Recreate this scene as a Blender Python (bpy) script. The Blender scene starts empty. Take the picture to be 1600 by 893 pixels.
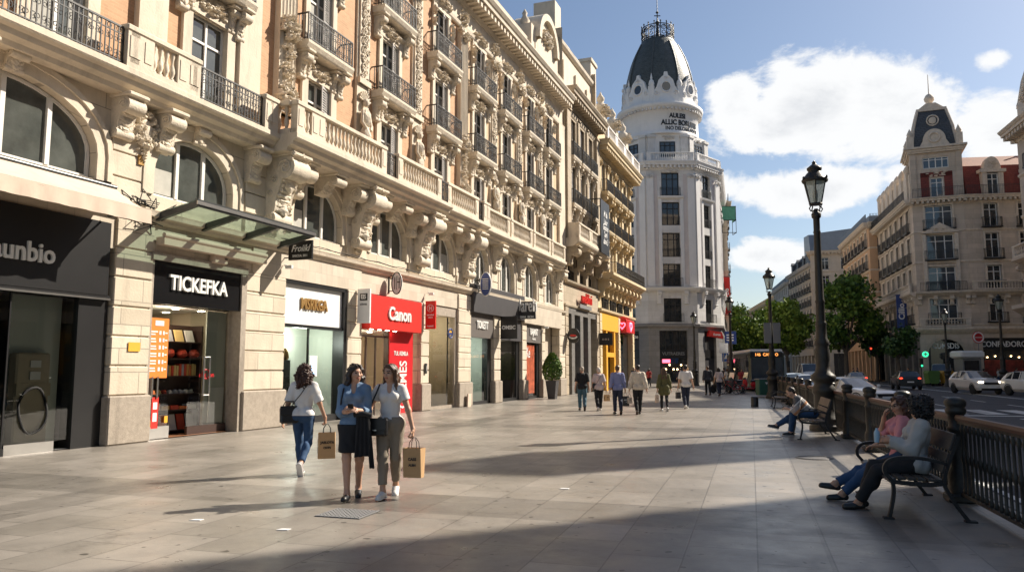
import bpy, math, random
import numpy as np
from mathutils import Vector, Matrix, noise
R = math.radians
random.seed(11)
SC = bpy.context.scene
COL = SC.collection

# ---------------------------------------------------------------- camera
cam_data = bpy.data.cameras.new('camera')
cam = bpy.data.objects.new('camera', cam_data)
COL.objects.link(cam)
cam.location = (0, 0, 1.63)
cam.rotation_euler = (R(90 + 6.16), 0, 0)
cam_data.sensor_width = 36
cam_data.lens = 27
cam_data.clip_start = 0.1
cam_data.clip_end = 3000
SC.camera = cam

# ---------------------------------------------------------------- sky, sun, exposure
SUN_EL, SUN_AZ = 38.5, 63.0          # azimuth clockwise from +Y
W = bpy.data.worlds.new('World')
SC.world = W
W.use_nodes = True
wt = W.node_tree
wt.nodes.clear()
SKY_STRENGTH = 0.064

def build_world():
 N, L = wt.nodes, wt.links
 def node(t, **k):
  n = N.new(t)
  for a, b in k.items():
   setattr(n, a, b)
  return n
 def math_(op, a, b=None, c=None, clamp=False):
  n = node('ShaderNodeMath', operation=op, use_clamp=clamp)
  for i, v in enumerate((a, b, c)):
   if v is None: continue
   if isinstance(v, (int, float)): n.inputs[i].default_value = v
   else: L.new(v, n.inputs[i])
  return n.outputs[0]
 sky = node('ShaderNodeTexSky', sky_type='NISHITA', sun_disc=False)
 sky.sun_elevation = R(SUN_EL)
 sky.sun_rotation = R(SUN_AZ)
 sky.air_density = 1.0
 sky.dust_density = 1.0
 sky.ozone_density = 1.7
 bg = node('ShaderNodeBackground')
 bg.inputs[1].default_value = SKY_STRENGTH
 L.new(sky.outputs[0], bg.inputs[0])
 tc = node('ShaderNodeTexCoord')
 sep = node('ShaderNodeSeparateXYZ')
 L.new(tc.outputs['Generated'], sep.inputs[0])
 x, y, z = sep.outputs
 az = math_('ARCTAN2', x, y)
 el = math_('ARCSINE', z)
 # noise on the sky direction, stretched sideways like cumulus
 mp = node('ShaderNodeMapping')
 mp.inputs['Scale'].default_value = (1, 1, 1.7)
 L.new(tc.outputs['Generated'], mp.inputs[0])
 nz = node('ShaderNodeTexNoise')
 nz.inputs['Scale'].default_value = 7.5
 nz.inputs['Detail'].default_value = 9
 nz.inputs['Roughness'].default_value = 0.62
 nz.inputs['Distortion'].default_value = 0.25
 L.new(mp.outputs[0], nz.inputs['Vector'])
 nb = node('ShaderNodeTexNoise')
 nb.inputs['Scale'].default_value = 3.0
 nb.inputs['Detail'].default_value = 5
 L.new(mp.outputs[0], nb.inputs['Vector'])
 # cloud banks: azimuth, elevation, half widths (radians), weight
 banks = [(21.6, 17.6, 6.8, 3.5, 1.05), (17.0, 18.6, 4.0, 2.9, 0.85), (26.3, 17.4, 4.6, 3.5, 0.95), (29.6, 15.6, 2.8, 2.0, .5),
             (20.5, 12.4, 6.0, 2.0, 0.9), (16.5, 12.6, 4, 2.2, 0.65), (28, 12.5, 4, 1.8, .45),
             (18.5, 7.9, 5.0, 1.7, 0.75), (25, 9.0, 6, 1.5, .35), (33.6, 14.6, 3.6, 2.7, 0.9), (33.0, 19.2, 1.6, 0.9, 0.6), (29.8, 18.3, 2, 1.0, .5),
             (45, 12, 8, 4, .9), (-30, 25, 14, 6, .7), (170, 22, 16, 6, .7)]
 tot = None
 for (a, e, wa, we, k) in banks:
  da = math_('DIVIDE', math_('SUBTRACT', az, R(a)), R(wa))
  de = math_('DIVIDE', math_('SUBTRACT', el, R(e)), R(we))
  d2 = math_('ADD', math_('MULTIPLY', da, da), math_('MULTIPLY', de, de))
  g = math_('MULTIPLY', math_('POWER', 2.718, math_('MULTIPLY', d2, -0.9)), k)
  tot = g if tot is None else math_('MAXIMUM', tot, g)
 nd = math_('MULTIPLY', math_('SUBTRACT', nz.outputs[0], 0.5), 1.55)
 nd2 = math_('MULTIPLY', math_('SUBTRACT', nb.outputs[0], 0.5), 0.7)
 dens = math_('ADD', math_('ADD', tot, nd), nd2)
 mr = node('ShaderNodeMapRange', interpolation_type='SMOOTHSTEP')
 mr.inputs[1].default_value = 0.36; mr.inputs[2].default_value = 0.57
 L.new(dens, mr.inputs[0])
 ms = node('ShaderNodeMapRange', interpolation_type='SMOOTHSTEP')
 ms.inputs[1].default_value = 0.70; ms.inputs[2].default_value = 1.30
 L.new(dens, ms.inputs[0])
 ramp = node('ShaderNodeMix', data_type='RGBA')
 ramp.inputs['A'].default_value = (0.94, 0.95, 0.96, 1)
 ramp.inputs['B'].default_value = (0.58, 0.61, 0.66, 1)
 L.new(ms.outputs[0], ramp.inputs[0])
 bc = node('ShaderNodeBackground')
 L.new(ramp.outputs['Result'], bc.inputs[0])
 bc.inputs[1].default_value = 0.58
 up = math_('MULTIPLY', mr.outputs[0], math_('GREATER_THAN', z, 0.0))
 mx = node('ShaderNodeMixShader')
 L.new(up, mx.inputs[0]); L.new(bg.outputs[0], mx.inputs[1]); L.new(bc.outputs[0], mx.inputs[2])
 out = node('ShaderNodeOutputWorld')
 L.new(mx.outputs[0], out.inputs[0])
build_world()
sun_data = bpy.data.lights.new('sun', 'SUN')
sun_data.energy = 5.0
sun_data.angle = R(0.5)
sun_data.color = (1.0, 0.905, 0.77)
sun = bpy.data.objects.new('sun', sun_data)
COL.objects.link(sun)
sun_dir = Vector((math.sin(R(SUN_AZ)) * math.cos(R(SUN_EL)), math.cos(R(SUN_AZ)) * math.cos(R(SUN_EL)), math.sin(R(SUN_EL))))
sun.rotation_euler = sun_dir.to_track_quat('Z', 'Y').to_euler()
sun.location = (60, 40, 80)
SC.view_settings.view_transform = 'Standard'
SC.view_settings.look = 'None'
SC.view_settings.gamma = 1
SC.view_settings.exposure = 0.85
SC.cycles.max_bounces = 6
SC.cycles.transparent_max_bounces = 10
SC.cycles.caustics_reflective = False
SC.cycles.caustics_refractive = False
SC.cycles.sample_clamp_indirect = 6

# ---------------------------------------------------------------- materials
def mat(name, col, rough=0.6, metal=0.0, var=0.12, scale=2.0, bump=0.0, bscale=30.0, spec=0.5, var2=0.0,
  joints=None, jcol=0.6, emit=None, estr=0.0, coat=0.0, stain=0.0):
 """joints=(width,height,mortar): masonry joints from object coordinates on (x+y, z)."""
 m = bpy.data.materials.new(name)
 m.use_nodes = True
 nt = m.node_tree; N, L = nt.nodes, nt.links
 b = N['Principled BSDF']
 b.inputs['Roughness'].default_value = rough
 b.inputs['Metallic'].default_value = metal
 b.inputs['Specular IOR Level'].default_value = spec
 b.inputs['Coat Weight'].default_value = coat
 if emit is not None:
  b.inputs['Emission Color'].default_value = (*emit, 1)
  b.inputs['Emission Strength'].default_value = estr
 tc = N.new('ShaderNodeTexCoord')
 nz = N.new('ShaderNodeTexNoise')
 nz.inputs['Scale'].default_value = scale
 nz.inputs['Detail'].default_value = 8
 nz.inputs['Roughness'].default_value = 0.65
 L.new(tc.outputs['Object'], nz.inputs['Vector'])
 mr = N.new('ShaderNodeMapRange')
 mr.inputs[1].default_value = 0.25; mr.inputs[2].default_value = 0.75
 mr.inputs[3].default_value = 1 - var; mr.inputs[4].default_value = 1 + var
 L.new(nz.outputs[0], mr.inputs[0])
 hsv = N.new('ShaderNodeHueSaturation')
 hsv.inputs['Color'].default_value = (*col, 1)
 L.new(mr.outputs[0], hsv.inputs['Value'])
 out = hsv.outputs[0]
 height = None
 if stain:
  st = N.new('ShaderNodeTexNoise')
  mp = N.new('ShaderNodeMapping'); mp.inputs['Scale'].default_value = (1.6, 1.6, 0.28)
  L.new(tc.outputs['Object'], mp.inputs[0]); L.new(mp.outputs[0], st.inputs['Vector'])
  st.inputs['Scale'].default_value = 1.3; st.inputs['Detail'].default_value = 9; st.inputs['Roughness'].default_value = .7
  sr = N.new('ShaderNodeMapRange'); sr.inputs[1].default_value = .52; sr.inputs[2].default_value = .78
  sr.inputs[3].default_value = 0; sr.inputs[4].default_value = stain
  L.new(st.outputs[0], sr.inputs[0])
  mx = N.new('ShaderNodeMix'); mx.data_type = 'RGBA'
  L.new(sr.outputs[0], mx.inputs[0]); L.new(out, mx.inputs['A'])
  mx.inputs['B'].default_value = (col[0]*.33, col[1]*.31, col[2]*.30, 1)
  out = mx.outputs['Result']
 if joints:
  sp = N.new('ShaderNodeSeparateXYZ'); L.new(tc.outputs['Object'], sp.inputs[0])
  ad = N.new('ShaderNodeMath'); L.new(sp.outputs[0], ad.inputs[0]); L.new(sp.outputs[1], ad.inputs[1])
  cb = N.new('ShaderNodeCombineXYZ'); L.new(ad.outputs[0], cb.inputs[0]); L.new(sp.outputs[2], cb.inputs[1])
  br = N.new('ShaderNodeTexBrick')
  br.inputs['Scale'].default_value = 1
  br.inputs['Brick Width'].default_value = joints[0]
  br.inputs['Row Height'].default_value = joints[1]
  br.inputs['Mortar Size'].default_value = joints[2]
  br.inputs['Mortar Smooth'].default_value = 0.2
  br.inputs['Color1'].default_value = (1, 1, 1, 1)
  br.inputs['Color2'].default_value = (0.84, 0.84, 0.82, 1)
  br.inputs['Mortar'].default_value = (jcol, jcol, jcol, 1)
  L.new(cb.outputs[0], br.inputs['Vector'])
  mu = N.new('ShaderNodeMix'); mu.data_type = 'RGBA'; mu.blend_type = 'MULTIPLY'
  mu.inputs[0].default_value = 1
  L.new(out, mu.inputs['A']); L.new(br.outputs[0], mu.inputs['B'])
  out = mu.outputs['Result']
  height = br.outputs['Fac']
 L.new(out, b.inputs['Base Color'])
 if bump or height is not None:
  n2 = N.new('ShaderNodeTexNoise')
  n2.inputs['Scale'].default_value = bscale; n2.inputs['Detail'].default_value = 6
  L.new(tc.outputs['Object'], n2.inputs['Vector'])
  bp = N.new('ShaderNodeBump'); bp.inputs['Strength'].default_value = max(bump, .05); bp.inputs['Distance'].default_value = 0.02
  if height is not None:
   s = N.new('ShaderNodeMath'); s.operation = 'SUBTRACT'
   L.new(n2.outputs[0], s.inputs[0]); L.new(height, s.inputs[1]); L.new(s.outputs[0], bp.inputs['Height'])
  else:
   L.new(n2.outputs[0], bp.inputs['Height'])
  L.new(bp.outputs[0], b.inputs['Normal'])
 return m

def mat_clear_glass(name, tint=(.86, .91, .88), rough=0.015, ior=1.5, haze=0.0):
 m = bpy.data.materials.new(name); m.use_nodes = True
 nt = m.node_tree; N, L = nt.nodes, nt.links; N.clear()
 fr = N.new('ShaderNodeFresnel'); fr.inputs[0].default_value = ior
 mr = N.new('ShaderNodeMath'); mr.operation = 'MULTIPLY_ADD'; mr.inputs[1].default_value = 1.5; mr.inputs[2].default_value = .01; mr.use_clamp = True
 L.new(fr.outputs[0], mr.inputs[0])
 t = N.new('ShaderNodeBsdfTransparent'); t.inputs[0].default_value = (*tint, 1)
 g = N.new('ShaderNodeBsdfGlossy'); g.inputs['Roughness'].default_value = rough
 mx = N.new('ShaderNodeMixShader')
 L.new(mr.outputs[0], mx.inputs[0]); L.new(t.outputs[0], mx.inputs[1]); L.new(g.outputs[0], mx.inputs[2])
 o = N.new('ShaderNodeOutputMaterial')
 if haze:
  d = N.new('ShaderNodeBsdfDiffuse'); d.inputs[0].default_value = (.55, .62, .56, 1)
  m2 = N.new('ShaderNodeMixShader'); m2.inputs[0].default_value = haze
  L.new(mx.outputs[0], m2.inputs[1]); L.new(d.outputs[0], m2.inputs[2]); L.new(m2.outputs[0], o.inputs[0])
 else:
  L.new(mx.outputs[0], o.inputs[0])
 return m

M = {}
LIME = (0.64, 0.555, 0.44)
M['stone'] = mat('limestone', LIME, .8, var=.16, scale=1.3, bump=.35, bscale=18, stain=.55)
M['stone_blocks'] = mat('limestone_blocks', LIME, .8, var=.14, scale=1.1, bump=.3, bscale=18, joints=(1.15, .52, .012), jcol=.5, stain=.45)
M['stone_panels'] = mat('pale_stone_panels', (.60, .52, .42), .65, var=.10, scale=2, bump=.12, joints=(.62, .46, .006), jcol=.7, stain=.35)
M['carved'] = mat('carved_limestone', (0.66, 0.58, 0.465), .85, var=.18, scale=7, bump=.7, bscale=26, stain=.5)
M['plinth'] = mat('plinth_granite', (.34, .29, .235), .75, var=.22, scale=9, bump=.35, bscale=45, stain=.75)
M['brick'] = mat('orange_brick', (.56, .34, .20), .85, var=.14, scale=3, bump=.2, bscale=40, joints=(.24, .075, .009), jcol=1.05)
M['peach'] = mat('peach_render', (.62, .45, .29), .85, var=.12, scale=2, bump=.2, stain=.25)
M['stone_two'] = mat('grey_beige_stone', (.47, .385, .28), .8, var=.16, scale=1.2, bump=.3, bscale=18, joints=(1.0, .5, .01), jcol=.6, stain=.4)
M['stone_three'] = mat('yellow_stone', (.63, .50, .31), .8, var=.14, scale=1.2, bump=.3, bscale=18, stain=.4)
M['grey_stone'] = mat('dark_grey_stone', (.17, .16, .15), .55, var=.2, scale=3, bump=.15, joints=(1.2, .6, .008), jcol=.6)
M['white_stone'] = mat('white_tower_stone', (.70, .68, .665), .75, var=.08, scale=1, bump=.2, bscale=12, joints=(1.3, .6, .01), jcol=.8, stain=.3)
M['white_plain'] = mat('white_tower_render', (.75, .735, .72), .75, var=.06, scale=1, bump=.1, stain=.2)
M['tower_panel'] = mat('tower_mauve_panel', (.60, .545, .53), .8, var=.08, scale=1)
M['tower_base'] = mat('tower_base_granite', (.26, .25, .245), .6, var=.14, scale=2, joints=(1.1, .62, .012), jcol=.55)
M['cb_stone'] = mat('corner_block_stone', (.60, .50, .405), .8, var=.15, scale=.8, bump=.3, bscale=12, joints=(1.4, .55, .014), jcol=.72, stain=.4)
M['cb_carved'] = mat('corner_block_trim', (.64, .55, .45), .8, var=.18, scale=3, bump=.4, bscale=14, stain=.4)
M['slate'] = mat('slate_roof', (.075, .08, .09), .55, var=.25, scale=3, bump=.3, joints=(.35, .22, .02), jcol=.5)
M['dome'] = mat('dome_slate', (.075, .085, .082), .5, var=.35, scale=2.5, bump=.4, joints=(.4, .25, .02), jcol=.6, stain=.3)
M['zinc'] = mat('zinc_roof', (.20, .235, .28), .45, var=.12, scale=1)
M['redroof'] = mat('red_brick_roof', (.22, .05, .04), .8, var=.2, scale=3, joints=(.5, .25, .03), jcol=.7)
M['tile'] = mat('red_tile', (.30, .13, .085), .8, var=.25, scale=4, joints=(.3, .3, .04), jcol=.5)
M['white_frame'] = mat('white_window_frame', (.72, .70, .66), .45, var=.05)
M['shutter'] = mat('grey_shutter', (.42, .40, .385), .6, var=.1)
M['pane'] = mat('window_glass', (.075, .082, .075), .04, var=.5, scale=1.2, spec=.9)
M['pane_dark'] = mat('dark_window_glass', (.018, .022, .026), .03, var=.4, scale=.8, spec=.9)
M['pane_sky'] = mat('bluish_window_glass', (.04, .055, .07), .03, var=.4, scale=.8, spec=1.0)
M['curtain'] = mat('net_curtain', (.44, .43, .39), .9, var=.12, scale=6)
M['iron'] = mat('wrought_iron', (.018, .017, .017), .5, var=.2)
M['iron_lamp'] = mat('lamp_iron', (.030, .028, .024), .45, var=.3, scale=8, bump=.2, metal=.3)
M['wood_rail'] = mat('handrail_worn_red', (.085, .036, .024), .5, var=.3, scale=6)
M['black'] = mat('black_panel', (.012, .012, .013), .35, var=.2)
M['blackgloss'] = mat('black_gloss_panel', (.010, .010, .011), .12, var=.2)
M['charcoal'] = mat('charcoal_panel', (.055, .052, .055), .5, var=.12)
M['taupe'] = mat('taupe_panel', (.12, .105, .095), .55, var=.08)
M['white'] = mat('white_panel', (.80, .80, .79), .4, var=.03)
M['letter_white'] = mat('white_letters', (.80, .79, .76), .4, var=.03)
M['steel'] = mat('brushed_steel', (.55, .54, .52), .28, metal=1, var=.1)
M['darksteel'] = mat('dark_steel', (.07, .075, .075), .35, metal=.5, var=.1)
M['gold'] = mat('bronze_letters', (.50, .30, .11), .35, metal=.6, var=.15)
M['red'] = mat('red_panel', (.66, .030, .022), .4, var=.05)
M['redside'] = mat('red_side_panel', (.55, .012, .018), .4, var=.05)
M['yellow'] = mat('yellow_fascia', (.78, .40, .035), .5, var=.06)
M['sand'] = mat('shop_wall_sand', (.52, .45, .34), .7, var=.05)
M['palewall'] = mat('shop_wall_pale', (.62, .66, .60), .6, var=.04)
M['ceil'] = mat('shop_ceiling', (.70, .68, .64), .8, var=.03)
M['woodfloor'] = mat('shop_wood_floor', (.26, .12, .06), .35, var=.2, scale=5)
M['darkwood'] = mat('dark_shelf_wood', (.045, .022, .016), .5, var=.2)
M['orange'] = mat('orange_poster', (.78, .22, .03), .5, var=.05)
M['canvas'] = mat('awning_canvas', (.62, .50, .40), .9, var=.07, scale=4, bump=.1, stain=.25)
M['blue'] = mat('blue_sign', (.03, .06, .22), .4, var=.05)
M['bluesign'] = mat('blue_road_sign', (.02, .10, .36), .4, var=.05)
M['green'] = mat('green_box', (.03, .12, .09), .5, var=.1)
M['grey'] = mat('grey_metal', (.22, .22, .22), .5, var=.08)
M['asphalt'] = mat('asphalt', (.055, .056, .062), .8, var=.22, scale=.6, bump=.4, bscale=90)
M['paint'] = mat('road_paint', (.62, .62, .60), .7, var=.2, scale=4)
M['kerb'] = mat('kerb_granite', (.34, .325, .30), .75, var=.15, scale=4, bump=.2, joints=(1.0, 3, .01), jcol=.5)
M['farpave'] = mat('far_paving', (.30, .285, .265), .7, var=.15, scale=1)
M['rubber'] = mat('tyre_rubber', (.015, .015, .015), .8, var=.1)
M['clear'] = mat_clear_glass('shop_glass')
M['milky'] = mat_clear_glass('lantern_glass', (.82, .83, .80), .1, haze=.5)
M['canopyglass'] = mat_clear_glass('canopy_glass', (.55, .74, .66), .02, haze=.30)
M['lit'] = mat('lit_downlight', (1, .95, .85), .5, emit=(1, .86, .62), estr=14)
M['litwarm'] = mat('lit_warm_bulb', (1, .8, .5), .5, emit=(1, .62, .28), estr=9)
M['litred'] = mat('lit_red', (.6, .02, .01), .5, emit=(1, .05, .02), estr=1.8)
M['litgreen'] = mat('lit_green', (.02, .5, .2), .5, emit=(.05, 1, .45), estr=.9)
M['litblue'] = mat('lit_bluewhite', (.3, .5, .8), .5, emit=(.3, .6, 1), estr=1.4)
M['litpink'] = mat('lit_pink_neon', (.8, .2, .25), .5, emit=(1, .12, .2), estr=2.0)
M['head'] = mat('lit_headlamp', (1, .95, .8), .3, emit=(1, .85, .6), estr=6)
M['leaf'] = mat('leaf_green', (.095, .175, .03), .6, var=.45, scale=.9, spec=.3)
M['leaf_bright'] = mat('leaf_bright_green', (.17, .25, .038), .6, var=.4, scale=.9, spec=.3)
M['leaf_dark'] = mat('leaf_dark_green', (.04, .085, .024), .6, var=.4, scale=.9, spec=.3)
M['bark'] = mat('bark', (.10, .08, .06), .9, var=.3, scale=6, bump=.6)

# ---------------------------------------------------------------- mesh builder
def _ico():
 t = (1 + 5 ** .5) / 2
 v = [Vector(p).normalized() for p in [(-1, t, 0), (1, t, 0), (-1, -t, 0), (1, -t, 0), (0, -1, t), (0, 1, t), (0, -1, -t), (0, 1, -t), (t, 0, -1), (t, 0, 1), (-t, 0, -1), (-t, 0, 1)]]
 f = [(0, 11, 5), (0, 5, 1), (0, 1, 7), (0, 7, 10), (0, 10, 11), (1, 5, 9), (5, 11, 4), (11, 10, 2), (10, 7, 6), (7, 1, 8), (3, 9, 4), (3, 4, 2), (3, 2, 6), (3, 6, 8), (3, 8, 9), (4, 9, 5), (2, 4, 11), (6, 2, 10), (8, 6, 7), (9, 8, 1)]
 c = {}; nf = []
 def mid(a, b):
  k = (min(a, b), max(a, b))
  if k not in c:
   c[k] = len(v); v.append(((v[a] + v[b]) / 2).normalized())
  return c[k]
 for a, b, d in f:
  x, y, z = mid(a, b), mid(b, d), mid(d, a)
  nf += [(a, x, z), (b, y, x), (d, z, y), (x, y, z)]
 return v, nf
ICO_V, ICO_F = _ico()

class MB:
 def __init__(self):
  self.v = []; self.f = []; self.mi = []; self.sm = []; self.cur = 0; self.T = None
 def add(self, vs, fs, smooth=False):
  o = len(self.v)
  if self.T is not None:
   vs = [self.T @ Vector(p) for p in vs]
  self.v.extend([tuple(p) for p in vs])
  for q in fs:
   self.f.append(tuple(i + o for i in q)); self.mi.append(self.cur); self.sm.append(smooth)
 def quad(self, a, b, c, d):
  self.add([a, b, c, d], [(0, 1, 2, 3)])
 def box(self, x0, x1, y0, y1, z0, z1):
  self.add([(x0, y0, z0), (x1, y0, z0), (x1, y1, z0), (x0, y1, z0), (x0, y0, z1), (x1, y0, z1), (x1, y1, z1), (x0, y1, z1)],
                 [(0, 3, 2, 1), (4, 5, 6, 7), (0, 1, 5, 4), (1, 2, 6, 5), (2, 3, 7, 6), (3, 0, 4, 7)])
 def bbox(self, x0, x1, y0, y1, z0, z1, c=.02):
  """box with chamfered edges"""
  P = []
  for k, (zz, ins) in enumerate(((z0, c), (z0 + c, 0), (z1 - c, 0), (z1, c))):
   P += [(x0 + c + ins, y0 + ins, zz), (x1 - c - ins, y0 + ins, zz), (x1 - ins, y0 + c + ins, zz), (x1 - ins, y1 - c - ins, zz),
                  (x1 - c - ins, y1 - ins, zz), (x0 + c + ins, y1 - ins, zz), (x0 + ins, y1 - c - ins, zz), (x0 + ins, y0 + c + ins, zz)]
  F = [tuple(range(7, -1, -1)), tuple(range(24, 32))]
  for k in range(3):
   for i in range(8):
    j = (i + 1) % 8
    F.append((8 * k + i, 8 * k + j, 8 * k + 8 + j, 8 * k + 8 + i))
  self.add(P, F)
 def prism(self, poly, axis, a, b, smooth=False, caps=True):
  n = len(poly)
  def P(p, t):
   return {'x': (t, p[0], p[1]), 'y': (p[0], t, p[1]), 'z': (p[0], p[1], t)}[axis]
  vs = [P(p, a) for p in poly] + [P(p, b) for p in poly]
  fs = [(i, (i + 1) % n, n + (i + 1) % n, n + i) for i in range(n)]
  self.add(vs, fs, smooth)
  if caps:
   self.add(vs, [tuple(range(n - 1, -1, -1)), tuple(range(n, 2 * n))])
 def tube(self, pts, r, n=6, closed=False, radii=None, smooth=True, flat=1.0):
  pts = [Vector(p) for p in pts]
  m = len(pts)
  vs = []; up = Vector((0, 0, 1))
  prev = None
  for i, p in enumerate(pts):
   a = pts[(i - 1) % m] if (closed or i > 0) else p
   b = pts[(i + 1) % m] if (closed or i < m - 1) else p
   t = (b - a)
   t = t.normalized() if t.length > 1e-9 else Vector((0, 0, 1))
   if prev is None:
    u = t.cross(up if abs(t.z) < .9 else Vector((0, 1, 0))).normalized()
   else:
    u = (prev - t * prev.dot(t))
    u = u.normalized() if u.length > 1e-6 else t.orthogonal().normalized()
   prev = u
   w = t.cross(u)
   rr = radii[i] if radii else r
   for k in range(n):
    an = 2 * math.pi * (k + .5) / n
    vs.append(p + u * (math.cos(an) * rr) + w * (math.sin(an) * rr * flat))
  fs = []
  for i in range(m if closed else m - 1):
   j = (i + 1) % m
   for k in range(n):
    l = (k + 1) % n
    fs.append((i * n + k, i * n + l, j * n + l, j * n + k))
  self.add(vs, fs, smooth)
  if not closed:
   self.add(vs, [tuple(range(n - 1, -1, -1)), tuple(range((m - 1) * n, m * n))])
 def lathe(self, prof, n=16, c=(0, 0, 0), a0=0, a1=2 * math.pi, smooth=True, sx=1, sy=1, flute=0, nfl=0):
  full = abs(a1 - a0 - 2 * math.pi) < 1e-6
  cols = n if full else n + 1
  vs = []
  for (r, z) in prof:
   for k in range(cols):
    an = a0 + (a1 - a0) * k / n
    rr = r * (1 - flute * (.5 - .5 * math.cos(an * nfl))) if flute else r
    vs.append((c[0] + rr * math.cos(an) * sx, c[1] + rr * math.sin(an) * sy, c[2] + z))
  fs = []
  for i in range(len(prof) - 1):
   for k in range(n):
    l = (k + 1) % cols if full else k + 1
    fs.append((i * cols + k, i * cols + l, (i + 1) * cols + l, (i + 1) * cols + k))
  self.add(vs, fs, smooth)
  if full:
   self.add(vs, [tuple(range(cols - 1, -1, -1)), tuple(range((len(prof) - 1) * cols, len(prof) * cols))])
 def lump(self, c, r, k=.25, smooth=False, seed=None):
  s = Vector((random.random() * 50, random.random() * 50, 1)) if seed is None else Vector(seed)
  if isinstance(r, (int, float)): r = (r, r, r)
  vs = []
  for p in ICO_V:
   d = 1 + k * noise.noise(p * 1.7 + s)
   vs.append((c[0] + p.x * r[0] * d, c[1] + p.y * r[1] * d, c[2] + p.z * r[2] * d))
  self.add(vs, ICO_F, smooth)
 def ring(self, c, r, t, axis='y', n=10, m=4):
  pts = []
  for k in range(n):
   a = 2 * math.pi * k / n
   q = (math.cos(a) * r, math.sin(a) * r)
   pts.append({'y': (c[0] + q[0], c[1], c[2] + q[1]), 'x': (c[0], c[1] + q[0], c[2] + q[1]), 'z': (c[0] + q[0], c[1] + q[1], c[2])}[axis])
  self.tube(pts, t, m, closed=True)
 def spiral(self, c, r, t, turns=1.4, flip=1, n=16, m=4, start=0.0, y=None):
  pts = []; rad = []
  for k in range(n):
   s = k / (n - 1)
   a = start + flip * turns * 2 * math.pi * s
   rr = r * (1 - .82 * s)
   pts.append((c[0] + math.cos(a) * rr, c[1], c[2] + math.sin(a) * rr)); rad.append(t * (1 - .4 * s))
  self.tube(pts, t, m, radii=rad)
 def text(self, s, size, mtx, depth=.02, bold=0.0, align='CENTER', sx=1.0, shear=0.0, bend=None):
  vs, fs = text_mesh(s, size, depth, bold, align, shear)
  if sx != 1.0: vs = [(p[0] * sx, p[1], p[2]) for p in vs]
  if bend: vs = [bend(p) for p in vs]
  else: vs = [mtx @ Vector(p) for p in vs]
  self.add(vs, fs)
 def mesh(self, name, mats):
  me = bpy.data.meshes.new(name)
  me.from_pydata(self.v, [], self.f)
  if not isinstance(mats, (list, tuple)): mats = [mats]
  for m in mats: me.materials.append(m)
  if len(mats) > 1: me.polygons.foreach_set('material_index', self.mi)
  me.polygons.foreach_set('use_smooth', self.sm)
  me.update()
  return me
 def obj(self, name, mats, parent=None, loc=(0, 0, 0), rz=0.0):
  return link(name, self.mesh(name, mats), parent, loc, rz)

def link(name, me, parent=None, loc=(0, 0, 0), rz=0.0, scale=None):
 o = bpy.data.objects.new(name, me)
 COL.objects.link(o)
 o.location = loc
 o.rotation_euler = (0, 0, rz)
 if scale: o.scale = scale
 if parent is not None: o.parent = parent
 return o

_tc = {}
def text_mesh(s, size, depth, bold, align, shear):
 key = (s, size, depth, bold, align, shear)
 if key in _tc: return _tc[key]
 cu = bpy.data.curves.new('lettering', 'FONT')
 cu.body = s; cu.size = size; cu.extrude = depth / 2; cu.offset = bold; cu.align_x = align; cu.align_y = 'CENTER'
 cu.shear = shear; cu.resolution_u = 3
 o = bpy.data.objects.new('lettering', cu)
 COL.objects.link(o)
 dg = bpy.context.evaluated_depsgraph_get()
 me = o.evaluated_get(dg).to_mesh()
 vs = [tuple(v.co) for v in me.vertices]; fs = [tuple(p.vertices) for p in me.polygons]
 o.evaluated_get(dg).to_mesh_clear()
 bpy.data.objects.remove(o); bpy.data.curves.remove(cu)
 _tc[key] = (vs, fs)
 return vs, fs

def XZ(x, y, z, flip=False):
 """text matrix: text in the x-z plane, facing -y"""
 return Matrix.Translation((x, y, z)) @ Matrix.Rotation(R(90), 4, 'X')
def YZ(x, y, z, side=-1):
 """text reading in the y-z plane; side=-1 faces -x (reads along -y)"""
 return Matrix.Translation((x, y, z)) @ Matrix.Rotation(R(-90 if side < 0 else 90), 4, 'Z') @ Matrix.Rotation(R(90), 4, 'X')

def tag(o, label, cat, group=None, kind=None):
 if label: o['label'] = label
 if cat: o['category'] = cat
 if group: o['group'] = group
 if kind: o['kind'] = kind
 return o
def thing(name, label, cat, loc=(0, 0, 0), rz=0.0, group=None):
 o = bpy.data.objects.new(name, None)
 COL.objects.link(o)
 o.location = loc; o.rotation_euler = (0, 0, rz); o.empty_display_size = .2
 return tag(o, label, cat, group)
def part(mb, name, mats, parent, loc=(0, 0, 0), rz=0.0, label=None):
 o = mb.obj(name, mats, parent, loc, rz)
 if label: o['label'] = label
 return o
def structure(mb, name, mats):
 return tag(mb.obj(name, mats), None, None, None, 'structure')
def copy_tree(o, parent=None):
 c = o.copy(); COL.objects.link(c)
 if parent is not None: c.parent = parent
 for ch in list(o.children): copy_tree(ch, c)
 return c

# pixel -> ground helper (positions measured from the photograph, placed on the real ground plane)
_p = math.atan(129.5 / 1200)
def gnd(px, py):
 a = (px - 800) / 1200; b = -(py - 446.5) / 1200
 ry = math.cos(_p) - b * math.sin(_p); rz = math.sin(_p) + b * math.cos(_p)
 t = -1.63 / rz
 return a * t, ry * t
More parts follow.
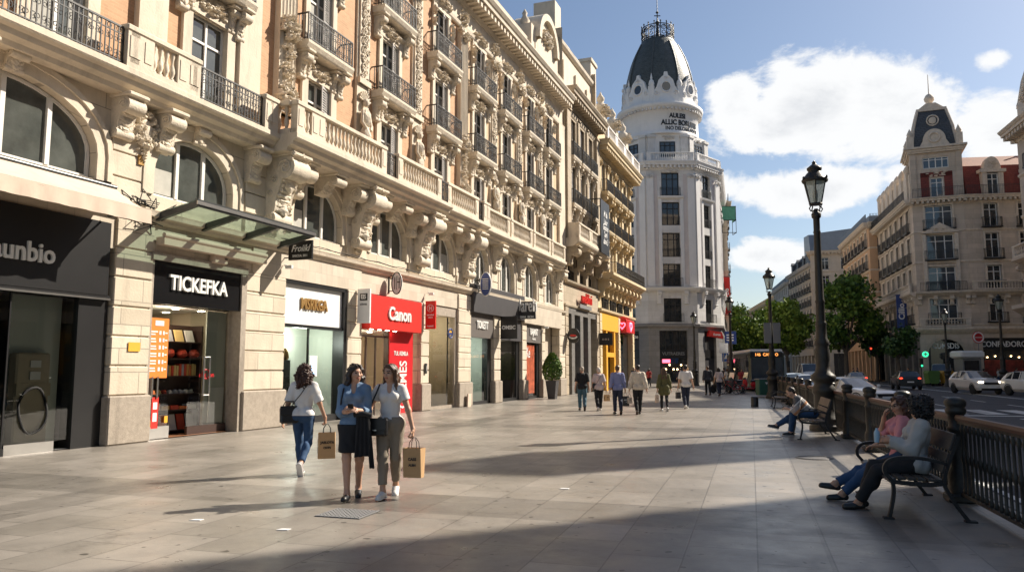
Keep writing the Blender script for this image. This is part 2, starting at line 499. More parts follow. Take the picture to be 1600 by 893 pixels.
# ---------------------------------------------------------------- facade vocabulary (local: x along, -y outward, z up)
def wall(mb, x0, x1, z0, z1, ops, y=0.0, depth=.35, sill=True):
 xs = sorted({x0, x1, *[o[0] for o in ops], *[o[1] for o in ops]})
 zs = sorted({z0, z1, *[o[2] for o in ops], *[o[3] for o in ops]})
 xs = [x for x in xs if x0 - 1e-6 <= x <= x1 + 1e-6]; zs = [z for z in zs if z0 - 1e-6 <= z <= z1 + 1e-6]
 for j in range(len(zs) - 1):
  run = None
  for i in range(len(xs) - 1):
   cx = (xs[i] + xs[i + 1]) / 2; cz = (zs[j] + zs[j + 1]) / 2
   hole = any(o[0] < cx < o[1] and o[2] < cz < o[3] for o in ops)
   if not hole and run is None: run = xs[i]
   if hole and run is not None:
    mb.quad((run, y, zs[j]), (xs[i], y, zs[j]), (xs[i], y, zs[j + 1]), (run, y, zs[j + 1])); run = None
  if run is not None:
   mb.quad((run, y, zs[j]), (xs[-1], y, zs[j]), (xs[-1], y, zs[j + 1]), (run, y, zs[j + 1]))
 Y = y + depth
 for o in ops:
  xa, xb, za, zb = o[:4]
  s = o[4] if len(o) > 4 else None
  top = s if s else zb
  mb.quad((xa, y, za), (xa, y, top), (xa, Y, top), (xa, Y, za))
  mb.quad((xb, y, za), (xb, Y, za), (xb, Y, top), (xb, y, top))
  if sill: mb.quad((xa, y, za), (xa, Y, za), (xb, Y, za), (xb, y, za))
  if s:
   pts = arc(xa, xb, s, zb)
   for a, b in zip(pts[:-1], pts[1:]):
    mb.quad((a[0], y, a[1]), (b[0], y, b[1]), (b[0], y, zb), (a[0], y, zb))
    mb.quad((a[0], y, a[1]), (a[0], Y, a[1]), (b[0], Y, b[1]), (b[0], y, b[1]))
  else:
   mb.quad((xa, y, zb), (xb, y, zb), (xb, Y, zb), (xa, Y, zb))
def arc(xa, xb, s, top, n=16):
 c = (xa + xb) / 2; r = (xb - xa) / 2
 return [(c - r * math.cos(math.pi * k / n), s + (top - s) * math.sin(math.pi * k / n)) for k in range(n + 1)]

def moulding(mb, x0, x1, prof, y=0.0):
 """profile [(out, z)...] swept along x"""
 poly = [(y - o, z) for o, z in prof] + [(y + .05, prof[-1][1]), (y + .05, prof[0][1])]
 mb.prism(poly[::-1], 'x', x0, x1)

def cornice(mb, x0, x1, z0, z1, proj, y=0.0, dent=.34, dsize=.17):
 h = z1 - z0
 moulding(mb, x0, x1, [(.06, z0), (.10, z0 + .12 * h), (.16, z0 + .2 * h), (.18, z0 + .48 * h), (proj * .82, z0 + .52 * h), (proj * .84, z0 + .72 * h), (proj * .9, z0 + .76 * h), (proj, z0 + .93 * h), (proj, z1)], y)
 if dent:
  n = max(1, int((x1 - x0) / dent))
  for i in range(n):
   xc = x0 + (i + .5) * (x1 - x0) / n
   mb.box(xc - dsize / 2, xc + dsize / 2, y - proj * .74, y - .1, z0 + .2 * h, z0 + .5 * h)

def archivolt(mb, xa, xb, za, s, top, w=.3, out=.09, y=0.0):
 """moulded band round an arched opening"""
 inn = [(xa, za)] + arc(xa, xb, s, top) + [(xb, za)]
 o = [(xa - w, za)] + arc(xa - w, xb + w, s, top + w) + [(xb + w, za)]
 m_ = [(a[0] * .35 + b[0] * .65, a[1] * .35 + b[1] * .65) for a, b in zip(inn, o)]
 for A, B, ya, yb in ((inn, m_, y - out * .5, y - out * .55), (m_, o, y - out, y - out)):
  for i in range(len(A) - 1):
   mb.quad((A[i][0], ya, A[i][1]), (A[i + 1][0], ya, A[i + 1][1]), (B[i + 1][0], yb, B[i + 1][1]), (B[i][0], yb, B[i][1]))
 for A, ya, yb in ((m_, y - out * .5, y - out), (o, y - out, y), (inn, y, y - out * .5)):
  for i in range(len(A) - 1):
   mb.quad((A[i][0], ya, A[i][1]), (A[i][0], yb, A[i][1]), (A[i + 1][0], yb, A[i + 1][1]), (A[i + 1][0], ya, A[i + 1][1]))

def iron_railing(mb, x0, x1, z0, h, y, back=None, step=.12, fancy=True, t=.011):
 mb.box(x0, x1, y - .02, y + .02, z0 + h - .04, z0 + h)
 mb.box(x0, x1, y - .014, y + .014, z0 + .07, z0 + .095)
 mb.box(x0, x1, y - .012, y + .012, z0 + h - .19, z0 + h - .17)
 n = max(2, round((x1 - x0) / step))
 for i in range(n + 1):
  x = x0 + (x1 - x0) * i / n
  tt = t * 1.8 if i in (0, n) else t
  mb.box(x - tt, x + tt, y - tt, y + tt, z0, z0 + h - .03)
 if fancy:
  m = max(1, round((x1 - x0) / .24))
  for i in range(m):
   xc = x0 + (i + .5) * (x1 - x0) / m
   mb.ring((xc, y, z0 + h - .105), .055, .010, n=8, m=3)
   for s in (1, -1):
    mb.spiral((xc + s * .05, y, z0 + h * .62), .085, .012, 1.3, s, 11, 3, start=math.pi / 2)
    mb.spiral((xc + s * .05, y, z0 + h * .27), .085, .012, 1.3, -s, 11, 3, start=-math.pi / 2)
 if back is not None:
  for x in (x0, x1):
   mb.box(x - .02, x + .02, y, back, z0 + h - .04, z0 + h)
   mb.box(x - .012, x + .012, y, back, z0 + .07, z0 + .095)
   k = max(1, int((back - y) / step))
   for i in range(1, k + 1):
    yy = y + (back - y) * i / (k + 1)
    mb.box(x - t, x + t, yy - t, yy + t, z0, z0 + h - .03)

BAL = [(.055, 0), (.055, .05), (.03, .07), (.05, .16), (.066, .26), (.056, .36), (.03, .5), (.036, .62), (.05, .7), (.05, .78), (.055, .8), (.055, .84)]
def balusters(mb, x0, x1, y, z0, h, step=.2):
 n = max(2, round((x1 - x0) / step))
 for i in range(n):
  x = x0 + (i + .5) * (x1 - x0) / n
  mb.lathe([(r * 1.15, z * h / .84) for r, z in BAL], 8, (x, y, z0))
def balustrade(mb, x0, x1, y, z0, h, ped=.3, bays=None, step=.2, back=None):
 """stone balustrade: pedestals at the ends (and between bays), balusters between"""
 bays = bays or [(x0, x1)]
 moulding(mb, x0, x1, [(.10, z0), (.10, z0 + .12), (.07, z0 + .14)], y)
 mb.box(x0, x1, y - .06, y + .12, z0, z0 + .14)
 mb.bbox(x0 - .04, x1 + .04, y - .13, y + .15, z0 + h - .14, z0 + h, .025)
 for (a, b) in bays:
  for xc in (a + ped / 2, b - ped / 2):
   mb.box(xc - ped / 2, xc + ped / 2, y - .10, y + .12, z0 + .12, z0 + h - .12)
   mb.box(xc - ped / 2 + .06, xc + ped / 2 - .06, y - .115, y - .095, z0 + .24, z0 + h - .24)
  if b - a > 2 * ped + .2: balusters(mb, a + ped, b - ped, y, z0 + .14, h - .28, step)

def corbel(mb, cx, w, zt, h, proj, ornate=0, y=0.0):
 """scrolled bracket: side profile extruded, rolls at both ends, leaves down the front"""
 prof = []
 n = 14
 for k in range(n + 1):
  s = k / n
  out = proj * (1 - s) ** .75 * (1 - .18 * math.sin(math.pi * s)) + .10 * proj * math.sin(math.pi * min(1, max(0, (s - .62) / .38)))
  prof.append((y - max(out, .03), zt - .02 - (h - .02) * s))
 poly = [(y, zt - .02)] + prof + [(y, zt - h)]
 mb.prism(poly, 'x', cx - w / 2, cx + w / 2)
 mb.bbox(cx - w / 2 - .07, cx + w / 2 + .07, y - proj - .06, y + .04, zt - .07, zt + .02, .02)
 # rolls
 def roll(yc, zc, r):
  pts = [(yc + r * math.cos(2 * math.pi * k / 14), zc + r * math.sin(2 * math.pi * k / 14)) for k in range(14)]
  mb.prism(pts, 'x', cx - w / 2 - .025, cx + w / 2 + .025, True)
  for sx in (-1, 1):
   pts2 = [(cx + sx * (w / 2 + .03), yc + r * .75 * (1 - .8 * q / 11) * math.cos(q * .85), zc + r * .75 * (1 - .8 * q / 11) * math.sin(q * .85)) for q in range(12)]
   mb.tube(pts2, r * .13, 4)
 r1 = min(.24 * h, .32 * proj); roll(y - proj + r1 * .9, zt - .07 - r1, r1)
 r2 = r1 * .62; roll(y - .10 * proj - r2 * .7, zt - h + r2, r2)
 # fluted front and acanthus
 for i in range(7 if not ornate else 12):
  s = .28 + .62 * i / (6 if not ornate else 11)
  k = min(n, int(s * n)); yy, zz = prof[k]
  mb.lump((cx, yy - .01, zz), (w * .34 * (1 - .3 * s), .05 + .02 * ornate, .075), .5)
  for sx in (-1, 1):
   mb.lump((cx + sx * w * .27, yy + .01, zz + .03), (w * .16, .045, .07), .5)
 if ornate:
  for i in range(44):
   s = random.random(); k = min(n, int(s * n)); yy, zz = prof[k]
   mb.lump((cx + (random.random() - .5) * w * 1.15, yy - .02 + random.random() * .05, zz), (.035 + .045 * random.random(), .06, .04 + .05 * random.random()), .8)
  for sx in (-1, 1):
   for (sy, sz, rr) in ((.62, .16, .16), (.34, .34, .13), (.2, .52, .10)):
    pts2 = [(cx + sx * (w / 2 + .015), y - proj * sy + rr * (1 - .85 * q / 13) * math.cos(q * .8), zt - h * sz - .05 + rr * (1 - .85 * q / 13) * math.sin(q * .8)) for q in range(14)]
    mb.tube(pts2, .025, 4)
  mb.lump((cx, y - proj * .55, zt - h * .42), (w * .3, .16, .2), .3)      # mask
  mb.lump((cx, y - proj * .42, zt - h * .78), (w * .25, .10, .13), .5)
  mb.lump((cx, y - .10, zt - h - .05), (w * .2, .09, .12), .5)

def foliage_strip(mb, x0, x1, z0, z1, y, relief=.06, step=.16):
 """carved scroll-and-leaf relief inside a panel"""
 w = x1 - x0; c = (x0 + x1) / 2
 z = z0 + step / 2; k = 0
 while z < z1:
  s = 1 if k % 2 else -1
  mb.spiral((c + s * w * .12, y - relief * .5, z), w * .34, relief * .42, 1.25, s, 12, 4, start=math.pi / 2 * s)
  for _ in range(3):
   mb.lump((c + (random.random() - .5) * w * .9, y - .01, z + (random.random() - .5) * step * 1.3), (w * (.08 + .08 * random.random()), relief * (.6 + .6 * random.random()), .03 + .05 * random.random()), .5)
  z += step; k += 1
def cluster(mb, cx, cz, w, h, y, n=24, relief=.09):
 for _ in range(int(n * 1.5)):
  a = random.random() * 6.28; q = random.random() ** .6
  mb.lump((cx + math.cos(a) * q * w / 2, y - relief * (1 - .6 * q), cz + math.sin(a) * q * h / 2), (w * (.045 + .06 * random.random()), relief * (.4 + .6 * random.random()), h * (.045 + .055 * random.random())), .8)
def statue_relief(mb, cx, z0, h, y):
 """standing carved figure under a shell, in high relief"""
 mb.lump((cx, y - .10, z0 + h * .80), (.13, .12, .16), .15)
 mb.lump((cx, y - .12, z0 + h * .60), (.24, .17, .30), .25)
 mb.lump((cx - .04, y - .13, z0 + h * .36), (.22, .17, .36), .35)
 mb.lump((cx + .03, y - .10, z0 + h * .14), (.19, .14, .28), .35)
 for s in (-1, 1):
  mb.tube([(cx + s * .2, y - .10, z0 + h * .68), (cx + s * .3, y - .14, z0 + h * .52), (cx + s * .14, y - .22, z0 + h * .44)], .065, 6)
  for k in range(5):
   mb.tube([(cx + s * (.03 + .04 * k), y - .16, z0 + h * .5), (cx + s * (.06 + .05 * k), y - .16 + .01 * k, z0 + h * .05)], .022, 4)
 for k in range(9):
  a = math.pi * (k + .5) / 9
  mb.tube([(cx, y - .04, z0 + h * .82), (cx + .36 * math.cos(a), y - .05, z0 + h * .82 + .36 * math.sin(a))], .03, 4, radii=[.015, .045])
 cluster(mb, cx, z0 + h * .05, .5, .3, y, 12)

# ---- windows (meshes shared between equal windows)
_wc = {}
def win_meshes(w, h, style):
 key = (round(w, 2), round(h, 2), style)
 if key in _wc: return _wc[key]
 kind, fm, pm, shut, curt = style
 f = MB(); p = MB(); s = MB()
 b = .055
 if kind in ('french', 'sash', 'triple', 'dark'):
  f.box(-w / 2, -w / 2 + b, 0, .07, 0, h); f.box(w / 2 - b, w / 2, 0, .07, 0, h)
  f.box(-w / 2 + b, w / 2 - b, 0, .07, h - b, h); f.box(-w / 2 + b, w / 2 - b, 0, .07, 0, b * 1.3)
  cols = {'french': 2, 'sash': 2, 'triple': 3, 'dark': 3}[kind]
  for i in range(1, cols):
   x = -w / 2 + w * i / cols
   f.box(x - b * .6, x + b * .6, -.012, .068, b * 1.3, h - b)
  tz = h * (.74 if kind != 'dark' else .8)
  f.box(-w / 2 + b, w / 2 - b, -.004, .064, tz - .03, tz + .03)
  p.quad((-w / 2 + b, .04, b), (w / 2 - b, .04, b), (w / 2 - b, .04, h - b), (-w / 2 + b, .04, h - b))
  if curt:
   p.cur = 1
   for i in range(cols):
    xa = -w / 2 + w * i / cols + .06; xb = -w / 2 + w * (i + 1) / cols - .06
    if curt == 1 and i != 0: xa = xb - (xb - xa) * .45
    p.quad((xa, .036, b + .02), (xb, .036, b + .02), (xb, .036, tz - .05), (xa, .036, tz - .05))
 if shut:
  for sx in ((1,) if shut == 1 else (-1, 1)):
   x0 = sx * w / 2; ww = w * .46; ang = R(12)
   n = int(h / .085)
   def P(u, v, z): return (x0 - sx * (u * math.cos(ang) - v * math.sin(ang)), -.03 - u * math.sin(ang) - v * math.cos(ang), z)
   def bx(u0, u1, v0, v1, z0, z1):
    a = [P(u0, v0, z0), P(u1, v0, z0), P(u1, v1, z0), P(u0, v1, z0), P(u0, v0, z1), P(u1, v0, z1), P(u1, v1, z1), P(u0, v1, z1)]
    s.add(a, [(0, 3, 2, 1), (4, 5, 6, 7), (0, 1, 5, 4), (1, 2, 6, 5), (2, 3, 7, 6), (3, 0, 4, 7)])
   bx(0, .05, 0, .04, 0, h); bx(ww - .05, ww, 0, .04, 0, h); bx(.05, ww - .05, 0, .04, 0, .08); bx(.05, ww - .05, 0, .04, h - .08, h); bx(.05, ww - .05, 0, .04, h * .5, h * .5 + .06)
   for i in range(n):
    z = .09 + i * (h - .18) / n
    a = [P(.05, .034, z), P(ww - .05, .034, z), P(ww - .05, .006, z + .055), P(.05, .006, z + .055)]
    s.add(a, [(0, 1, 2, 3)])
 r = (f.mesh('window_frame', M[fm]), p.mesh('window_pane', [M[pm], M['curtain']]) , s.mesh('shutter', M['shutter']) if shut else None)
 _wc[key] = r
 return r
def add_window(parent, cx, y, z, w, h, kind='french', fm='white_frame', pm='pane', shut=0, curt=0, name='window', rz=0):
 f, p, s = win_meshes(w, h, (kind, fm, pm, shut, curt))
 o = link(name, f, parent, (cx, y, z), rz)
 link('pane', p, o)
 if s: link('shutter', s, o)
 return o
def add_arch_window(parent, xa, xb, za, s, top, y, div=3, pm='pane'):
 w = xb - xa; c = (xa + xb) / 2
 f = MB(); p = MB()
 pts = [(x - c, z - za) for x, z in arc(xa, xb, s, top, 18)]
 loop = [(-w / 2, 0)] + pts + [(w / 2, 0)]
 t = .075
 inn = []
 for (x, z) in loop: inn.append((x * (1 - 2 * t / w), t * .9 + z * (1 - 1.75 * t / (top - za))))
 n = len(loop)
 for i in range(n):
  j = (i + 1) % n
  A, B, C, D = loop[i], loop[j], inn[j], inn[i]
  f.quad((A[0], 0, A[1]), (D[0], 0, D[1]), (C[0], 0, C[1]), (B[0], 0, B[1]))
  f.quad((D[0], 0, D[1]), (D[0], .07, D[1]), (C[0], .07, C[1]), (C[0], 0, C[1]))
 def topz(x):
  q = max(-1, min(1, x / (w / 2)))
  return (s - za) + (top - s) * math.sqrt(max(0, 1 - q * q))
 for i in range(1, div):
  x = -w / 2 + w * i / div
  f.box(x - .05, x + .05, -.02, .06, t * .8, topz(x) - .05)
 p.add([(x, .045, z) for x, z in inn], [tuple(range(n - 1, -1, -1))])
 p.cur = 1
 for i in range(div):
  if random.random() < .45:
   xa_ = -w / 2 + w * i / div + .09; xb_ = xa_ + (w / div - .2) * random.choice((.3, .5, 1))
   p.quad((xa_, .042, .1), (xb_, .042, .1), (xb_, .042, min(topz(xa_), topz(xb_)) - .2), (xa_, .042, min(topz(xa_), topz(xb_)) - .2))
 o = f.obj('window', M['white_frame'], parent, (c, y, za))
 p.obj('pane', [M[pm], M['curtain']], o)
 return o

_rail = {}
def add_railing(parent, cx, y, z, w, h, proj, fancy=True, name='balcony_railing', step=.12):
 key = (round(w, 2), round(h, 2), round(proj, 2), fancy, step)
 if key not in _rail:
  mb = MB(); iron_railing(mb, -w / 2, w / 2, 0, h, -proj, 0 if proj > .12 else None, step, fancy)
  _rail[key] = mb.mesh('balcony_railing', M['iron'])
 return link(name, _rail[key], parent, (cx, y, z))

_bal = {}
def add_balcony(parent, cx, y, z, w, proj, m='carved', ornate=True):
 """stone balcony slab on two scroll brackets with a carved apron between"""
 key = (round(w, 2), round(proj, 2), m, ornate)
 if key not in _bal:
  mb = MB()
  moulding(mb, -w / 2, w / 2, [(proj - .10, -.25), (proj - .06, -.2), (proj - .02, -.12), (proj, -.08), (proj, 0)])
  for sx in (-1, 1):
   corbel(mb, sx * (w / 2 - .24), .24, -.25, .85, proj * .85)
  if ornate:
   mb.box(-w / 2 + .4, w / 2 - .4, -.05, .02, -.95, -.27)
   cluster(mb, 0, -.6, w * .45, .5, -.05, 22, .10)
   for s in (-1, 1): mb.spiral((s * w * .24, -.07, -.55), .16, .03, 1.4, s, 14, 4)
  _bal[key] = mb.mesh('balcony', M[m])
 return link('balcony', _bal[key], parent, (cx, y, z))
def surround(mb, cx, w, z0, z1, y=0, b=.2, out=.08, hood=True):
 for s in (-1, 1):
  x = cx + s * (w / 2 + b / 2)
  mb.box(x - b / 2, x + b / 2, y - out, y + .3, z0, z1)
 mb.box(cx - w / 2 - b, cx + w / 2 + b, y - out - .01, y + .3, z1, z1 + b)
 if hood:
  moulding(mb, cx - w / 2 - b - .08, cx + w / 2 + b + .08, [(out, z1 + b), (out + .12, z1 + b + .09), (out + .14, z1 + b + .14)], y)
def pilaster(mb, cx, w, z0, z1, out=.14, flutes=0, y=0, cap=True):
 if flutes:
  n = flutes * 6; pts = []
  for k in range(n + 1):
   x = cx - w / 2 + w * k / n
   pts.append((x, y - out + .045 * abs(math.sin(math.pi * flutes * k / n)) ** 1.0))
  poly = pts + [(cx + w / 2, y + .02), (cx - w / 2, y + .02)]
  mb.prism(poly, 'z', z0, z1)
 else:
  mb.box(cx - w / 2, cx + w / 2, y - out, y + .02, z0, z1)
  mb.box(cx - w / 2 - .09, cx - w / 2 + .0, y - out * .55, y + .02, z0, z1)
  mb.box(cx + w / 2 - .0, cx + w / 2 + .09, y - out * .55, y + .02, z0, z1)
 if cap:
  mb.box(cx - w / 2 - .08, cx + w / 2 + .08, y - out - .08, y + .02, z1 - .12, z1)
  mb.box(cx - w / 2 - .06, cx + w / 2 + .06, y - out - .06, y + .02, z0, z0 + .2)
def spiral_capital(mb, cx, z, w, y):
 for s in (-1, 1): mb.spiral((cx + s * w * .42, y - .06, z), .17, .045, 1.5, s, 14, 5, start=math.pi / 2)
 cluster(mb, cx, z - .1, w * 1.1, .5, y, 18, .13)
# ---------------------------------------------------------------- the long ornate block on the left
FO = (-13.125, 4.95, 0.0); FRZ = math.atan2(.93565, .35293)
def fworld(u, w, z=0.0):
 """facade frame -> world (w = metres out from the wall)"""
 c, s = math.cos(FRZ), math.sin(FRZ)
 return (FO[0] + u * c + w * s, FO[1] + u * s - w * c, z)
B1 = thing('apartment_block', 'long ornate limestone and orange brick apartment block with carved balconies above the shops', 'building', FO, FRZ)
ARCHES = [(7.9, 11.9, 5.66, 6.2, 7.35), (13.45, 16.1, 5.66, 6.2, 7.25)] + [(c - 1.3, c + 1.3, 5.66, 6.25, 7.38) for c in (20.0, 24.4, 28.6)] + [(c - 1.05, c + 1.05, 5.5, 6.3, 7.4) for c in (32.9, 36.4, 40.0, 43.6)]
BAYS = [19.8, 24.2, 28.5, 32.6, 36.2, 39.9, 43.3]
PIL = [18.0, 22.3, 26.3, 30.6, 34.4, 38.05, 41.6]
U0, U1 = 6.5, 46.5
def build_block():
 # --- masonry of mezzanine (stone) and the shopfront level
 m = MB()
 wall(m, U0, U1, 5.25, 7.95, [(a, b, c, e, d) for a, b, c, d, e in ARCHES], depth=.42)
 part(m, 'mezzanine_wall', M['stone_blocks'], B1)
 m = MB()
 for a in ARCHES: archivolt(m, a[0], a[1], a[2], a[3], a[4], .36 if a[0] < 17 else .3, .10)
 for (a, b, c, d, e) in ARCHES[:2]:
  corbel(m, (a + b) / 2, .34, e + .42, .5, .3)
 # flat pilaster strips between arches with panel grooves
 for c, w in ((12.75, 1.0), (17.25, 1.35), (22.2, 1.2), (26.5, 1.2), (30.9, 1.3), (34.65, .8), (38.2, .8), (41.8, .8), (45.6, 1.0)):
  for k in range(4):
   z = 5.3 + k * .56
   m.bbox(c - w / 2, c + w / 2, -.07, .02, z, z + .53, .015)
 part(m, 'arch_trim', M['stone'], B1)
 m = MB()
 moulding(m, U0, U1, [(.05, 4.98), (.10, 5.03), (.12, 5.09), (.20, 5.12), (.22, 5.2), (.24, 5.25), (.02, 5.3)])
 part(m, 'string_course', M['stone'], B1)
 m = MB()                                        # pale panels above the shop openings
 m.box(U0, U1, 0, .5, 4.25, 4.99)
 m.box(17.0, 22.55, -.04, .0, 4.25, 4.97)
 part(m, 'shopfront_lintel', M['stone_panels'], B1)
 # --- ground-floor piers, rusticated
 def pier(u0, u1, z1=4.25, plinth=1.05, name='pier', out=.06):
  m = MB(); p = MB()
  p.bbox(u0 - .06, u1 + .06, -out - .09, .45, 0, plinth, .03)
  h = (z1 - plinth) / 6
  for k in range(6):
   z = plinth + k * h
   m.bbox(u0, u1, -out, .45, z + .015, z + h - .015, .02)
  m.box(u0 + .03, u1 - .03, -out + .035, .43, plinth, z1)
  o = part(m, name, M['stone_blocks'], B1)
  part(p, 'plinth', M['plinth'], o)
 pier(12.5, 13.55, 4.95); pier(16.72, 18.45); pier(21.72, 22.6); pier(26.95, 27.65); pier(30.45, 31.8, 4.9); pier(34.6, 35.45, 4.2); pier(38.6, 39.3, 4.2); pier(41.9, 42.5, 4.2); pier(45.3, 46.5, 5.0); pier(6.5, 7.0)
 # --- upper wall with its windows
 ops = []
 F0 = (8.1, 10.55); F1 = (11.5, 13.75); F2 = (14.75, 16.85)
 for c in BAYS:
  for (a, b) in (F0, F1, F2): ops.append((c - .62, c + .62, a, b))
 for c in (10.8, 15.0):
  for (a, b) in (F0, F1, F2): ops.append((c - .62, c + .62, a, b))
 m = MB(); wall(m, U0, 31.0, 7.95, 17.2, [o for o in ops if o[0] < 31], depth=.32)
 part(m, 'brick_wall', M['brick'], B1)
 m = MB(); wall(m, 31.0, U1, 7.95, 17.2, [o for o in ops if o[0] > 31], depth=.32)
 m.quad((U1, 0, 5.2), (U1, 12, 5.2), (U1, 12, 17.2), (U1, 0, 17.2))
 part(m, 'rendered_wall', M['peach'], B1)
 sm = []
 for (a, b, bb, hood) in ((8.1, 10.55, .3, False), (11.5, 13.75, .22, True), (14.75, 16.85, .22, False)):
  m = MB(); surround(m, 0, 1.24, a, b, b=bb, out=.09, hood=hood); sm.append(m.mesh('window_surround', M['stone']))
 for c in BAYS + [10.8, 15.0]:
  for me in sm: link('window_surround', me, B1, (c, 0, 0))
 k = 0
 for c in BAYS + [10.8, 15.0]:
  sh = 1 if c > 17 else 0
  for (a, b) in (F0, F1, F2):
   add_window(B1, c, .07, a, 1.24, b - a, 'french', 'white_frame', 'pane', sh, (0, 1, 0, 2)[k % 4]); k += 1
  for z in (11.48, 14.62):
   add_balcony(B1, c, 0, z, 2.5, .52)
   add_railing(B1, c, 0, z, 2.42, .88, .46)
 # --- carved pilasters
 m = MB(); g = MB()
 for i, c in enumerate(PIL):
  fl = i in (0, 3)
  if fl:
   pilaster(m, c, .78, 9.0, 16.9, .2, 5)
   for z0 in (9.2, 11.3): cluster(g, c, z0 + .3, .8, .8, -.2, 46, .16); 
   for z0 in (10.3, 10.9): cluster(g, c, z0, .55, .5, -.2, 18, .12)
  else:
   pilaster(m, c, .62, 11.4, 16.9, .14)
   m.box(c - .40, c + .40, -.10, .02, 8.1, 11.4)
   foliage_strip(g, c - .25, c + .25, 11.65, 16.3, -.145, .065)
   statue_relief(g, c, 8.6, 2.7, -.12)
  spiral_capital(g, c, 16.75, .8, -.2)
  cluster(g, c, 17.5, .7, .8, -.1, 22, .16)
 for c in (13.1, 16.45):
  m.box(c - .42, c + .42, -.16, .02, 8.05, 17.0)
 m.box(45.2, 46.4, -.16, .02, 8.05, 17.1)
 for c in BAYS + [10.8, 15.0]:
  cluster(g, c, 14.1 - .02, 1.0, .35, -.12, 16, .10)
  cluster(g, c, 17.3, 1.5, .45, -.1, 26, .13)
  for s in (-1, 1):
   g.spiral((c + s * .55, -.12, 17.35), .2, .04, 1.4, s, 14, 4)
   cluster(g, c + s * .86, 16.3, .22, .9, -.1, 14, .12)
  for s in (-1, 1): corbel(m, c + s * .72, .22, 11.2, .7, .3)
 part(m, 'pilasters', M['stone'], B1).name = 'pilaster'
 part(g, 'carving', M['carved'], B1)
 # --- entablature, cornice, attic
 m = MB()
 moulding(m, U0, U1, [(.10, 17.0), (.14, 17.06), (.16, 17.2), (.02, 17.24)])
 m.box(U0, U1, -.02, 12, 17.2, 18.2)
 cornice(m, U0 - .3, U1 - .1, 18.15, 19.05, .95, dent=.42, dsize=.2)
 moulding(m, U0, U1, [(.2, 19.05), (.2, 20.1), (.26, 20.14), (.28, 20.3), (.02, 20.34)], .15)
 part(m, 'cornice', M['stone'], B1)
 # arched pediment standing on the cornice
 for c in (42.0, 30.0, 18.2):
  m = MB()
  m.box(c - 1.9, c + 1.9, -.35, 1.2, 19.05, 20.6)
  pts = arc(c - 1.9, c + 1.9, 20.6, 22.6, 18); ip = arc(c - 1.5, c + 1.5, 20.6, 22.2, 18)
  m.prism([(x, z) for x, z in pts[::-1]], 'y', -.35, 1.2)
  for a, b, d, e in zip(pts[:-1], pts[1:], ip[1:], ip[:-1]):
   m.add([(a[0], -.62, a[1]), (b[0], -.62, b[1]), (d[0], -.62, d[1]), (e[0], -.62, e[1]), (a[0], -.3, a[1]), (b[0], -.3, b[1]), (d[0], -.3, d[1]), (e[0], -.3, e[1])],
                  [(0, 3, 2, 1), (0, 1, 5, 4), (3, 7, 6, 2)])
  cluster(m, c, 21.2, 1.8, 1.0, -.4, 30, .16)
  for s in (-1, 1):
   m.box(c + s * 2.2 - .3, c + s * 2.2 + .3, -.3, .8, 19.05, 21.2); m.lathe([(.2, 0), (.3, .3), (.12, .6), (.16, .75), (.02, 1.0)], 10, (c + s * 2.2, .2, 21.2))
  part(m, 'pediment', M['carved'], B1)
 m = MB()
 m.prism([(0.6, 20.3), (3.2, 23.0), (11.5, 23.4), (11.5, 20.3)], 'x', U0, U1 - .2)
 part(m, 'roof', M['slate'], B1)
 # --- main balcony: stone slabs, balustrades, iron panels
 m = MB()
 def slab(x0, x1, proj):
  moulding(m, x0, x1, [(proj - .34, 7.62), (proj - .3, 7.72), (proj - .16, 7.78), (proj - .12, 7.88), (proj - .03, 7.92), (proj, 7.96), (proj, 8.08), (proj - .03, 8.1)])
 slab(U0, 17.2, .72); slab(17.1, 27.2, 1.28); slab(27.2, 31.6, 1.1); slab(31.6, 44.6, .78)
 part(m, 'balcony_slab', M['stone'], B1)
 def bal(x0, x1, y, bays=None):
  m = MB(); balustrade(m, x0, x1, y, 8.1, .95, .32, bays); return part(m, 'balustrade', M['stone'], B1)
 bal(11.95, 14.1, -.58, [(11.95, 12.35), (12.35, 13.7), (13.7, 14.1)])
 bal(16.5, 17.05, -.58, [(16.5, 17.05)])
 bal(17.2, 22.1, -1.1, [(17.2, 18.2), (18.2, 22.1)])
 bal(22.9, 26.3, -1.1); bal(27.2, 30.3, -.95); bal(30.9, 31.6, -.95, [(30.9, 31.6)])
 for a, b in ((31.8, 35.0), (35.2, 38.4), (38.6, 41.6), (41.8, 44.5)): bal(a, b, -.62)
 for x in (17.25, 31.55, 44.45):
  m = MB()
  y1 = {17.25: -1.1, 31.55: -.95, 44.45: -.62}[x]
  m.box(x - .1, x + .1, y1 + .1, 0, 8.1, 8.25); m.bbox(x - .14, x + .14, y1 + .1, 0, 8.9, 9.05, .02)
  for k in range(3 if y1 < -.8 else 2):
   m.lathe([(r * 1.15, z * .67 / .84) for r, z in BAL], 8, (x, y1 + .3 + .25 * k, 8.24))
  part(m, 'balustrade', M['stone'], B1)
 for x0, x1, y in ((8.6, 11.9, -.58), (14.15, 16.45, -.58), (22.15, 22.85, -1.1), (26.35, 27.15, -1.05), (30.35, 30.85, -.95)):
  add_railing(B1, (x0 + x1) / 2, y, 8.1, x1 - x0, .86, 0.0, True, step=.11)
 # --- corbels under the balcony
 _cb = {}
 def corb(c, w, h, proj, orn):
  key = (w, h, proj, orn)
  if key not in _cb:
   m = MB(); corbel(m, 0, w, 7.62, h, proj, orn); _cb[key] = m.mesh('corbel', M['carved'])
  link('corbel', _cb[key], B1, (c, 0, 0))
 for c in (17.75, 22.15, 26.6, 31.1): corb(c, .72, 2.0, 1.0, 1)
 for c in (20.0, 24.4, 28.8): corb(c, .5, .62, .85, 0)
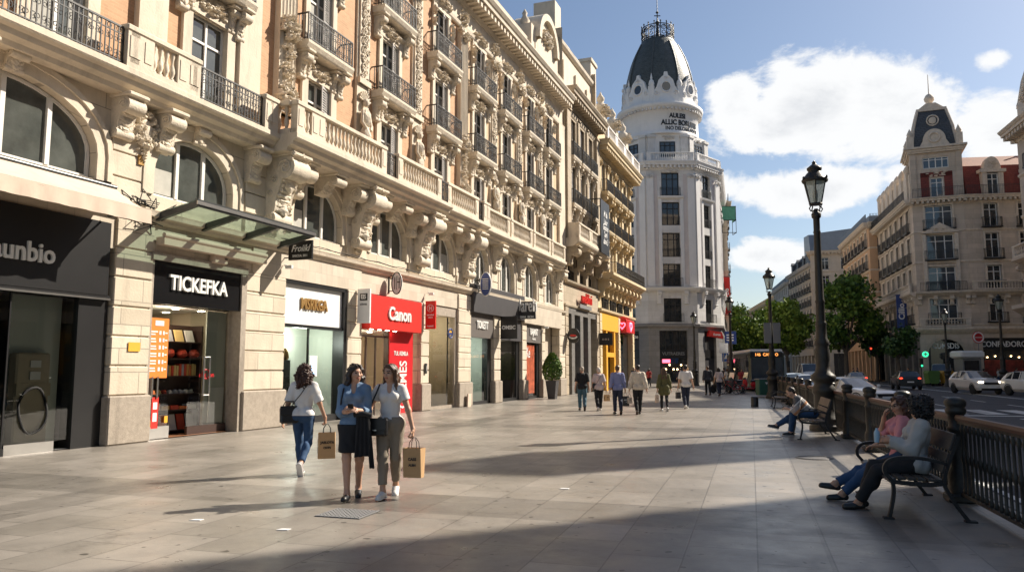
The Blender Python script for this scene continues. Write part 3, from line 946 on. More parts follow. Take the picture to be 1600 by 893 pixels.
 for c in (18.6, 21.4, 23.0, 25.8, 27.4, 30.2): corb(c, .36, 1.0, .8, 0)
 for c in (9.0, 12.42, 13.62, 16.75): corb(c, .42, .95, .55, 0)
 for c in (34.65, 38.2, 41.8, 45.0): corb(c, .62, 1.25, .62, 0)
 m = MB(); cluster(m, 13.02, 7.05, .75, .9, -.06, 46, .13); m.lump((13.02, -.14, 7.05), (.2, .12, .28), .1); cluster(m, 13.02, 6.5, .3, .35, -.05, 10, .09)
 part(m, 'cartouche', M['carved'], B1)
 for i, (a, b, c, d, e) in enumerate(ARCHES):
  add_arch_window(B1, a + .02, b - .02, c + .02, d, e - .02, .17, 4 if i == 0 else 3)
 # back body
 m = MB()
 m.box(U0, U1, 11.9, 12, 0, 20.2); m.box(U0 + .1, U1 - .1, .5, 12, 5.0, 5.2); m.box(U0 + .1, U1 - .1, .52, .6, 5.2, 8); 
 m.box(U0 + .1, U1 - .1, .6, .7, 8, 17.2)
 part(m, 'inner_wall', M['charcoal'], B1)
build_block()

# ---------------------------------------------------------------- second building: grey-beige with giant pilasters
def build_second():
 B = thing('apartment_block', 'narrower grey beige block with giant pilasters and a hanging black banner', 'building', FO, FRZ)
 a0, a1 = 46.55, 55.2
 bays = [48.75, 51.0, 53.3]
 m = MB()
 ops = [(c - .55, c + .55, z, z + h) for c in bays for z, h in ((9.75, 2.1), (12.6, 2.5), (15.8, 2.5))]
 wall(m, a0, a1, 9.4, 18.9, ops, depth=.35)
 wall(m, a0, a1, 7.3, 9.4, [(c - .75, c + .75, 7.35, 9.2) for c in bays], y=.25, depth=.4)
 m.box(a0, a1, 0, .4, 5.75, 7.12)
 m.box(a0, a1, .3, 12, 18.9, 19.2)
 m.quad((a0, 0, 17), (a0, 0, 24), (a0, 12, 24), (a0, 12, 17)); m.quad((a1, 0, 0), (a1, 12, 0), (a1, 12, 24), (a1, 0, 24))
 part(m, 'wall', M['stone_two'], B)
 m = MB()
 for c in (47.05, 54.75): pilaster(m, c, .8, 9.5, 18.7, .28)
 for c in (49.9, 52.15): pilaster(m, c, .35, 12.2, 18.7, .16)
 for c in bays: surround(m, c, 1.1, 12.6, 15.1, b=.15); surround(m, c, 1.1, 15.8, 18.3, b=.15, hood=False); cluster(m, c, 15.35, 1.0, .4, -.1, 14, .1)
 cornice(m, a0 - .1, a1 + .1, 19.0, 19.95, 1.0, dent=.5, dsize=.24)
 moulding(m, a0, a1, [(.1, 18.4), (.16, 18.5), (.16, 18.8), (.05, 18.85)])
 foliage_strip(m, a0 + 1, a0 + 1.4, 18.2, 18.9, -.1)
 moulding(m, a0, a1, [(.1, 7.1), (.22, 7.18), (.26, 7.3), (.02, 7.34)])
 moulding(m, a0, a1, [(.06, 5.62), (.10, 5.7), (.10, 5.78)])
 for c in (47.0, 49.9, 52.15, 54.8): 
  m.box(c - .28, c + .28, -.02, .3, 7.3, 8.4); corbel(m, c, .6, 9.42, 1.2, .95, 0, 0)
 part(m, 'trim', M['stone_two'], B)
 m = MB()
 moulding(m, a0, a1 - .2, [(.6, 9.4), (.85, 9.55), (1.0, 9.7), (1.05, 9.8), (1.05, 9.95)])
 balustrade(m, a0 + .1, a1 - .3, -.9, 9.95, 1.0, .4, [(a0 + .1, 49.6), (49.6, 52.4), (52.4, a1 - .3)])
 m.box(a0 + .1, a0 + .3, -.85, 0, 9.95, 10.95)
 part(m, 'stone_balcony', M['stone'], B)
 m = MB()                                    # attic
 m.box(a0, a1, .35, 12, 19.9, 23.2)
 moulding(m, a0, a1, [(.1, 23.0), (.22, 23.15), (.26, 23.35), (.02, 23.4)], .35)
 for c in (48, 51, 54): m.box(c - .5, c + .5, .2, .4, 20.4, 22.2)
 part(m, 'attic', M['stone'], B)
 m = MB()
 for c in (48.2, 50.9, 53.4): m = MB(); m.lathe([(.95, 23.3), (.95, 23.9), (.85, 24.4), (.55, 24.85), (.1, 25.05)], 16, (c, 1.6, 0)); part(m, 'roof_dome', M['zinc'], B)
 m = MB()
 m.prism([(.8, 23.3), (3, 24.3), (11, 24.5), (11, 23.3)], 'x', a0, a1)
 part(m, 'roof', M['zinc'], B)
 m = MB()
 m.box(46.6, 47.9, .5, 2, 23.2, 26); part(m, 'chimney', M['stone'], B); m = MB()
 m.box(55.0, 56.6, .3, 1.8, 20, 25.0); m.box(54.9, 56.7, .2, 1.9, 25.0, 25.25)
 part(m, 'chimney', M['stone'], B)
 i = 0
 for c in bays:
  for z, h in ((9.75, 2.1), (12.6, 2.5), (15.8, 2.5)):
   add_window(B, c, .2, z, 1.1, h, 'french', 'white_frame', 'pane', 2 if i % 2 else 1, i % 3 == 1); i += 1
  add_window(B, c, .5, 7.35, 1.5, 1.85, 'triple', 'iron', 'pane_dark')
  add_railing(B, c, .25, 7.35, 1.5, .75, .02, False)
  for z in (12.5, 15.7):
   add_balcony(B, c, 0, z, 1.9, .4, 'stone', False); add_railing(B, c, 0, z, 1.84, .95, .36, False)
 m = MB()                                    # shop level: grey granite pillars
 for c in (48.5, 50.6, 52.6): m = MB(); m.box(c - .36, c + .36, -.02, .5, 0, 5.2); part(m, 'granite_pillar', M['grey_stone'], B)
 m = MB(); m.box(47.27, 54.5, .0, .5, 5.2, 5.6); part(m, 'granite_lintel', M['grey_stone'], B)
 for c in (46.95, 54.9):
  m = MB()
  for k in range(9): m.bbox(c - .38, c + .32, -.08, .5, .02 + k * .62, .60 + k * .62, .02)
  m.box(c - .35, c + .29, -.05, .45, 0, 5.55)
  part(m, 'pier', M['stone_two'], B)
 m = MB(); m.box(47.2, 54.7, .6, .66, 0, 5.3); part(m, 'shop_glazing', M['pane_dark'], B)
 m = MB(); m.box(50.0, 51.3, .56, .59, 2.4, 3.6); part(m, 'window_poster', M['redside'], B)
 m = MB(); m.box(a0, a1, 11.5, 12, 0, 24); m.box(a0 + .1, a1 - .1, .7, 1, 0, 19); part(m, 'inner_wall', M['charcoal'], B)
build_second()

# ---------------------------------------------------------------- third building: yellow stone with roof statues
def build_third():
 B = thing('apartment_block', 'yellow stone block with roof urns and a long iron balcony, last before the white tower', 'building', FO, FRZ)
 a0, a1 = 55.25, 67.6
 bays = [57.1, 59.6, 62.1, 64.7]
 m = MB()
 ops = [(c - .6, c + .6, z, z + h) for c in bays for z, h in ((8.9, 2.3), (12.2, 2.4), (15.2, 2.3))] + [(c - .75, c + .75, 6.15, 8.0) for c in bays]
 wall(m, a0, a1, 5.95, 18.0, ops, depth=.35)
 m.quad((a1, 0, 0), (a1, 14, 0), (a1, 14, 18), (a1, 0, 18))
 part(m, 'wall', M['stone_three'], B)
 m = MB()
 for c in (55.7, 58.35, 60.85, 63.4, 66.6): pilaster(m, c, .5, 8.8, 17.6, .16); spiral_capital(m, c, 17.3, .6, -.18)
 for c in bays:
  surround(m, c, 1.2, 12.2, 14.6, b=.15); surround(m, c, 1.2, 15.2, 17.5, b=.15, hood=False)
  cluster(m, c, 15.0, 1.0, .4, -.12, 12, .12); cluster(m, c, 11.6, 1.1, .6, -.1, 16, .14)
 moulding(m, a0, a1 + .2, [(.8, 8.25), (.95, 8.4), (1.15, 8.5), (1.2, 8.55), (1.2, 8.75)])
 for k in range(9):
  corbel(m, a0 + .5 + k * (a1 - a0 - 1) / 8, .4, 8.25, 1.3, .85, 0)
 moulding(m, a0, a1 + .15, [(.05, 5.85), (.25, 5.95), (.28, 6.1), (.02, 6.14)])
 cornice(m, a0 - .05, a1 + .5, 17.9, 18.9, 1.1, dent=.5, dsize=.24)
 m.box(a0, a1, .2, 12, 18.9, 20.6); moulding(m, a0, a1, [(.1, 20.45), (.25, 20.6), (.28, 20.8), (.02, 20.85)], .2)
 part(m, 'trim', M['stone_three'], B)
 m = MB(); balustrade(m, a0 + .2, a1, -.75, 18.9, 1.15, .45, [(a0 + .2 + k * 3.05, a0 + 3.25 + k * 3.05) for k in range(4)], .26); part(m, 'roof_balustrade', M['white_plain'], B)
 m = MB()
 for c in (58.0, 62.0, 66.0):
  m = MB(); m.box(c - .45, c + .45, -.1, .8, 20.6, 21.6); m.lathe([(.3, 0), (.5, .2), (.6, .6), (.45, .9), (.2, 1.1), (.3, 1.25), (.32, 1.45), (.12, 1.75), (.02, 2.0)], 12, (c, .3, 21.6)); cluster(m, c, 22.0, 1.4, .9, 0, 24, .3)
  part(m, 'roof_urn', M['carved'], B)
 m = MB(); m.prism([(1, 20.7), (3, 22), (11, 22), (11, 20.7)], 'x', a0, a1); part(m, 'roof', M['zinc'], B)
 i = 0
 for c in bays:
  for z, h in ((8.9, 2.3), (12.2, 2.4), (15.2, 2.3)):
   add_window(B, c, .2, z, 1.2, h, 'french', 'white_frame', 'pane', 1, i % 3 == 0); i += 1
  add_window(B, c, .25, 6.15, 1.5, 1.85, 'triple', 'iron', 'pane_dark')
  add_railing(B, c, 0, 6.12, 1.7, .8, .12, False)
  for z in (12.05, 15.05):
   add_balcony(B, c, 0, z, 2.2, .7, 'stone_three', False); add_railing(B, c, 0, z, 2.1, .95, .62, False)
 m = MB(); iron_railing(m, a0 + 1.5, a1, 8.75, .95, -1.1, 0, .13, True); part(m, 'balcony_railing', M['iron'], B)
 m = MB()
 m.box(a0 + .35, 61.5, -.1, .3, 4.55, 5.84)
 for c in (57.6, 60.2): m.box(c - .22, c + .22, -.06, .3, 0, 4.55)
 m.box(57.8, 60.0, -.05, .3, 2.55, 2.9)
 part(m, 'yellow_shopfront', M['yellow'], B)
 for c in (55.6, 61.7, 67.2):
  m = MB()
  for k in range(9): m.bbox(c - .3, c + .35, -.12, .5, .02 + k * .64, .62 + k * .64, .02)
  m.box(c - .28, c + .33, -.09, .45, 0, 5.7)
  part(m, 'pier', M['stone_three'], B)
 m = MB(); m.box(62.1, 66.8, .0, .4, 4.7, 5.84); part(m, 'shop_lintel', M['stone_three'], B)
 m = MB(); m.box(a0 + .3, a1 - .2, .32, .36, 0, 4.6); part(m, 'shop_glazing', M['pane_dark'], B)
 m = MB(); m.box(a0, a1, 11.5, 12, 0, 20); m.box(a0 + .1, a1 - .1, .7, 1, 0, 18.5); part(m, 'inner_wall', M['charcoal'], B)
build_third()
# ---------------------------------------------------------------- shopfronts, signs and what stands in the windows
def fthing(name, label, cat, u, w=0.0, z=0.0, group=None):
 return thing(name, label, cat, fworld(u, w, z), FRZ, group)
def fobj(mb, name, mats, u, w, z, label, cat, group=None):
 return tag(mb.obj(name, mats, None, fworld(u, w, z), FRZ), label, cat, group)
def interior(u0, u1, zc, depth, wallm, floorm='farpave', back='sand'):
 m = MB()
 m.cur = 0
 m.quad((u0, depth, 0), (u1, depth, 0), (u1, depth, zc), (u0, depth, zc)); m.cur = 1
 m.quad((u0, .5, 0), (u0, depth, 0), (u0, depth, zc), (u0, .5, zc)); m.quad((u1, .5, 0), (u1, .5, zc), (u1, depth, zc), (u1, depth, 0)); m.cur = 2
 m.quad((u0, .1, .02), (u1, .1, .02), (u1, depth, .02), (u0, depth, .02)); m.cur = 3
 m.quad((u0, .1, zc), (u0, depth, zc), (u1, depth, zc), (u1, .1, zc))
 return part(m, 'shop_interior', [M[back], M[wallm], M[floorm], M['ceil']], B1)
def downlights(u0, u1, z, ys, n):
 for i in range(n):
  for y in ys:
   m = MB(); u = u0 + (u1 - u0) * (i + .5) / n
   m.lathe([(.09, 0), (.09, -.012)], 12, (u, y, z)); part(m, 'downlight', M['lit'], B1)
def shop_lamp(u, y, z, power, col=(1, .82, .6)):
 ld = bpy.data.lights.new('shop_lamp', 'POINT'); ld.energy = power; ld.color = col; ld.shadow_soft_size = .25
 o = bpy.data.objects.new('shop_lamp', ld); COL.objects.link(o); o.location = fworld(u, -y, z)
def glass(parent, u0, u1, z0, z1, y, mat_='clear', name='glass_pane'):
 m = MB(); m.quad((u0, y, z0), (u1, y, z0), (u1, y, z1), (u0, y, z1)); return part(m, name, M[mat_], parent)
def bars(m, *rects):
 for (a, b, c, d, y0, y1) in rects: m.box(a, b, y0, y1, c, d)

def shops():
 # ---------- shop one: black fascia, glass front
 interior(7, 12.45, 3.2, 4.5, 'charcoal', 'grey', 'black')
 T = fthing('shopfront', 'black shopfront under the cream awning with dark glass and a pale inner panel', 'shopfront', 9.8)
 def X(u): return u - 9.8
 m = MB(); bars(m, (X(7), X(12.42), 3.12, 3.2, -.04, .3), (X(11.75), X(12.46), 0, 3.12, .06, .4), (X(7), X(7.08), 0, 3.1, .1, .2), (X(10.3), X(10.33), 0, 3.1, .1, .14), (X(7), X(10.35), 0, .14, .08, .2)); part(m, 'frame', M['black'], T)
 m = MB(); bars(m, (X(10.36), X(11.4), 0, .2, .10, .16)); part(m, 'steel_sill', M['steel'], T); m = MB(); bars(m, (X(7), X(12.42), 3.1, 3.14, -.06, -.03)); part(m, 'steel_trim', M['steel'], T)
 glass(T, X(7.05), X(10.3), .14, 3.1, .12); glass(T, X(10.34), X(11.75), .2, 3.1, .13)
 m = MB(); bars(m, (X(9.7), X(10.55), .05, 3.1, 1.3, 1.34), (X(10.62), X(11.72), .05, 3.1, .5, .54)); part(m, 'inner_panel', M['palewall'], T)
 m = MB(); m.box(X(7), X(12.35), -.05, .3, 3.2, 4.78); part(m, 'fascia', M['black'], T)
 m = MB(); m.text('aunbio', .54, XZ(X(10.38), -.075, 3.88), .05, .010, sx=.90); part(m, 'lettering', M['letter_white'], T)
 m = MB(); m.box(-.13, .13, -.01, .0, -.17, .17); o = part(m, 'notice', M['white'], T, (X(9.72), .10, 1.62)); m = MB(); m.box(-.12, .12, -.014, -.011, -.02, .06); part(m, 'notice_stripe', M['red'], o)
 S = fthing('information_stand', 'mustard yellow stand with a looped black hose behind the dark shop glass', 'stand', 10.95, -.32)
 m = MB(); m.bbox(-.36, .36, -.12, .12, 0, 1.95, .03); m.box(-.36, .36, -.15, -.1, 1.1, 1.35); part(m, 'cabinet', M['sand'], S)
 m = MB(); m.tube([(.30 * math.cos(a) - .02, -.19 + .03 * math.sin(a * 3), .82 + .45 * math.sin(a)) for a in [k * .3 for k in range(22)]], .025, 6); part(m, 'hose', M['rubber'], S)
 m = MB(); m.box(-.1, .12, -.16, -.13, 1.42, 1.58); m.box(-.1, .12, -.16, -.13, 1.66, 1.8); part(m, 'notice', M['white'], S)
 # awning
 A = fthing('awning', 'cream canvas awning sagging over the black shopfront', 'awning', 9.4, 0, 0)
 m = MB(); n = 20
 P = []
 for i in range(n + 1):
  u = -2.9 + 5.85 * i / n
  for k in range(7):
   t = k / 6; sag = -.05 * math.sin(math.pi * t) * (1 + .3 * math.sin(i * 1.3))
   P.append((u, -.1 - 1.05 * t, 5.55 - .58 * t + sag))
 F = [(i * 7 + k, (i + 1) * 7 + k, (i + 1) * 7 + k + 1, i * 7 + k + 1) for i in range(n) for k in range(6)]
 m.add(P, F, True); o = part(m, 'canvas', M['canvas'], A)
 m = MB(); P = []
 for i in range(n * 2 + 1):
  u = -2.9 + 5.85 * i / (2 * n)
  for k in range(3): P.append((u, -1.16 + .012 * math.sin(i * 1.7) * k, 4.99 - .15 * k))
 m.add(P, [(i * 3 + k, i * 3 + 3 + k, i * 3 + 4 + k, i * 3 + 1 + k) for i in range(2 * n) for k in range(2)], True); part(m, 'valance', M['canvas'], A)
 m = MB(); m.tube([(-2.9, -1.13, 4.97), (2.95, -1.13, 4.97)], .03, 8); m.tube([(-2.9, -.1, 5.56), (2.95, -.1, 5.56)], .06, 8); m.tube([(2.8, -.1, 4.9), (2.8, -1.1, 4.95)], .025, 6); part(m, 'awning_bar', M['darksteel'], A)
 # ---------- shop two: open door, shelves
 interior(13.6, 16.7, 3.15, 4.2, 'sand', 'woodfloor', 'sand')
 T = fthing('shopfront', 'open glass doorway below the black ticket shop board, stone jambs either side', 'shopfront', 15.1)
 X = lambda u: u - 15.1
 m = MB(); bars(m, (X(13.5), X(16.75), 4.15, 4.32, -.1, .1), (X(16.55), X(16.75), 0, 4.15, -.08, .4), (X(13.5), X(13.6), 0, 4.15, -.04, .4)); part(m, 'stone_jamb', M['plinth'], T)
 m = MB(); m.box(X(13.6), X(16.55), -.03, .35, 3.15, 4.15); part(m, 'fascia', M['blackgloss'], T)
 m = MB(); m.text('TICKEFKA', .50, XZ(X(15.02), -.06, 3.66), .06, .010, sx=.86); part(m, 'lettering', M['letter_white'], T)
 o = glass(T, X(13.62), X(14.4), .02, 3.1, .15, name='door'); m = MB(); bars(m, (X(13.62), X(14.4), .02, .3, .10, .18)); part(m, 'door_rail', M['steel'], o)
 m = MB()
 for x in (13.82, 13.98): m.tube([(X(x), .08, .95), (X(x), .08, 1.45)], .02, 6)
 part(m, 'handle', M['steel'], o)
 o = glass(T, X(15.15), X(16.5), .1, 3.1, .30, name='door'); m = MB(); bars(m, (X(15.15), X(16.5), .02, .22, .26, .34)); part(m, 'door_rail', M['darkwood'], o)
 m = MB()
 for x in (15.62, 15.83): m.tube([(X(x), .24, .95), (X(x), .24, 1.95)], .022, 6)
 for z in (.97, 1.93): m.tube([(X(15.62), .24, z), (X(15.83), .24, z)], .018, 6)
 part(m, 'handle', M['steel'], o)
 m = MB(); m.ring((X(15.75), .285, 1.5), .12, .018, n=14, m=4); m.text('n  c  on', .17, XZ(X(15.78), .29, 1.48), .004, .004); part(m, 'lettering', M['redside'], o)
 m = MB(); m.box(X(15.86), X(16.66), .42, .46, .02, 3.12); part(m, 'inner_panel', M['palewall'], T)
 m = MB(); m.prism([(X(15.95), .26), (X(16.45), .26), (X(16.5), 1.15), (X(16.0), 1.15)], 'y', .35, .39); tag(m.obj('white_board', M['white'], None, fworld(15.1, 0), FRZ), 'plain white board leaning behind the right door of the ticket shop', 'board')
 downlights(13.8, 16.5, 3.145, (.8, 2.0), 3)
 shop_lamp(14.7, .55, 2.8, 22)
 P = fthing('price_poster', 'orange poster with white price rows hanging on the left glass door', 'poster', 13.98, -.12, 2.12)
 m = MB(); m.box(-.29, .29, -.012, 0, -.70, .70); part(m, 'sheet', M['orange'], P)
 m = MB(); m.box(-.13, .13, -.018, -.013, .52, .64)
 for r in range(6):
  z = .36 - r * .17
  m.box(-.24, -.24 + random.uniform(.12, .2), -.018, -.013, z, z + .035); m.box(-.24, -.24 + random.uniform(.1, .2), -.018, -.013, z - .06, z - .03)
  m.box(.0, .06, -.018, -.013, z - .05, z + .04); m.box(.11, .16, -.018, -.013, z - .05, z + .04); m.box(.18, .25, -.018, -.013, z - .02, z + .01)
 part(m, 'print', M['letter_white'], P)
 m = MB(); m.box(-.1, .1, -.012, 0, -.36, .36); m.cur = 1; m.box(-.06, .06, -.016, -.012, -.2, .0); m.box(-.06, .06, -.016, -.012, .08, .24)
 fobj(m, 'leaflet', [M['red'], M['white']], 13.95, -.11, .62, 'small red leaflet low on the left glass door beneath the orange poster', 'leaflet')
 m = MB(); m.box(-.05, .05, -.01, 0, -.08, .08); fobj(m, 'sticker', M['yellow'], 14.3, -.11, .45, 'small yellow sticker low on the left glass door', 'sticker')
 S = fthing('shelf_unit', 'tall dark shelf unit full of goods inside the ticket shop', 'shelves', 15.35, -.72)
 m = MB(); m.box(-.95, .7, .32, .36, 0, 2.75); m.box(-.98, -.93, 0, .36, 0, 2.75); m.box(.66, .72, 0, .36, 0, 2.75); part(m, 'carcass', M['darkwood'], S)
 ZS = (.12, .62, 1.02, 1.46, 1.9, 2.32)
 for z in ZS:
  m = MB(); m.box(-.93, .68, 0, .34, z - .03, z); part(m, 'shelf', M['darkwood'], S)
 cols = [mat('book_cover', c, .5, var=.05) for c in ((.55, .30, .08), (.62, .60, .56), (.5, .06, .03), (.62, .16, .04), (.35, .34, .36), (.60, .44, .18))]
 for zi, (zz, kind) in enumerate(zip(ZS, ('stand', 'flat', 'small', 'spine', 'ball', 'box'))):
  x = -.85
  while x < .55:
   m = MB()
   if kind == 'stand': m.prism([(.05, 0), (.08, 0), (.18, .38), (.15, .38)], 'x', 0, .24); w = .3
   elif kind == 'flat': m.bbox(0, .26, .03, .26, 0, random.uniform(.05, .2), .005); w = .3
   elif kind == 'small': m.lump((.07, .12, .05), (.07, .07, .05), .3); m.box(.02, .12, .06, .16, 0, .03); w = .18
   elif kind == 'spine': m.box(0, random.uniform(.05, .07), .05, .22, 0, random.uniform(.25, .31)); w = .085
   elif kind == 'ball': m.lump((.17, .16, .12), (.16, .13, .13), .2); w = .42
   else: m.prism([(.06, 0), (.1, 0), (.2, .3), (.16, .3)], 'x', 0, .26); w = .36
   nm, lb = {'stand': ('display_book', 'display book leaning on the lowest shelf of the ticket shop'), 'flat': ('book_stack', 'flat pile of books on the second lowest shelf'), 'small': ('souvenir', 'tiny souvenir on the third shelf from the floor'), 'spine': ('book', 'upright book in the row on the third shelf from the top'), 'ball': ('gift_pouch', 'rounded red gift pouch on the second shelf from the top'), 'box': ('picture_card', 'large card propped on the top shelf')}[kind]
   c = cols[2] if kind == 'ball' else random.choice(cols)
   o = m.obj(nm, c, None, fworld(15.35 + x, -.72, zz), FRZ)
   tag(o, lb, nm.replace('_', ' '), {'stand': 'books on the lowest shelf', 'flat': 'book piles on the second shelf', 'small': 'souvenirs on the third shelf', 'spine': 'upright books in a row', 'ball': 'red pouches on the shelf', 'box': 'cards on the top shelf'}[kind])
   x += w
 m = MB(); m.box(-.16, .16, -.012, 0, -.1, .1); fobj(m, 'yellow_notice', M['yellow'], 13.1, .075, 2.12, 'small yellow notice stuck on the stone pier between the first two shops', 'notice')
 m = MB(); m.box(-.07, .07, -.04, 0, -.11, .11); fobj(m, 'wall_box', M['gold'], 13.0, .07, 6.35, 'small brass wall box on the pier between the first two arched windows', 'wall box')
 # glass canopy
 C = fthing('glass_canopy', 'dark steel and green glass canopy over the ticket shop door', 'canopy', 15.9)
 X = lambda u: u - 15.9
 a, b, pr = X(13.5), X(18.0), 1.25
 m = MB()
 def beam(x): m.prism([(0, 5.02), (0, 5.2), (-pr, 5.42), (-pr, 5.30)], 'x', x - .05, x + .05)
 for x in (a + .05, a + 1.5, a + 3.0, b - .05): beam(x)
 m.box(a, b, -pr - .06, -pr, 5.30, 5.47); m.box(a, b, -.08, 0, 5.05, 5.22)
 part(m, 'steel_frame', M['darksteel'], C)
 m = MB(); m.box(a - .02, b + .02, -pr - .09, -pr - .062, 5.34, 5.42); part(m, 'front_gutter', M['steel'], C)
 m = MB(); m.add([(a, -.02, 5.215), (b, -.02, 5.215), (b, -pr, 5.44), (a, -pr, 5.44)], [(0, 1, 2, 3)]); part(m, 'glass_roof', M['canopyglass'], C)
 m = MB(); m.tube([(a + .1, -.28, 4.72), (b - .75, -.28, 4.72)], .06, 8); m.box(a + .1, b - .75, -.3, -.05, 4.5, 4.68); part(m, 'rolled_blind', M['canvas'], C)
 m = MB(); m.bbox(-.24, .24, -.2, 0, -.12, .12, .02); m.cur = 1; m.lathe([(.04, 0), (.05, .03)], 8, (.16, -.2, 0)); fobj(m, 'alarm_box', [M['canvas'], M['black']], 15.6, .0, 4.42, 'small cream alarm box on the wall beneath the glass canopy', 'alarm box')
 m = MB()
 for k in range(6):
  pts = [(-5 + t * 5.2, -.05 - .03 * k * (t > .9), 5.42 - .10 * t + .02 * k + .025 * math.sin(t * 9 + k)) for t in [q / 18 for q in range(19)]]
  m.tube(pts, .012, 4)
 for k in range(16):
  c = Vector((random.uniform(-.5, .35), -.12, 5.3 + random.uniform(-.3, .2)))
  m.tube([c, c + Vector((random.uniform(-.4, .4), -.1, random.uniform(-.2, .25))), c + Vector((random.uniform(-.4, .4), .05, random.uniform(-.35, .2)))], .012, 4)
 fobj(m, 'cable_bundle', M['rubber'], 13.3, 0, 0, 'tangle of black cables along the ledge between awning and glass canopy', 'cables')
 # ---------- shop three: white board
 interior(18.5, 21.7, 2.95, 1.5, 'palewall', 'farpave', 'palewall')
 T = fthing('shopfront', 'shop window below the white board with bronze letters, pale green inside', 'shopfront', 20.1)
 X = lambda u: u - 20.1
 m = MB(); bars(m, (X(18.5), X(21.68), 4.13, 4.25, -.02, .3), (X(21.55), X(21.72), 0, 4.2, -.02, .4), (X(18.5), X(21.6), 2.86, 2.95, .02, .3), (X(19.95), X(20.0), .2, 2.86, .2, .26), (X(18.5), X(21.6), 0, .2, .1, .3)); part(m, 'frame', M['black'], T)
 m = MB(); m.box(X(18.52), X(21.55), .08, .3, 2.96, 4.13); part(m, 'white_board', M['white'], T)
 m = MB(); m.text('MSRKGA', .46, XZ(X(20.0), .05, 3.58), .06, .012, sx=.76); part(m, 'lettering', M['gold'], T)
 glass(T, X(18.5), X(21.58), .2, 2.88, .16)
 m = MB(); bars(m, (X(18.55), X(19.5), .2, 1.9, .5, .95)); part(m, 'display_plinth', M['black'], T)
 m = MB(); m.box(-.2, .2, -.01, 0, -.32, .32); m.cur = 1
 for k in range(5): m.box(-.14, random.uniform(0, .15), -.014, -.01, .2 - k * .11, .25 - k * .11)
 fobj(m, 'window_notice', [M['white'], M['litblue']], 20.15, -.14, 1.72, 'white notice with blue print in the pale green shop window', 'notice')
 for k in range(5):
  m = MB(); m.lump((0, 0, .16), (.1, .1, .2), .5); fobj(m, 'ornament', M['gold'], 18.75 + k * .19, -.7, 1.9, 'golden ornament on the black plinth in the pale green shop window', 'ornament', 'golden ornaments on the plinth')
 downlights(18.8, 21.4, 2.945, (.6,), 3); shop_lamp(20.4, .8, 2.5, 35, (.95, 1, .9))
 # ---------- red shop
 interior(22.65, 27, 3.0, 3.5, 'sand', 'farpave', 'sand')
 T = fthing('shopfront', 'bright red shopfront with a projecting box fascia and red side panel', 'shopfront', 24.8)
 X = lambda u: u - 24.8
 m = MB(); m.bbox(X(22.7), X(26.5), -.30, .2, 3.0, 4.17, .01); part(m, 'fascia', M['red'], T)
 m = MB(); m.text('Canon', .66, XZ(X(24.75), -.33, 3.58), .05, .014, sx=.95); part(m, 'lettering', M['letter_white'], T)
 m = MB(); bars(m, (X(24.7), X(26.5), 0, 3.0, .06, .3)); part(m, 'side_panel', M['redside'], T)
 m = MB(); m.text('TUL KEMILA', .22, XZ(X(25.55), .05, 2.2), .01, .004, sx=.9)
 v, f = text_mesh('GUEMES', .78, .01, .012, 'CENTER', 0); mm = XZ(X(25.75), .05, 1.05) @ Matrix.Rotation(R(90), 4, 'Z')
 m.add([mm @ Vector((p[0] * .62, p[1], p[2])) for p in v], f); part(m, 'panel_lettering', M['letter_white'], T)
 m = MB(); bars(m, (X(22.72), X(22.84), 0, 3, .1, .25), (X(23.3), X(23.36), 0, 2.75, .2, .26), (X(23.95), X(24.0), 0, 2.75, .2, .26), (X(22.84), X(24.7), 2.75, 2.82, .2, .26), (X(24.68), X(24.75), 0, 3, .1, .3)); part(m, 'frame', M['darkwood'], T)
 glass(T, X(23.36), X(24.7), .02, 2.75, .22, name='door')
 m = MB()
 for k in range(4): m.lathe([(.07, 0), (.07, -.012)], 10, (X(23.1 + k * .55), -.12, 2.998))
 part(m, 'downlight', M['lit'], T); downlights(22.9, 26.8, 2.995, (1.0,), 3); shop_lamp(23.8, 1.4, 2.6, 55)
 # ---------- magazine window
 interior(27.65, 30.45, 3.9, 2.2, 'sand', 'farpave', 'sand')
 T = fthing('shopfront', 'tall plain shop window between stone piers with a magazine rack inside', 'shopfront', 29)
 X = lambda u: u - 29
 m = MB(); bars(m, (X(27.65), X(30.45), 3.85, 4.25, .05, .3), (X(30.3), X(30.45), 0, 3.9, .05, .3), (X(27.65), X(30.4), 0, .12, .1, .25)); part(m, 'frame', M['plinth'], T)
 glass(T, X(27.65), X(30.3), .12, 3.85, .14)
 m = MB(); m.lathe([(.2, 0), (.2, .004)], 20); mm = Matrix.Rotation(R(90), 4, 'X'); m.v = [tuple(mm @ Vector(p)) for p in m.v]; m.cur = 1
 m2 = MB(); m2.ring((0, -.005, 0), .2, .03, n=20); m2.box(-.12, .12, -.012, -.004, -.06, .02); m2.cur = 1; m2.box(-.1, .1, -.012, -.004, .03, .1)
 fobj(m2, 'window_sticker', [M['blue'], M['yellow']], 30.0, -.12, 3.15, 'round blue and yellow sticker high on the magazine shop window', 'sticker')
 S = fthing('magazine_rack', 'black rack of magazines leaning in the tall shop window', 'rack', 28.75, -.65)
 m = MB(); m.prism([(0, 0), (.1, 0), (.4, 2.0), (.3, 2.0)], 'x', -.62, -.55); m.prism([(0, 0), (.1, 0), (.4, 2.0), (.3, 2.0)], 'x', .55, .62); m.prism([(.08, .2), (.12, .2), (.42, 2.0), (.38, 2.0)], 'x', -.55, .55)
 for k in range(4): m.box(-.55, .55, -.02 + .07 * k, .14 + .07 * k, .22 + k * .46, .26 + k * .46)
 part(m, 'rack_frame', M['black'], S)
 cs = [mat('magazine_cover', c, .35, var=.35, scale=6) for c in ((.18, .30, .34), (.50, .34, .10), (.12, .18, .28), (.42, .42, .38))]
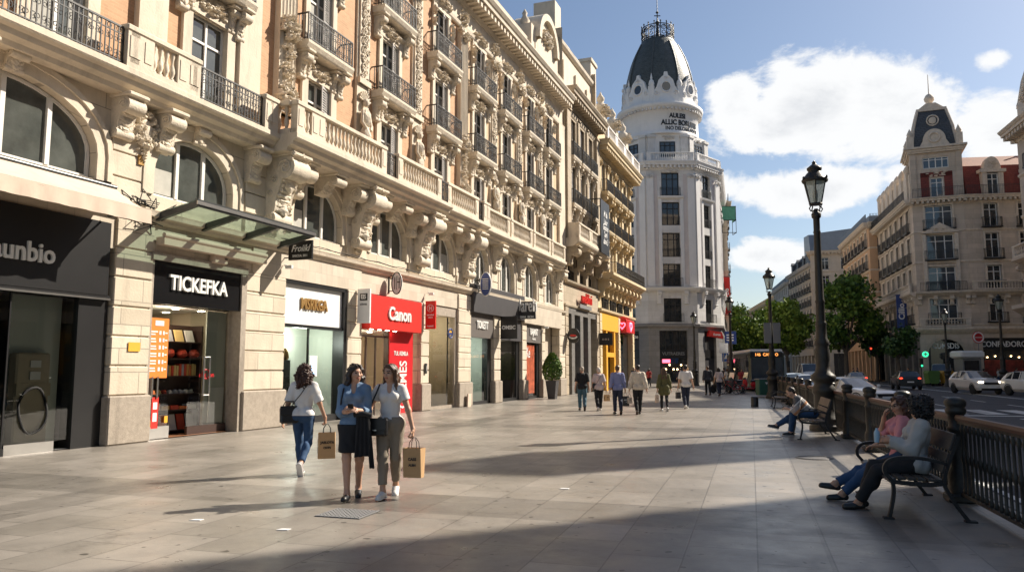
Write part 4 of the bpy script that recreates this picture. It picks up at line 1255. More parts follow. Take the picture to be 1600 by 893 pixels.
 for k in range(4):
  for j in range(2):
   m = MB(); z = .27 + k * .46; m.prism([(.04 + .07 * k, 0), (.055 + .07 * k, 0), (.115 + .07 * k, .38), (.10 + .07 * k, .38)], 'x', -.26, .26)
   o = m.obj('magazine', cs[(k + j * 2) % 4], None, fworld(28.75 - .27 + .54 * j, -.65, z), FRZ); tag(o, 'magazine on the black rack in the tall shop window', 'magazine', 'magazines on the rack')
 m = MB(); m.box(-.22, .22, -.02, 0, -1.0, 1.0); fobj(m, 'dark_poster', M['black'], 28.0, -.5, 1.6, 'dark upright poster beside the magazine rack', 'poster')
 shop_lamp(29, 1.0, 3.4, 40)
 m = MB(); m.prism([(-.2, 0), (.15, 0), (.2, .55), (-.15, .55)], 'y', -.06, 0); fobj(m, 'wooden_board', M['canvas'], 31.15, .24, 0, 'small pale board leaning on the pier foot right of the magazine window', 'board')
 # ---------- dark fascia shops
 m = MB(); m.bbox(-3.4, 3.4, -.12, .1, 4.2, 5.48, .01); fobj(m, 'fascia_board', M['charcoal'], 35.2, .08, 0, 'long plain charcoal fascia board above three narrow shops', 'fascia')
 m = MB(); m.bbox(-3.4, 3.4, -.10, .1, 4.08, 5.42, .01); fobj(m, 'fascia_board', M['stone_panels'], 42.05, .08, 0, 'long pale fascia board between charcoal board and grey block', 'fascia')
 def narrow(u0, u1, label, fas, txt, small=None, inn='pale'):
  interior(u0, u1, 3.1, 2.5, 'palewall' if inn == 'pale' else 'charcoal', 'farpave', 'palewall' if inn == 'pale' else 'black')
  T = fthing('shopfront', label, 'shopfront', (u0 + u1) / 2); w = (u1 - u0) / 2
  m = MB(); m.box(-w, w, .0, .3, 3.08, 4.2); part(m, 'fascia', M[fas], T)
  if txt:
   m = MB(); m.text(txt, .50, XZ(-.05, -.03, 3.66), .06, .012, sx=.72)
   if small: m.text(small, .14, XZ(0, -.02, 3.28), .02, .004)
   part(m, 'lettering', M['letter_white'], T)
  m = MB(); bars(m, (w - .45, w, 0, 3.08, .12, .4), (-w, w, 0, .15, .12, .3), (-w, -w + .06, .15, 3.08, .12, .3)); part(m, 'frame', M['black'], T)
  glass(T, -w, w - .45, .15, 3.08, .16)
  return T
 narrow(31.85, 34.6, 'narrow shop with taupe board and pale lit window, below the charcoal fascia', 'taupe', 'TOKETT'); shop_lamp(33, 1.2, 2.7, 35, (.95, 1, .92))
 narrow(35.45, 38.6, 'narrow dark shop behind the square black hanging sign', 'charcoal', None, None, 'dark'); shop_lamp(37, 1.4, 2.7, 12)
 T = narrow(39.3, 41.9, 'narrow dark shop with a tall red photo poster in its window', 'taupe', 'RAJANT', 'GRANDE', 'dark')
 for k in range(9):
  m = MB(); z = .6 + (k // 3) * .55; m.lathe([(.05, 0), (.06, .14), (.03, .2), (.03, .26)], 8); fobj(m, 'bottle', M['litblue' if k == 4 else 'steel'], 36.2 + (k % 3) * .35, -.9, z, 'bottle on display in the dark narrow shop', 'bottle', 'bottles in the dark shop window')
 m = MB()
 for z in (.58, 1.13, 1.68): m.box(-.8, .8, 0, .3, z - .03, z)
 m.box(-.82, -.78, 0, .3, 0, 2.0); m.box(.78, .82, 0, .3, 0, 2.0); fobj(m, 'display_shelf', M['darksteel'], 36.6, -1.05, 0, 'dark open display shelf in the narrow black shop', 'shelf')
 pm = mat('photo_poster', (.42, .10, .05), .35, var=.75, scale=3.2)
 P = fthing('photo_poster', 'tall red and brown photo poster filling a narrow shop window', 'poster', 40.3, -.14)
 m = MB(); m.box(-.82, .82, 0, .02, .3, 3.0); part(m, 'sheet', pm, P)
 m = MB(); m.text('Ke', .8, XZ(-.25, -.01, 2.5), .01, .01, sx=.7); part(m, 'lettering', M['letter_white'], P)
 m = MB(); m.box(42.5, 45.3, .5, .6, 0, 4.2); m.box(42.9, 43.9, .46, .5, 0, 3.4); part(m, 'niche_wall', M['stone_panels'], B1)
 # ---------- projecting signs
 def blade(label, u, w0, w1, z0, z1, m_, cat='hanging sign', t=.07, shape='rect', bracket=True):
  T = fthing('hanging_sign', label, cat, u, (w0 + w1) / 2, (z0 + z1) / 2)
  W_ = (w1 - w0) / 2; H_ = (z1 - z0) / 2
  m = MB()
  if shape == 'rect': m.box(-t / 2, t / 2, -W_, W_, -H_, H_)
  else:
   pts = [(W_ * math.cos(a), H_ * math.sin(a)) for a in [k * math.pi / 14 for k in range(28)]]
   m.prism(pts, 'x', -t / 2, t / 2)
  part(m, 'board', M[m_], T)
  if bracket:
   m = MB()
   for z in (H_ * .7, -H_ * .7): m.tube([(0, W_ - .02, z), (0, W_ + w0 + .02, z)], .018, 5)
   m.box(-.03, .03, W_ + w0 - .03, W_ + w0, -H_ * .9, H_ * .9)
   part(m, 'bracket', M['iron'], T)
  return T
 def btext(T, s, size, y, z, m_='letter_white', bold=.006, sx=.8, shear=0, t=.036):
  m = MB(); m.text(s, size, YZ(-t, y, z), .012, bold, sx=sx, shear=shear); part(m, 'lettering', M[m_], T)
 # the boards face back along the street (towards -x of the facade frame)
 T = blade('black hanging sign with white script lettering under the end of the glass canopy', 18.35, .2, 1.0, 4.75, 5.3, 'black'); btext(T, 'Froiikl', .27, 0, .05, bold=.004, shear=.35, sx=.9); btext(T, 'BARCUA. 2011', .10, 0, -.16, bold=.002)
 T = blade('pale grey hanging sign with a square black logo left of the red fascia', 22.25, .1, .58, 3.15, 4.3, 'white'); m = MB(); m.box(-.045, -.036, -.14, .14, .18, .42); part(m, 'logo', M['black'], T); btext(T, 'EI5', .2, 0, .3, 'letter_white', .008, t=.05); btext(T, 'aciorum', .1, 0, .06, 'grey'); 
 T = blade('white oval hanging sign with black strokes below the stone ledge', 24.45, .15, .55, 4.32, 5.12, 'letter_white', shape='oval')
 m = MB(); m.tube([(-.04, .2 * math.cos(a), .4 * math.sin(a)) for a in [k * math.pi / 12 for k in range(24)]], .022, 4, closed=True); m.box(-.05, -.036, .06, .09, -.22, .22); m.box(-.05, -.036, -.02, .0, -.24, .26); m.box(-.05, -.036, -.14, .0, .02, .05); m.box(-.05, -.036, -.12, -.09, -.2, .2); part(m, 'emblem', M['black'], T)
 T = blade('red hanging sign with a white ring emblem right of the red fascia', 27.2, .12, .56, 3.2, 4.3, 'red')
 m = MB(); m.tube([(-.04, .14 * math.cos(a), .26 + .14 * math.sin(a)) for a in [k * math.pi / 10 for k in range(20)]], .014, 4, closed=True); m.box(-.05, -.036, -.07, -.04, .18, .34); m.box(-.05, -.036, .02, .06, .18, .34); m.box(-.05, -.036, -.07, .05, .25, .28); part(m, 'emblem', M['letter_white'], T); btext(T, 'anrucloul', .1, 0, .0); btext(T, 'cuimart', .08, 0, -.1); btext(T, '4 muria.R', .09, 0, -.44)
 T = blade('blue oval hanging sign with white lines on an iron scroll bracket', 32.2, .35, .85, 4.95, 6.0, 'blue', shape='oval', bracket=False)
 m = MB(); m.tube([(0, .25 * math.cos(a), .52 * math.sin(a)) for a in [k * math.pi / 12 for k in range(24)]], .04, 5, closed=True); part(m, 'rim', M['letter_white'], T)
 m = MB()
 for k in range(6): m.box(-.05, -.036, -.14, .14, .22 - k * .09, .25 - k * .09)
 part(m, 'print', M['letter_white'], T)
 m = MB(); m.tube([(0, .2, .2), (0, .6, .2)], .025, 5); m.tube([(0, .2, -.3), (0, .6, -.3)], .025, 5)
 for k in range(7): m.ring((0, .42 + .05 * math.sin(k * 2), -.3 + .09 * k), .09, .02, axis='x', n=9)
 part(m, 'bracket', M['iron'], T)
 T = blade('square black hanging sign with white capitals beneath the charcoal fascia', 35.3, .12, .98, 3.1, 4.2, 'black'); btext(T, 'OMSIC', .25, 0, 0, bold=.012, sx=.95)
 T = fthing('letter_sign', 'big white standing letters projecting from the end of the charcoal fascia', 'letter sign', 37.9, .55, 4.85)
 m = MB(); m.box(-.06, .06, -.5, .5, -.62, -.42); m.box(-.02, .02, -.5, .5, -.42, .3); part(m, 'backing', M['charcoal'], T)
 m = MB(); m.text('Uareh', .95, YZ(-.12, 0, .05), .10, .01, sx=.52); part(m, 'lettering', M['letter_white'], T); m = MB(); m.text('TEMA  BCM', .16, YZ(-.075, 0, -.52), .02, .008); part(m, 'small_lettering', M['letter_white'], T)
 T = blade('round black hanging sign with a red and white mouth on the grey block', 46.9, .1, .9, 3.25, 4.2, 'black', shape='oval', t=.14); m = MB(); m.tube([(-.09, .25 * math.cos(a), -.05 + .12 * math.sin(a)) for a in [math.pi + k * math.pi / 8 for k in range(9)]], .05, 5); part(m, 'white_smile', M['letter_white'], T); m = MB(); m.lump((-.1, 0, .0), (.03, .22, .08), .1); part(m, 'red_lips', M['red'], T)
 T = blade('small black hanging sign with pale dots between grey block and yellow shop', 55.0, .1, 1.1, 3.35, 4.25, 'black'); btext(T, 'o m a', .28, 0, 0, 'canvas')
 T = fthing('heart_sign', 'red box sign with a pink heart outline at the end of the yellow shop', 'sign', 64.0)
 m = MB(); m.bbox(-1.7, 1.7, -.55, .1, 4.6, 5.7, .03); part(m, 'box', M['redside'], T)
 def heart(c): return [(c[0], c[1] + .5 * math.sin(t) ** 3 * 1.0 * c[3], c[2] + .035 * c[3] * (13 * math.cos(t) - 5 * math.cos(2 * t) - 2 * math.cos(3 * t) - math.cos(4 * t))) for t in [k * 2 * math.pi / 28 for k in range(28)]]
 m = MB(); m.tube([(p[1] * 1.3, -.58, p[2]) for p in heart((0, 0, 5.18, .7))], .055, 5, closed=True); part(m, 'heart_outline', M['litpink'], T); m = MB(); m.tube(heart((-1.74, -.22, 5.18, .5)), .05, 5, closed=True); part(m, 'heart_outline', M['litpink'], T)
 # red letters and the hanging banner on the second block
 m = MB(); m.text('weblini', 1.0, XZ(0, 0, .12), .10, .006, sx=.95); m.cur = 1; m.box(-1.5, 1.5, .05, .1, -.55, -.3)
 fobj(m, 'letter_sign', [M['red'], M['grey']], 51.0, .28, 6.25, 'row of tall red letters standing above the grey granite pillars', 'letter sign')
 T = fthing('hanging_banner', 'black vertical banner with white script hung in front of the stone balcony', 'banner', 52.9, 1.15, 11.6)
 m = MB(); m.box(-1.25, 1.25, -.04, .04, -1.9, 1.9); part(m, 'cloth', M['black'], T)
 m = MB()
 for s, z in (('M da', .95), ('Lalor', .4), ('Gasono', .0), ('Surli', -.5), ('abre 3', -1.0)): m.text(s, .6, XZ(0, -.06, z), .01, .012, shear=.2, sx=.85)
 part(m, 'lettering', M['letter_white'], T)
 m = MB(); m.tube([(-1.25, 0, 1.9), (-1.25, 1.1, 1.9)], .04, 6); m.tube([(1.25, 0, 1.9), (1.25, 1.1, 1.9)], .04, 6); part(m, 'bracket', M['iron'], T)
 # small wall fittings
 m = MB(); m.bbox(-.07, .07, -.06, 0, -.2, .2, .01); m.cur = 1; m.box(-.04, .04, -.065, -.06, -.1, .1); fobj(m, 'intercom', [M['darksteel'], M['grey']], 27.3, .07, 1.65, 'dark intercom on the pier right of the red shop', 'intercom')
 m = MB(); m.tube([(q * .45, -.27 - .02 * math.sin(q * .9), 5.33 + .025 * math.sin(q * 1.7)) for q in range(32)], .014, 4); m.tube([(q * .45, -.25, 5.31 + .02 * math.sin(q * 1.1 + 1)) for q in range(32)], .012, 4)
 fobj(m, 'cable', M['rubber'], 17.9, 0, 0, 'pair of black cables lying along the stone ledge above the red shop', 'cable')
 for u, z in ((27.4, 4.6), (42.2, 4.0), (18.3, 4.55)):
  m = MB(); m.bbox(-.05, .05, -.30, -.08, -.05, .05, .01); m.tube([(0, 0, .06), (0, -.1, .06), (0, -.14, 0)], .018, 5)
  fobj(m, 'security_camera', M['white'], u, .06, z, {27.4: 'white security camera on the pier right of the red shop', 42.2: 'white security camera near the potted shrub niche', 18.3: 'white security camera on the pier left of the white shop board'}[u], 'camera')
shops()
# ---------------------------------------------------------------- ground, pavement, road
ST = math.atan2(372, 1200)            # paving runs this far right of +Y
RD = math.atan2(.267, .964)           # railing / road direction
def paving_mat():
 m = bpy.data.materials.new('granite_paving'); m.use_nodes = True
 nt = m.node_tree; N, L = nt.nodes, nt.links; b = N['Principled BSDF']
 tc = N.new('ShaderNodeTexCoord'); mp = N.new('ShaderNodeMapping'); mp.inputs['Rotation'].default_value = (0, 0, ST - math.pi / 2)
 L.new(tc.outputs['Object'], mp.inputs[0])
 def brick(w, h, mort, c2, mcol):
  br = N.new('ShaderNodeTexBrick'); L.new(mp.outputs[0], br.inputs['Vector'])
  br.inputs['Scale'].default_value = 1; br.inputs['Brick Width'].default_value = w; br.inputs['Row Height'].default_value = h
  br.inputs['Mortar Size'].default_value = mort; br.inputs['Mortar Smooth'].default_value = .3
  br.inputs['Color1'].default_value = (1, 1, 1, 1); br.inputs['Color2'].default_value = (c2, c2, c2 * .98, 1); br.inputs['Mortar'].default_value = (mcol,) * 3 + (1,)
  return br
 br = brick(1.0, .62, .008, .76, .46)
 def noise_(s, d=8, r=.6):
  n = N.new('ShaderNodeTexNoise'); n.inputs['Scale'].default_value = s; n.inputs['Detail'].default_value = d; n.inputs['Roughness'].default_value = r
  L.new(tc.outputs['Object'], n.inputs['Vector']); return n
 def rng(sock, a, b_, c, d):
  r = N.new('ShaderNodeMapRange'); r.inputs[1].default_value = a; r.inputs[2].default_value = b_; r.inputs[3].default_value = c; r.inputs[4].default_value = d
  L.new(sock, r.inputs[0]); return r.outputs[0]
 def mul(a, b_):
  x = N.new('ShaderNodeMath'); x.operation = 'MULTIPLY'; L.new(a, x.inputs[0]); L.new(b_, x.inputs[1]); return x.outputs[0]
 v = mul(rng(noise_(.35).outputs[0], .3, .7, .74, 1.2), rng(noise_(2.2).outputs[0], .3, .7, .88, 1.1))
 v = mul(v, rng(noise_(160, 3).outputs[0], .3, .7, .72, 1.25))
 st = rng(noise_(1.1, 10, .75).outputs[0], .55, .68, 1.0, .58)
 v = mul(v, st)
 sp = rng(noise_(7.5, 2, .4).outputs[0], .70, .72, 1.0, .30)      # trodden gum spots
 v = mul(v, sp)
 # darker bands of stone: across every 12.6 m, and along the shop side
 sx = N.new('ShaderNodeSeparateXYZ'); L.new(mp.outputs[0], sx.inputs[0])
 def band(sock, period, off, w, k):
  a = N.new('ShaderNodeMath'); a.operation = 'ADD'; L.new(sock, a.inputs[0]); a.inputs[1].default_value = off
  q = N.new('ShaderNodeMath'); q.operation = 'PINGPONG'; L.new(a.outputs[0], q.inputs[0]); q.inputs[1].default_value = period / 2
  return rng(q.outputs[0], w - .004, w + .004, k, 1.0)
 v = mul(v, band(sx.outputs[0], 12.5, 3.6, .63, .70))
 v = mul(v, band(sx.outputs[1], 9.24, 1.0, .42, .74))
 h = N.new('ShaderNodeMix'); h.data_type = 'RGBA'; h.blend_type = 'MULTIPLY'; h.inputs[0].default_value = 1
 cm = N.new('ShaderNodeMix'); cm.data_type = 'RGBA'; cm.blend_type = 'MULTIPLY'; cm.inputs[0].default_value = 1
 cm.inputs['A'].default_value = (.295, .266, .232, 1)
 cb = N.new('ShaderNodeCombineColor'); [L.new(v, cb.inputs[i]) for i in range(3)]
 L.new(cb.outputs[0], cm.inputs['B']); L.new(cm.outputs['Result'], h.inputs['A']); L.new(br.outputs[0], h.inputs['B'])
 L.new(h.outputs['Result'], b.inputs['Base Color'])
 L.new(rng(noise_(1.6, 8, .7).outputs[0], .3, .7, .24, .50), b.inputs['Roughness'])
 b.inputs['Specular IOR Level'].default_value = .5
 bp = N.new('ShaderNodeBump'); bp.inputs['Strength'].default_value = .25; bp.inputs['Distance'].default_value = .006
 s = N.new('ShaderNodeMath'); s.operation = 'SUBTRACT'; L.new(noise_(60, 4).outputs[0], s.inputs[0]); L.new(br.outputs['Fac'], s.inputs[1]); L.new(s.outputs[0], bp.inputs['Height'])
 L.new(bp.outputs[0], b.inputs['Normal'])
 return m
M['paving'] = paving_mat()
M['ground'] = mat('far_ground', (.16, .15, .14), .9, var=.1, scale=.1)
RA = (5.56, 9.74)                     # foot of the first railing post
rdx, rdy = math.sin(RD), math.cos(RD)
def rail(t, off=0.0):
 """point t metres along the railing line, off metres to the road side"""
 return (RA[0] + rdx * t + rdy * off, RA[1] + rdy * t - rdx * off)
def sheet(name, m_, pts, z, kind='structure'):
 mb = MB(); mb.add([(x, y, z) for x, y in pts], [tuple(range(len(pts)))])
 return structure(mb, name, M[m_])
sheet('ground', 'ground', [(-1500, -1500), (1500, -1500), (1500, 1500), (-1500, 1500)], -.16)
pv = MB()
a, b = rail(-40, .42), rail(62, .42)
pv.add([(x, y, 0) for x, y in [(-30, -40), (a[0], a[1]), (b[0], b[1]), (32, 82), (32, 200), (-60, 200), (-60, -40)]], [tuple(range(7))])
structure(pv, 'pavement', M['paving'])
k0, k1 = rail(-40, .42), rail(62, .42)
rp = MB(); rp.add([(x, y, -.13) for x, y in [rail(-45, .5), rail(-45, 60), rail(400, 60), rail(400, -30), rail(62.5, -30), rail(62.5, .5)]], [(0, 1, 2, 3, 4, 5)])
structure(rp, 'road', M['asphalt'])
kb = MB(); kb.T = Matrix.Translation((RA[0], RA[1], 0)) @ Matrix.Rotation(-RD, 4, 'Z')
kb.bbox(.42, .62, -40, 62, -.16, .012, .02)
structure(kb, 'kerb', M['kerb'])
# lane markings
lm = MB(); lm.T = Matrix.Translation((RA[0], RA[1], 0)) @ Matrix.Rotation(-RD, 4, 'Z')
for lane in (4.0, 7.3, 10.6, 17.2):
 for k in range(-6, 40): lm.quad((lane - .07, k * 6.0, -.126), (lane + .07, k * 6.0, -.126), (lane + .07, k * 6.0 + 2.6, -.126), (lane - .07, k * 6.0 + 2.6, -.126))
lm.quad((13.8, -40, -.126), (13.95, -40, -.126), (13.95, 240, -.126), (13.8, 240, -.126)); lm.quad((14.1, -40, -.126), (14.25, -40, -.126), (14.25, 240, -.126), (14.1, 240, -.126))
lm.quad((.95, -40, -.126), (1.07, -40, -.126), (1.07, 60, -.126), (.95, 60, -.126))
lm.quad((1.2, 22.0, -.126), (13.6, 22.0, -.126), (13.6, 22.5, -.126), (1.2, 22.5, -.126))
for k in range(9): lm.quad((1.4 + k * 1.4, 23.3, -.126), (2.2 + k * 1.4, 23.3, -.126), (2.2 + k * 1.4, 27.0, -.126), (1.4 + k * 1.4, 27.0, -.126))  # crossing bars, painted white in place of sunlit stripes on the road
structure(lm, 'road_markings', M['paint'])
# ---------------------------------------------------------------- white corner tower and the blocks across the road
def seg(P, Q):
 dx, dy = Q[0] - P[0], Q[1] - P[1]
 return math.atan2(dy, dx), math.hypot(dx, dy)
def framed(mb, P, rz):
 mb.T = Matrix.Translation((P[0], P[1], 0)) @ Matrix.Rotation(rz, 4, 'Z'); return mb
def unit2(P, Q):
 d = math.hypot(Q[0] - P[0], Q[1] - P[1]); return ((Q[0] - P[0]) / d, (Q[1] - P[1]) / d)
M['redc_dim'] = mat('red_shop_display', (.22, .03, .02), .5, var=.8, scale=2)
_fw = {}
def simple_window(w, h, pm='pane_dark', fm='white_frame', cols=2, out=0.0):
 key = (w, h, pm, fm, cols)
 if key not in _fw:
  m = MB(); m.quad((-w / 2, .04, 0), (w / 2, .04, 0), (w / 2, .04, h), (-w / 2, .04, h)); m.cur = 1
  m.box(-w / 2, w / 2, -.02, .04, h - .1, h); m.box(-w / 2, w / 2, -.02, .04, 0, .1); m.box(-w / 2, -w / 2 + .1, -.02, .04, .1, h - .1); m.box(w / 2 - .1, w / 2, -.02, .04, .1, h - .1)
  for i in range(1, cols): x = -w / 2 + w * i / cols; m.box(x - .05, x + .05, -.02, .04, .1, h - .1)
  m.box(-w / 2 + .1, w / 2 - .1, -.025, .035, h * .72, h * .72 + .08)
  _fw[key] = m.mesh('window', [M[pm], M[fm]])
 return _fw[key]
def put(parent, name, me, P, rz, x, y, z):
 c, s = math.cos(rz), math.sin(rz)
 return link(name, me, parent, (P[0] + x * c - y * s, P[1] + x * s + y * c, z), rz)

def white_tower():
 cx, cy = 18.9, 95.6
 B = thing('corner_tower', 'white rounded corner tower with a dark slate dome, iron crown and black lettering', 'tower', (cx, cy, 0), 0)
 f, s_ = 5.6, 2.9
 pts = [(-6.7, -1.8), (-s_, -f), (s_, -f), (6.7, -1.8)]
 facets = [(pts[i], pts[i + 1]) for i in range(3)]
 rw = (6.7 + 11.5, -1.8 + 38.5)
 facets.append((pts[3], rw))
 lw = (-26, 4)
 Wz = [(7.1, 9.9), (11.3, 14.0), (14.8, 17.7), (18.6, 21.4), (22.2, 25.0)]
 for fi, (P, Q) in enumerate(facets):
  rz, Ln = seg(P, Q)
  if fi < 3:
   xs = [Ln / 2]; w = 2.1 if fi == 1 else 1.7
  else:
   xs = [3 + 4.5 * k for k in range(8)]; w = 1.6
  m = framed(MB(), P, rz)
  ops = [(x - w / 2, x + w / 2, a, b) for x in xs for a, b in Wz]
  wall(m, 0, Ln, 6.9, 25.6, ops, depth=.45)
  part(m, 'wall', M['white_stone'], B)
  m = framed(MB(), P, rz)
  gops = [(x - w * .78, x + w * .78, .1, 6.1) for x in xs]
  wall(m, 0, Ln, 0, 6.55, gops, depth=.5)
  moulding(m, -.1, Ln + .1, [(.05, 6.4), (.3, 6.6), (.32, 6.85), (.02, 6.95)])
  part(m, 'granite_base', M['tower_base'], B)
  m = framed(MB(), P, rz)
  for x in (xs if fi < 3 else xs[:3]):
   for sx in (-1, 1):
    m.box(x + sx * (w / 2 + .25) - .2, x + sx * (w / 2 + .25) + .2, -.12, .02, 11.3, 21.8)
    corbel(m, x + sx * (w / 2 + .55), .45, 10.7, 1.5, .5)
   moulding(m, x - w / 2 - .5, x + w / 2 + .5, [(.1, 21.75), (.3, 21.9), (.35, 22.1), (.02, 22.15)])
   cluster(m, x, 25.2, w, .5, -.1, 12, .1)
  for x in (.45, Ln - .45) if fi < 3 else (.45,):
   m.box(x - .42, x + .42, -.22, .02, 11.3, 24.4); spiral_capital(m, x, 24.6, .9, -.22)
  moulding(m, -.25, Ln + .25, [(.1, 10.6), (.45, 10.8), (.6, 11.0), (.65, 11.15), (.05, 11.25)])
  cornice(m, -.4, Ln + .4, 25.3, 26.3, .75, dent=.5, dsize=.25)
  part(m, 'stone_trim', M['white_plain'], B)
  m = framed(MB(), P, rz)
  for x in xs:
   for sx in (-1, 1): 
    x2 = x + sx * (w / 2 + .75)
    if .9 < x2 < Ln - .9: m.box(x2 - .25, x2 + .25, -.03, .0, 11.6, 24.8)
  if m.v: part(m, 'mauve_panel', M['tower_panel'], B)
  m = framed(MB(), P, rz); balustrade(m, .1, Ln - .1, -.3, 26.3, 1.1, .5, None, .26); part(m, 'balustrade', M['white_plain'], B)
  for x in xs:
   for k, (a, b) in enumerate(Wz):
    put(B, 'window', simple_window(w, b - a, 'pane_dark' if k < 4 else 'pane_sky', 'iron', 3 if w > 2 else 2), P, rz, x, .3, a)
    mm = MB(); iron_railing(mm, -w / 2 - .15, w / 2 + .15, 0, 1.0, -.02 if k not in (1, 0) else -.35, None, .14, False)
    key = ('tw', round(w, 2), k in (0, 1))
    if key not in _fw: _fw[key] = mm.mesh('balcony_railing', M['iron'])
    put(B, 'balcony_railing', _fw[key], P, rz, x, 0, a)
   mm = framed(MB(), P, rz); mm.box(x - w * .78, x + w * .78, .45, .5, .1, 6.1); part(mm, 'shop_glazing', M['pane_dark'], B)
   mm = framed(MB(), P, rz)
   for q in (-.4, 0, .4): mm.box(x + q * w - .05, x + q * w + .05, .38, .45, 3.9, 6.1)
   mm.box(x - w * .78, x + w * .78, .3, .45, 2.9, 3.9); part(mm, 'shop_board', M['black'], B)
 # attic storey and drum
 m = MB(); m.prism([(-5.6, -1.2), (-2.5, -4.5), (2.5, -4.5), (5.6, -1.2), (5.6, 5), (-5.6, 5)], 'z', 26.3, 30.2); part(m, 'attic', M['white_plain'], B)
 m = MB(); 
 for (P, Q) in (((-5.6, -1.2), (-2.5, -4.5)), ((-2.5, -4.5), (2.5, -4.5)), ((2.5, -4.5), (5.6, -1.2))):
  rz, Ln = seg(P, Q); framed(m, P, rz)
  for x in (.5, Ln - .5): m.box(x - .45, x + .45, -.25, .02, 26.3, 29.6); m.box(x - .55, x + .55, -.35, .02, 29.6, 29.9)
  cluster(m, Ln / 2, 29.6, 1.8, .5, -.05, 18, .1)
  put(B, 'window', simple_window(1.9, 1.9, 'pane_sky', 'iron', 3), P, rz, Ln / 2, -.06, 27.2)
 part(m, 'attic_pilaster', M['white_stone'], B)
 m = MB(); m.lathe([(5.3, 30.1), (5.3, 30.3), (5.2, 30.4), (5.12, 30.6), (5.1, 32.9), (5.25, 33.0), (5.3, 33.25), (5.6, 33.35), (5.75, 33.55), (5.8, 33.9), (5.2, 34.0), (5.0, 34.1), (4.9, 35.0)], 64); part(m, 'drum', M['white_plain'], B)
 m = MB()
 for k in range(64):
  a = 2 * math.pi * k / 64; m.T = Matrix.Rotation(a, 4, 'Z'); m.box(-.12, .12, -5.62, -5.2, 33.02, 33.3)
 part(m, 'dentil_ring', M['white_stone'], B)
 # oculus parapet
 m = MB()
 for k in range(8):
  a = k * math.pi / 4
  m.T = Matrix.Rotation(a, 4, 'Z')
  pr = [(-1.75, 34.9), (-1.55, 35.6), (-1.2, 36.1), (-.95, 36.9), (-.5, 37.35), (-.28, 37.5), (-.2, 37.95), (.2, 37.95), (.28, 37.5), (.5, 37.35), (.95, 36.9), (1.2, 36.1), (1.55, 35.6), (1.75, 34.9), (1.7, 34.1), (-1.7, 34.1)]
  m.prism(pr[::-1], 'y', -4.85, -4.3)
  m.ring((0, -4.88, 36.05), .66, .12, n=18, m=6)
  for s in (-1, 1): m.spiral((s * 1.25, -4.9, 35.3), .35, .08, 1.3, s, 14, 5)
  cluster(m, 0, 37.2, .7, .5, -4.88, 8, .12)
  o = MB(); o.T = Matrix.Rotation(a, 4, 'Z'); o.prism([(.6 * math.cos(q), 36.05 + .6 * math.sin(q)) for q in [j * math.pi / 9 for j in range(18)]], 'y', -4.9, -4.86); part(o, 'oculus_window', M['pane_dark'], B)
  m.T = Matrix.Rotation(a + math.pi / 8, 4, 'Z')
  m.box(-.4, .4, -5.1, -4.4, 34, 36.2); m.lathe([(.3, 36.2), (.42, 36.5), (.3, 36.9), (.12, 37.1), (.16, 37.3), (.02, 37.9)], 10, (0, -4.75, 0))
 part(m, 'oculus_parapet', M['white_plain'], B)
 m = MB(); m.lathe([(4.45, 35.8), (4.35, 36.2), (4.25, 37.4), (4.1, 38.4), (3.88, 39.3), (3.6, 40.3), (3.28, 41.2), (2.88, 42.1), (2.48, 42.9), (2.28, 43.3), (2.1, 43.4), (2.1, 43.6), (1.6, 43.62)], 48)
 for k in range(8):
  a = k * math.pi / 4 + math.pi / 8; pp = [(4.45, 36.2), (4.1, 38.4), (3.2, 41.2), (2.1, 43.0)]
  m.tube([(r * math.cos(a) * 1.0, r * math.sin(a) * 1.0, z) for r, z in [(4.4, 35.9), (4.28, 37.4), (4.13, 38.4), (3.91, 39.3), (3.63, 40.3), (3.31, 41.2), (2.91, 42.1), (2.51, 42.9)]], .12, 6)
 part(m, 'dome', M['dome'], B)
 m = MB()
 for k in range(16):
  a = k * math.pi / 8; m.T = Matrix.Rotation(a, 4, 'Z')
  m.box(-.05, .05, -2.1, -2.0, 43.5, 45.6); m.lump((0, -2.05, 45.7), .1, .1)
  m.ring((.4, -2.0, 44.9), .3, .05, n=12); m.spiral((.4, -2.0, 44.9), .22, .05, 1.4, 1, 12, 4); m.ring((.4, -2.0, 44.2), .22, .05, n=10)
 m.T = None
 for z in (43.75, 45.35): m.tube([(2.06 * math.cos(q), 2.06 * math.sin(q), z) for q in [k * math.pi / 20 for k in range(40)]], .06, 5, closed=True)
 part(m, 'iron_crown', M['iron'], B)
 m = MB(); m.lathe([(.35, 43.5), (.22, 45.2), (.12, 46.0), (.35, 46.3), (.1, 46.6), (.06, 47.5), (.22, 47.7), (.05, 47.9), (.03, 51.5), (.005, 51.6)], 8); m.box(-.4, .4, -.04, .04, 47.2, 47.3); part(m, 'spire', M['iron'], B)
 # lettering on the curved band
 m = MB()
 def bend(z0, a0):
  def f_(p):
   a = a0 + p[0] / 5.13
   r = 5.13 + p[2]
   return (r * math.sin(a), -r * math.cos(a), z0 + p[1])
  return f_
 m.text('AULESI', .8, None, .06, .03, 'CENTER', .95, bend=bend(32.3, .28))
 m.text('ALLIC BORLITES', .88, None, .06, .035, 'CENTER', .9, bend=bend(31.45, .40))
 m.text('INO DELOSELADOS', .66, None, .06, .012, 'CENTER', .9, bend=bend(30.72, .46))
 part(m, 'lettering', M['black'], B)
 for o in B.children:
  if o.name.split('.')[0] in ('drum', 'dentil_ring', 'oculus_parapet', 'oculus_window', 'lettering'): o.scale = (.94, .94, 1)
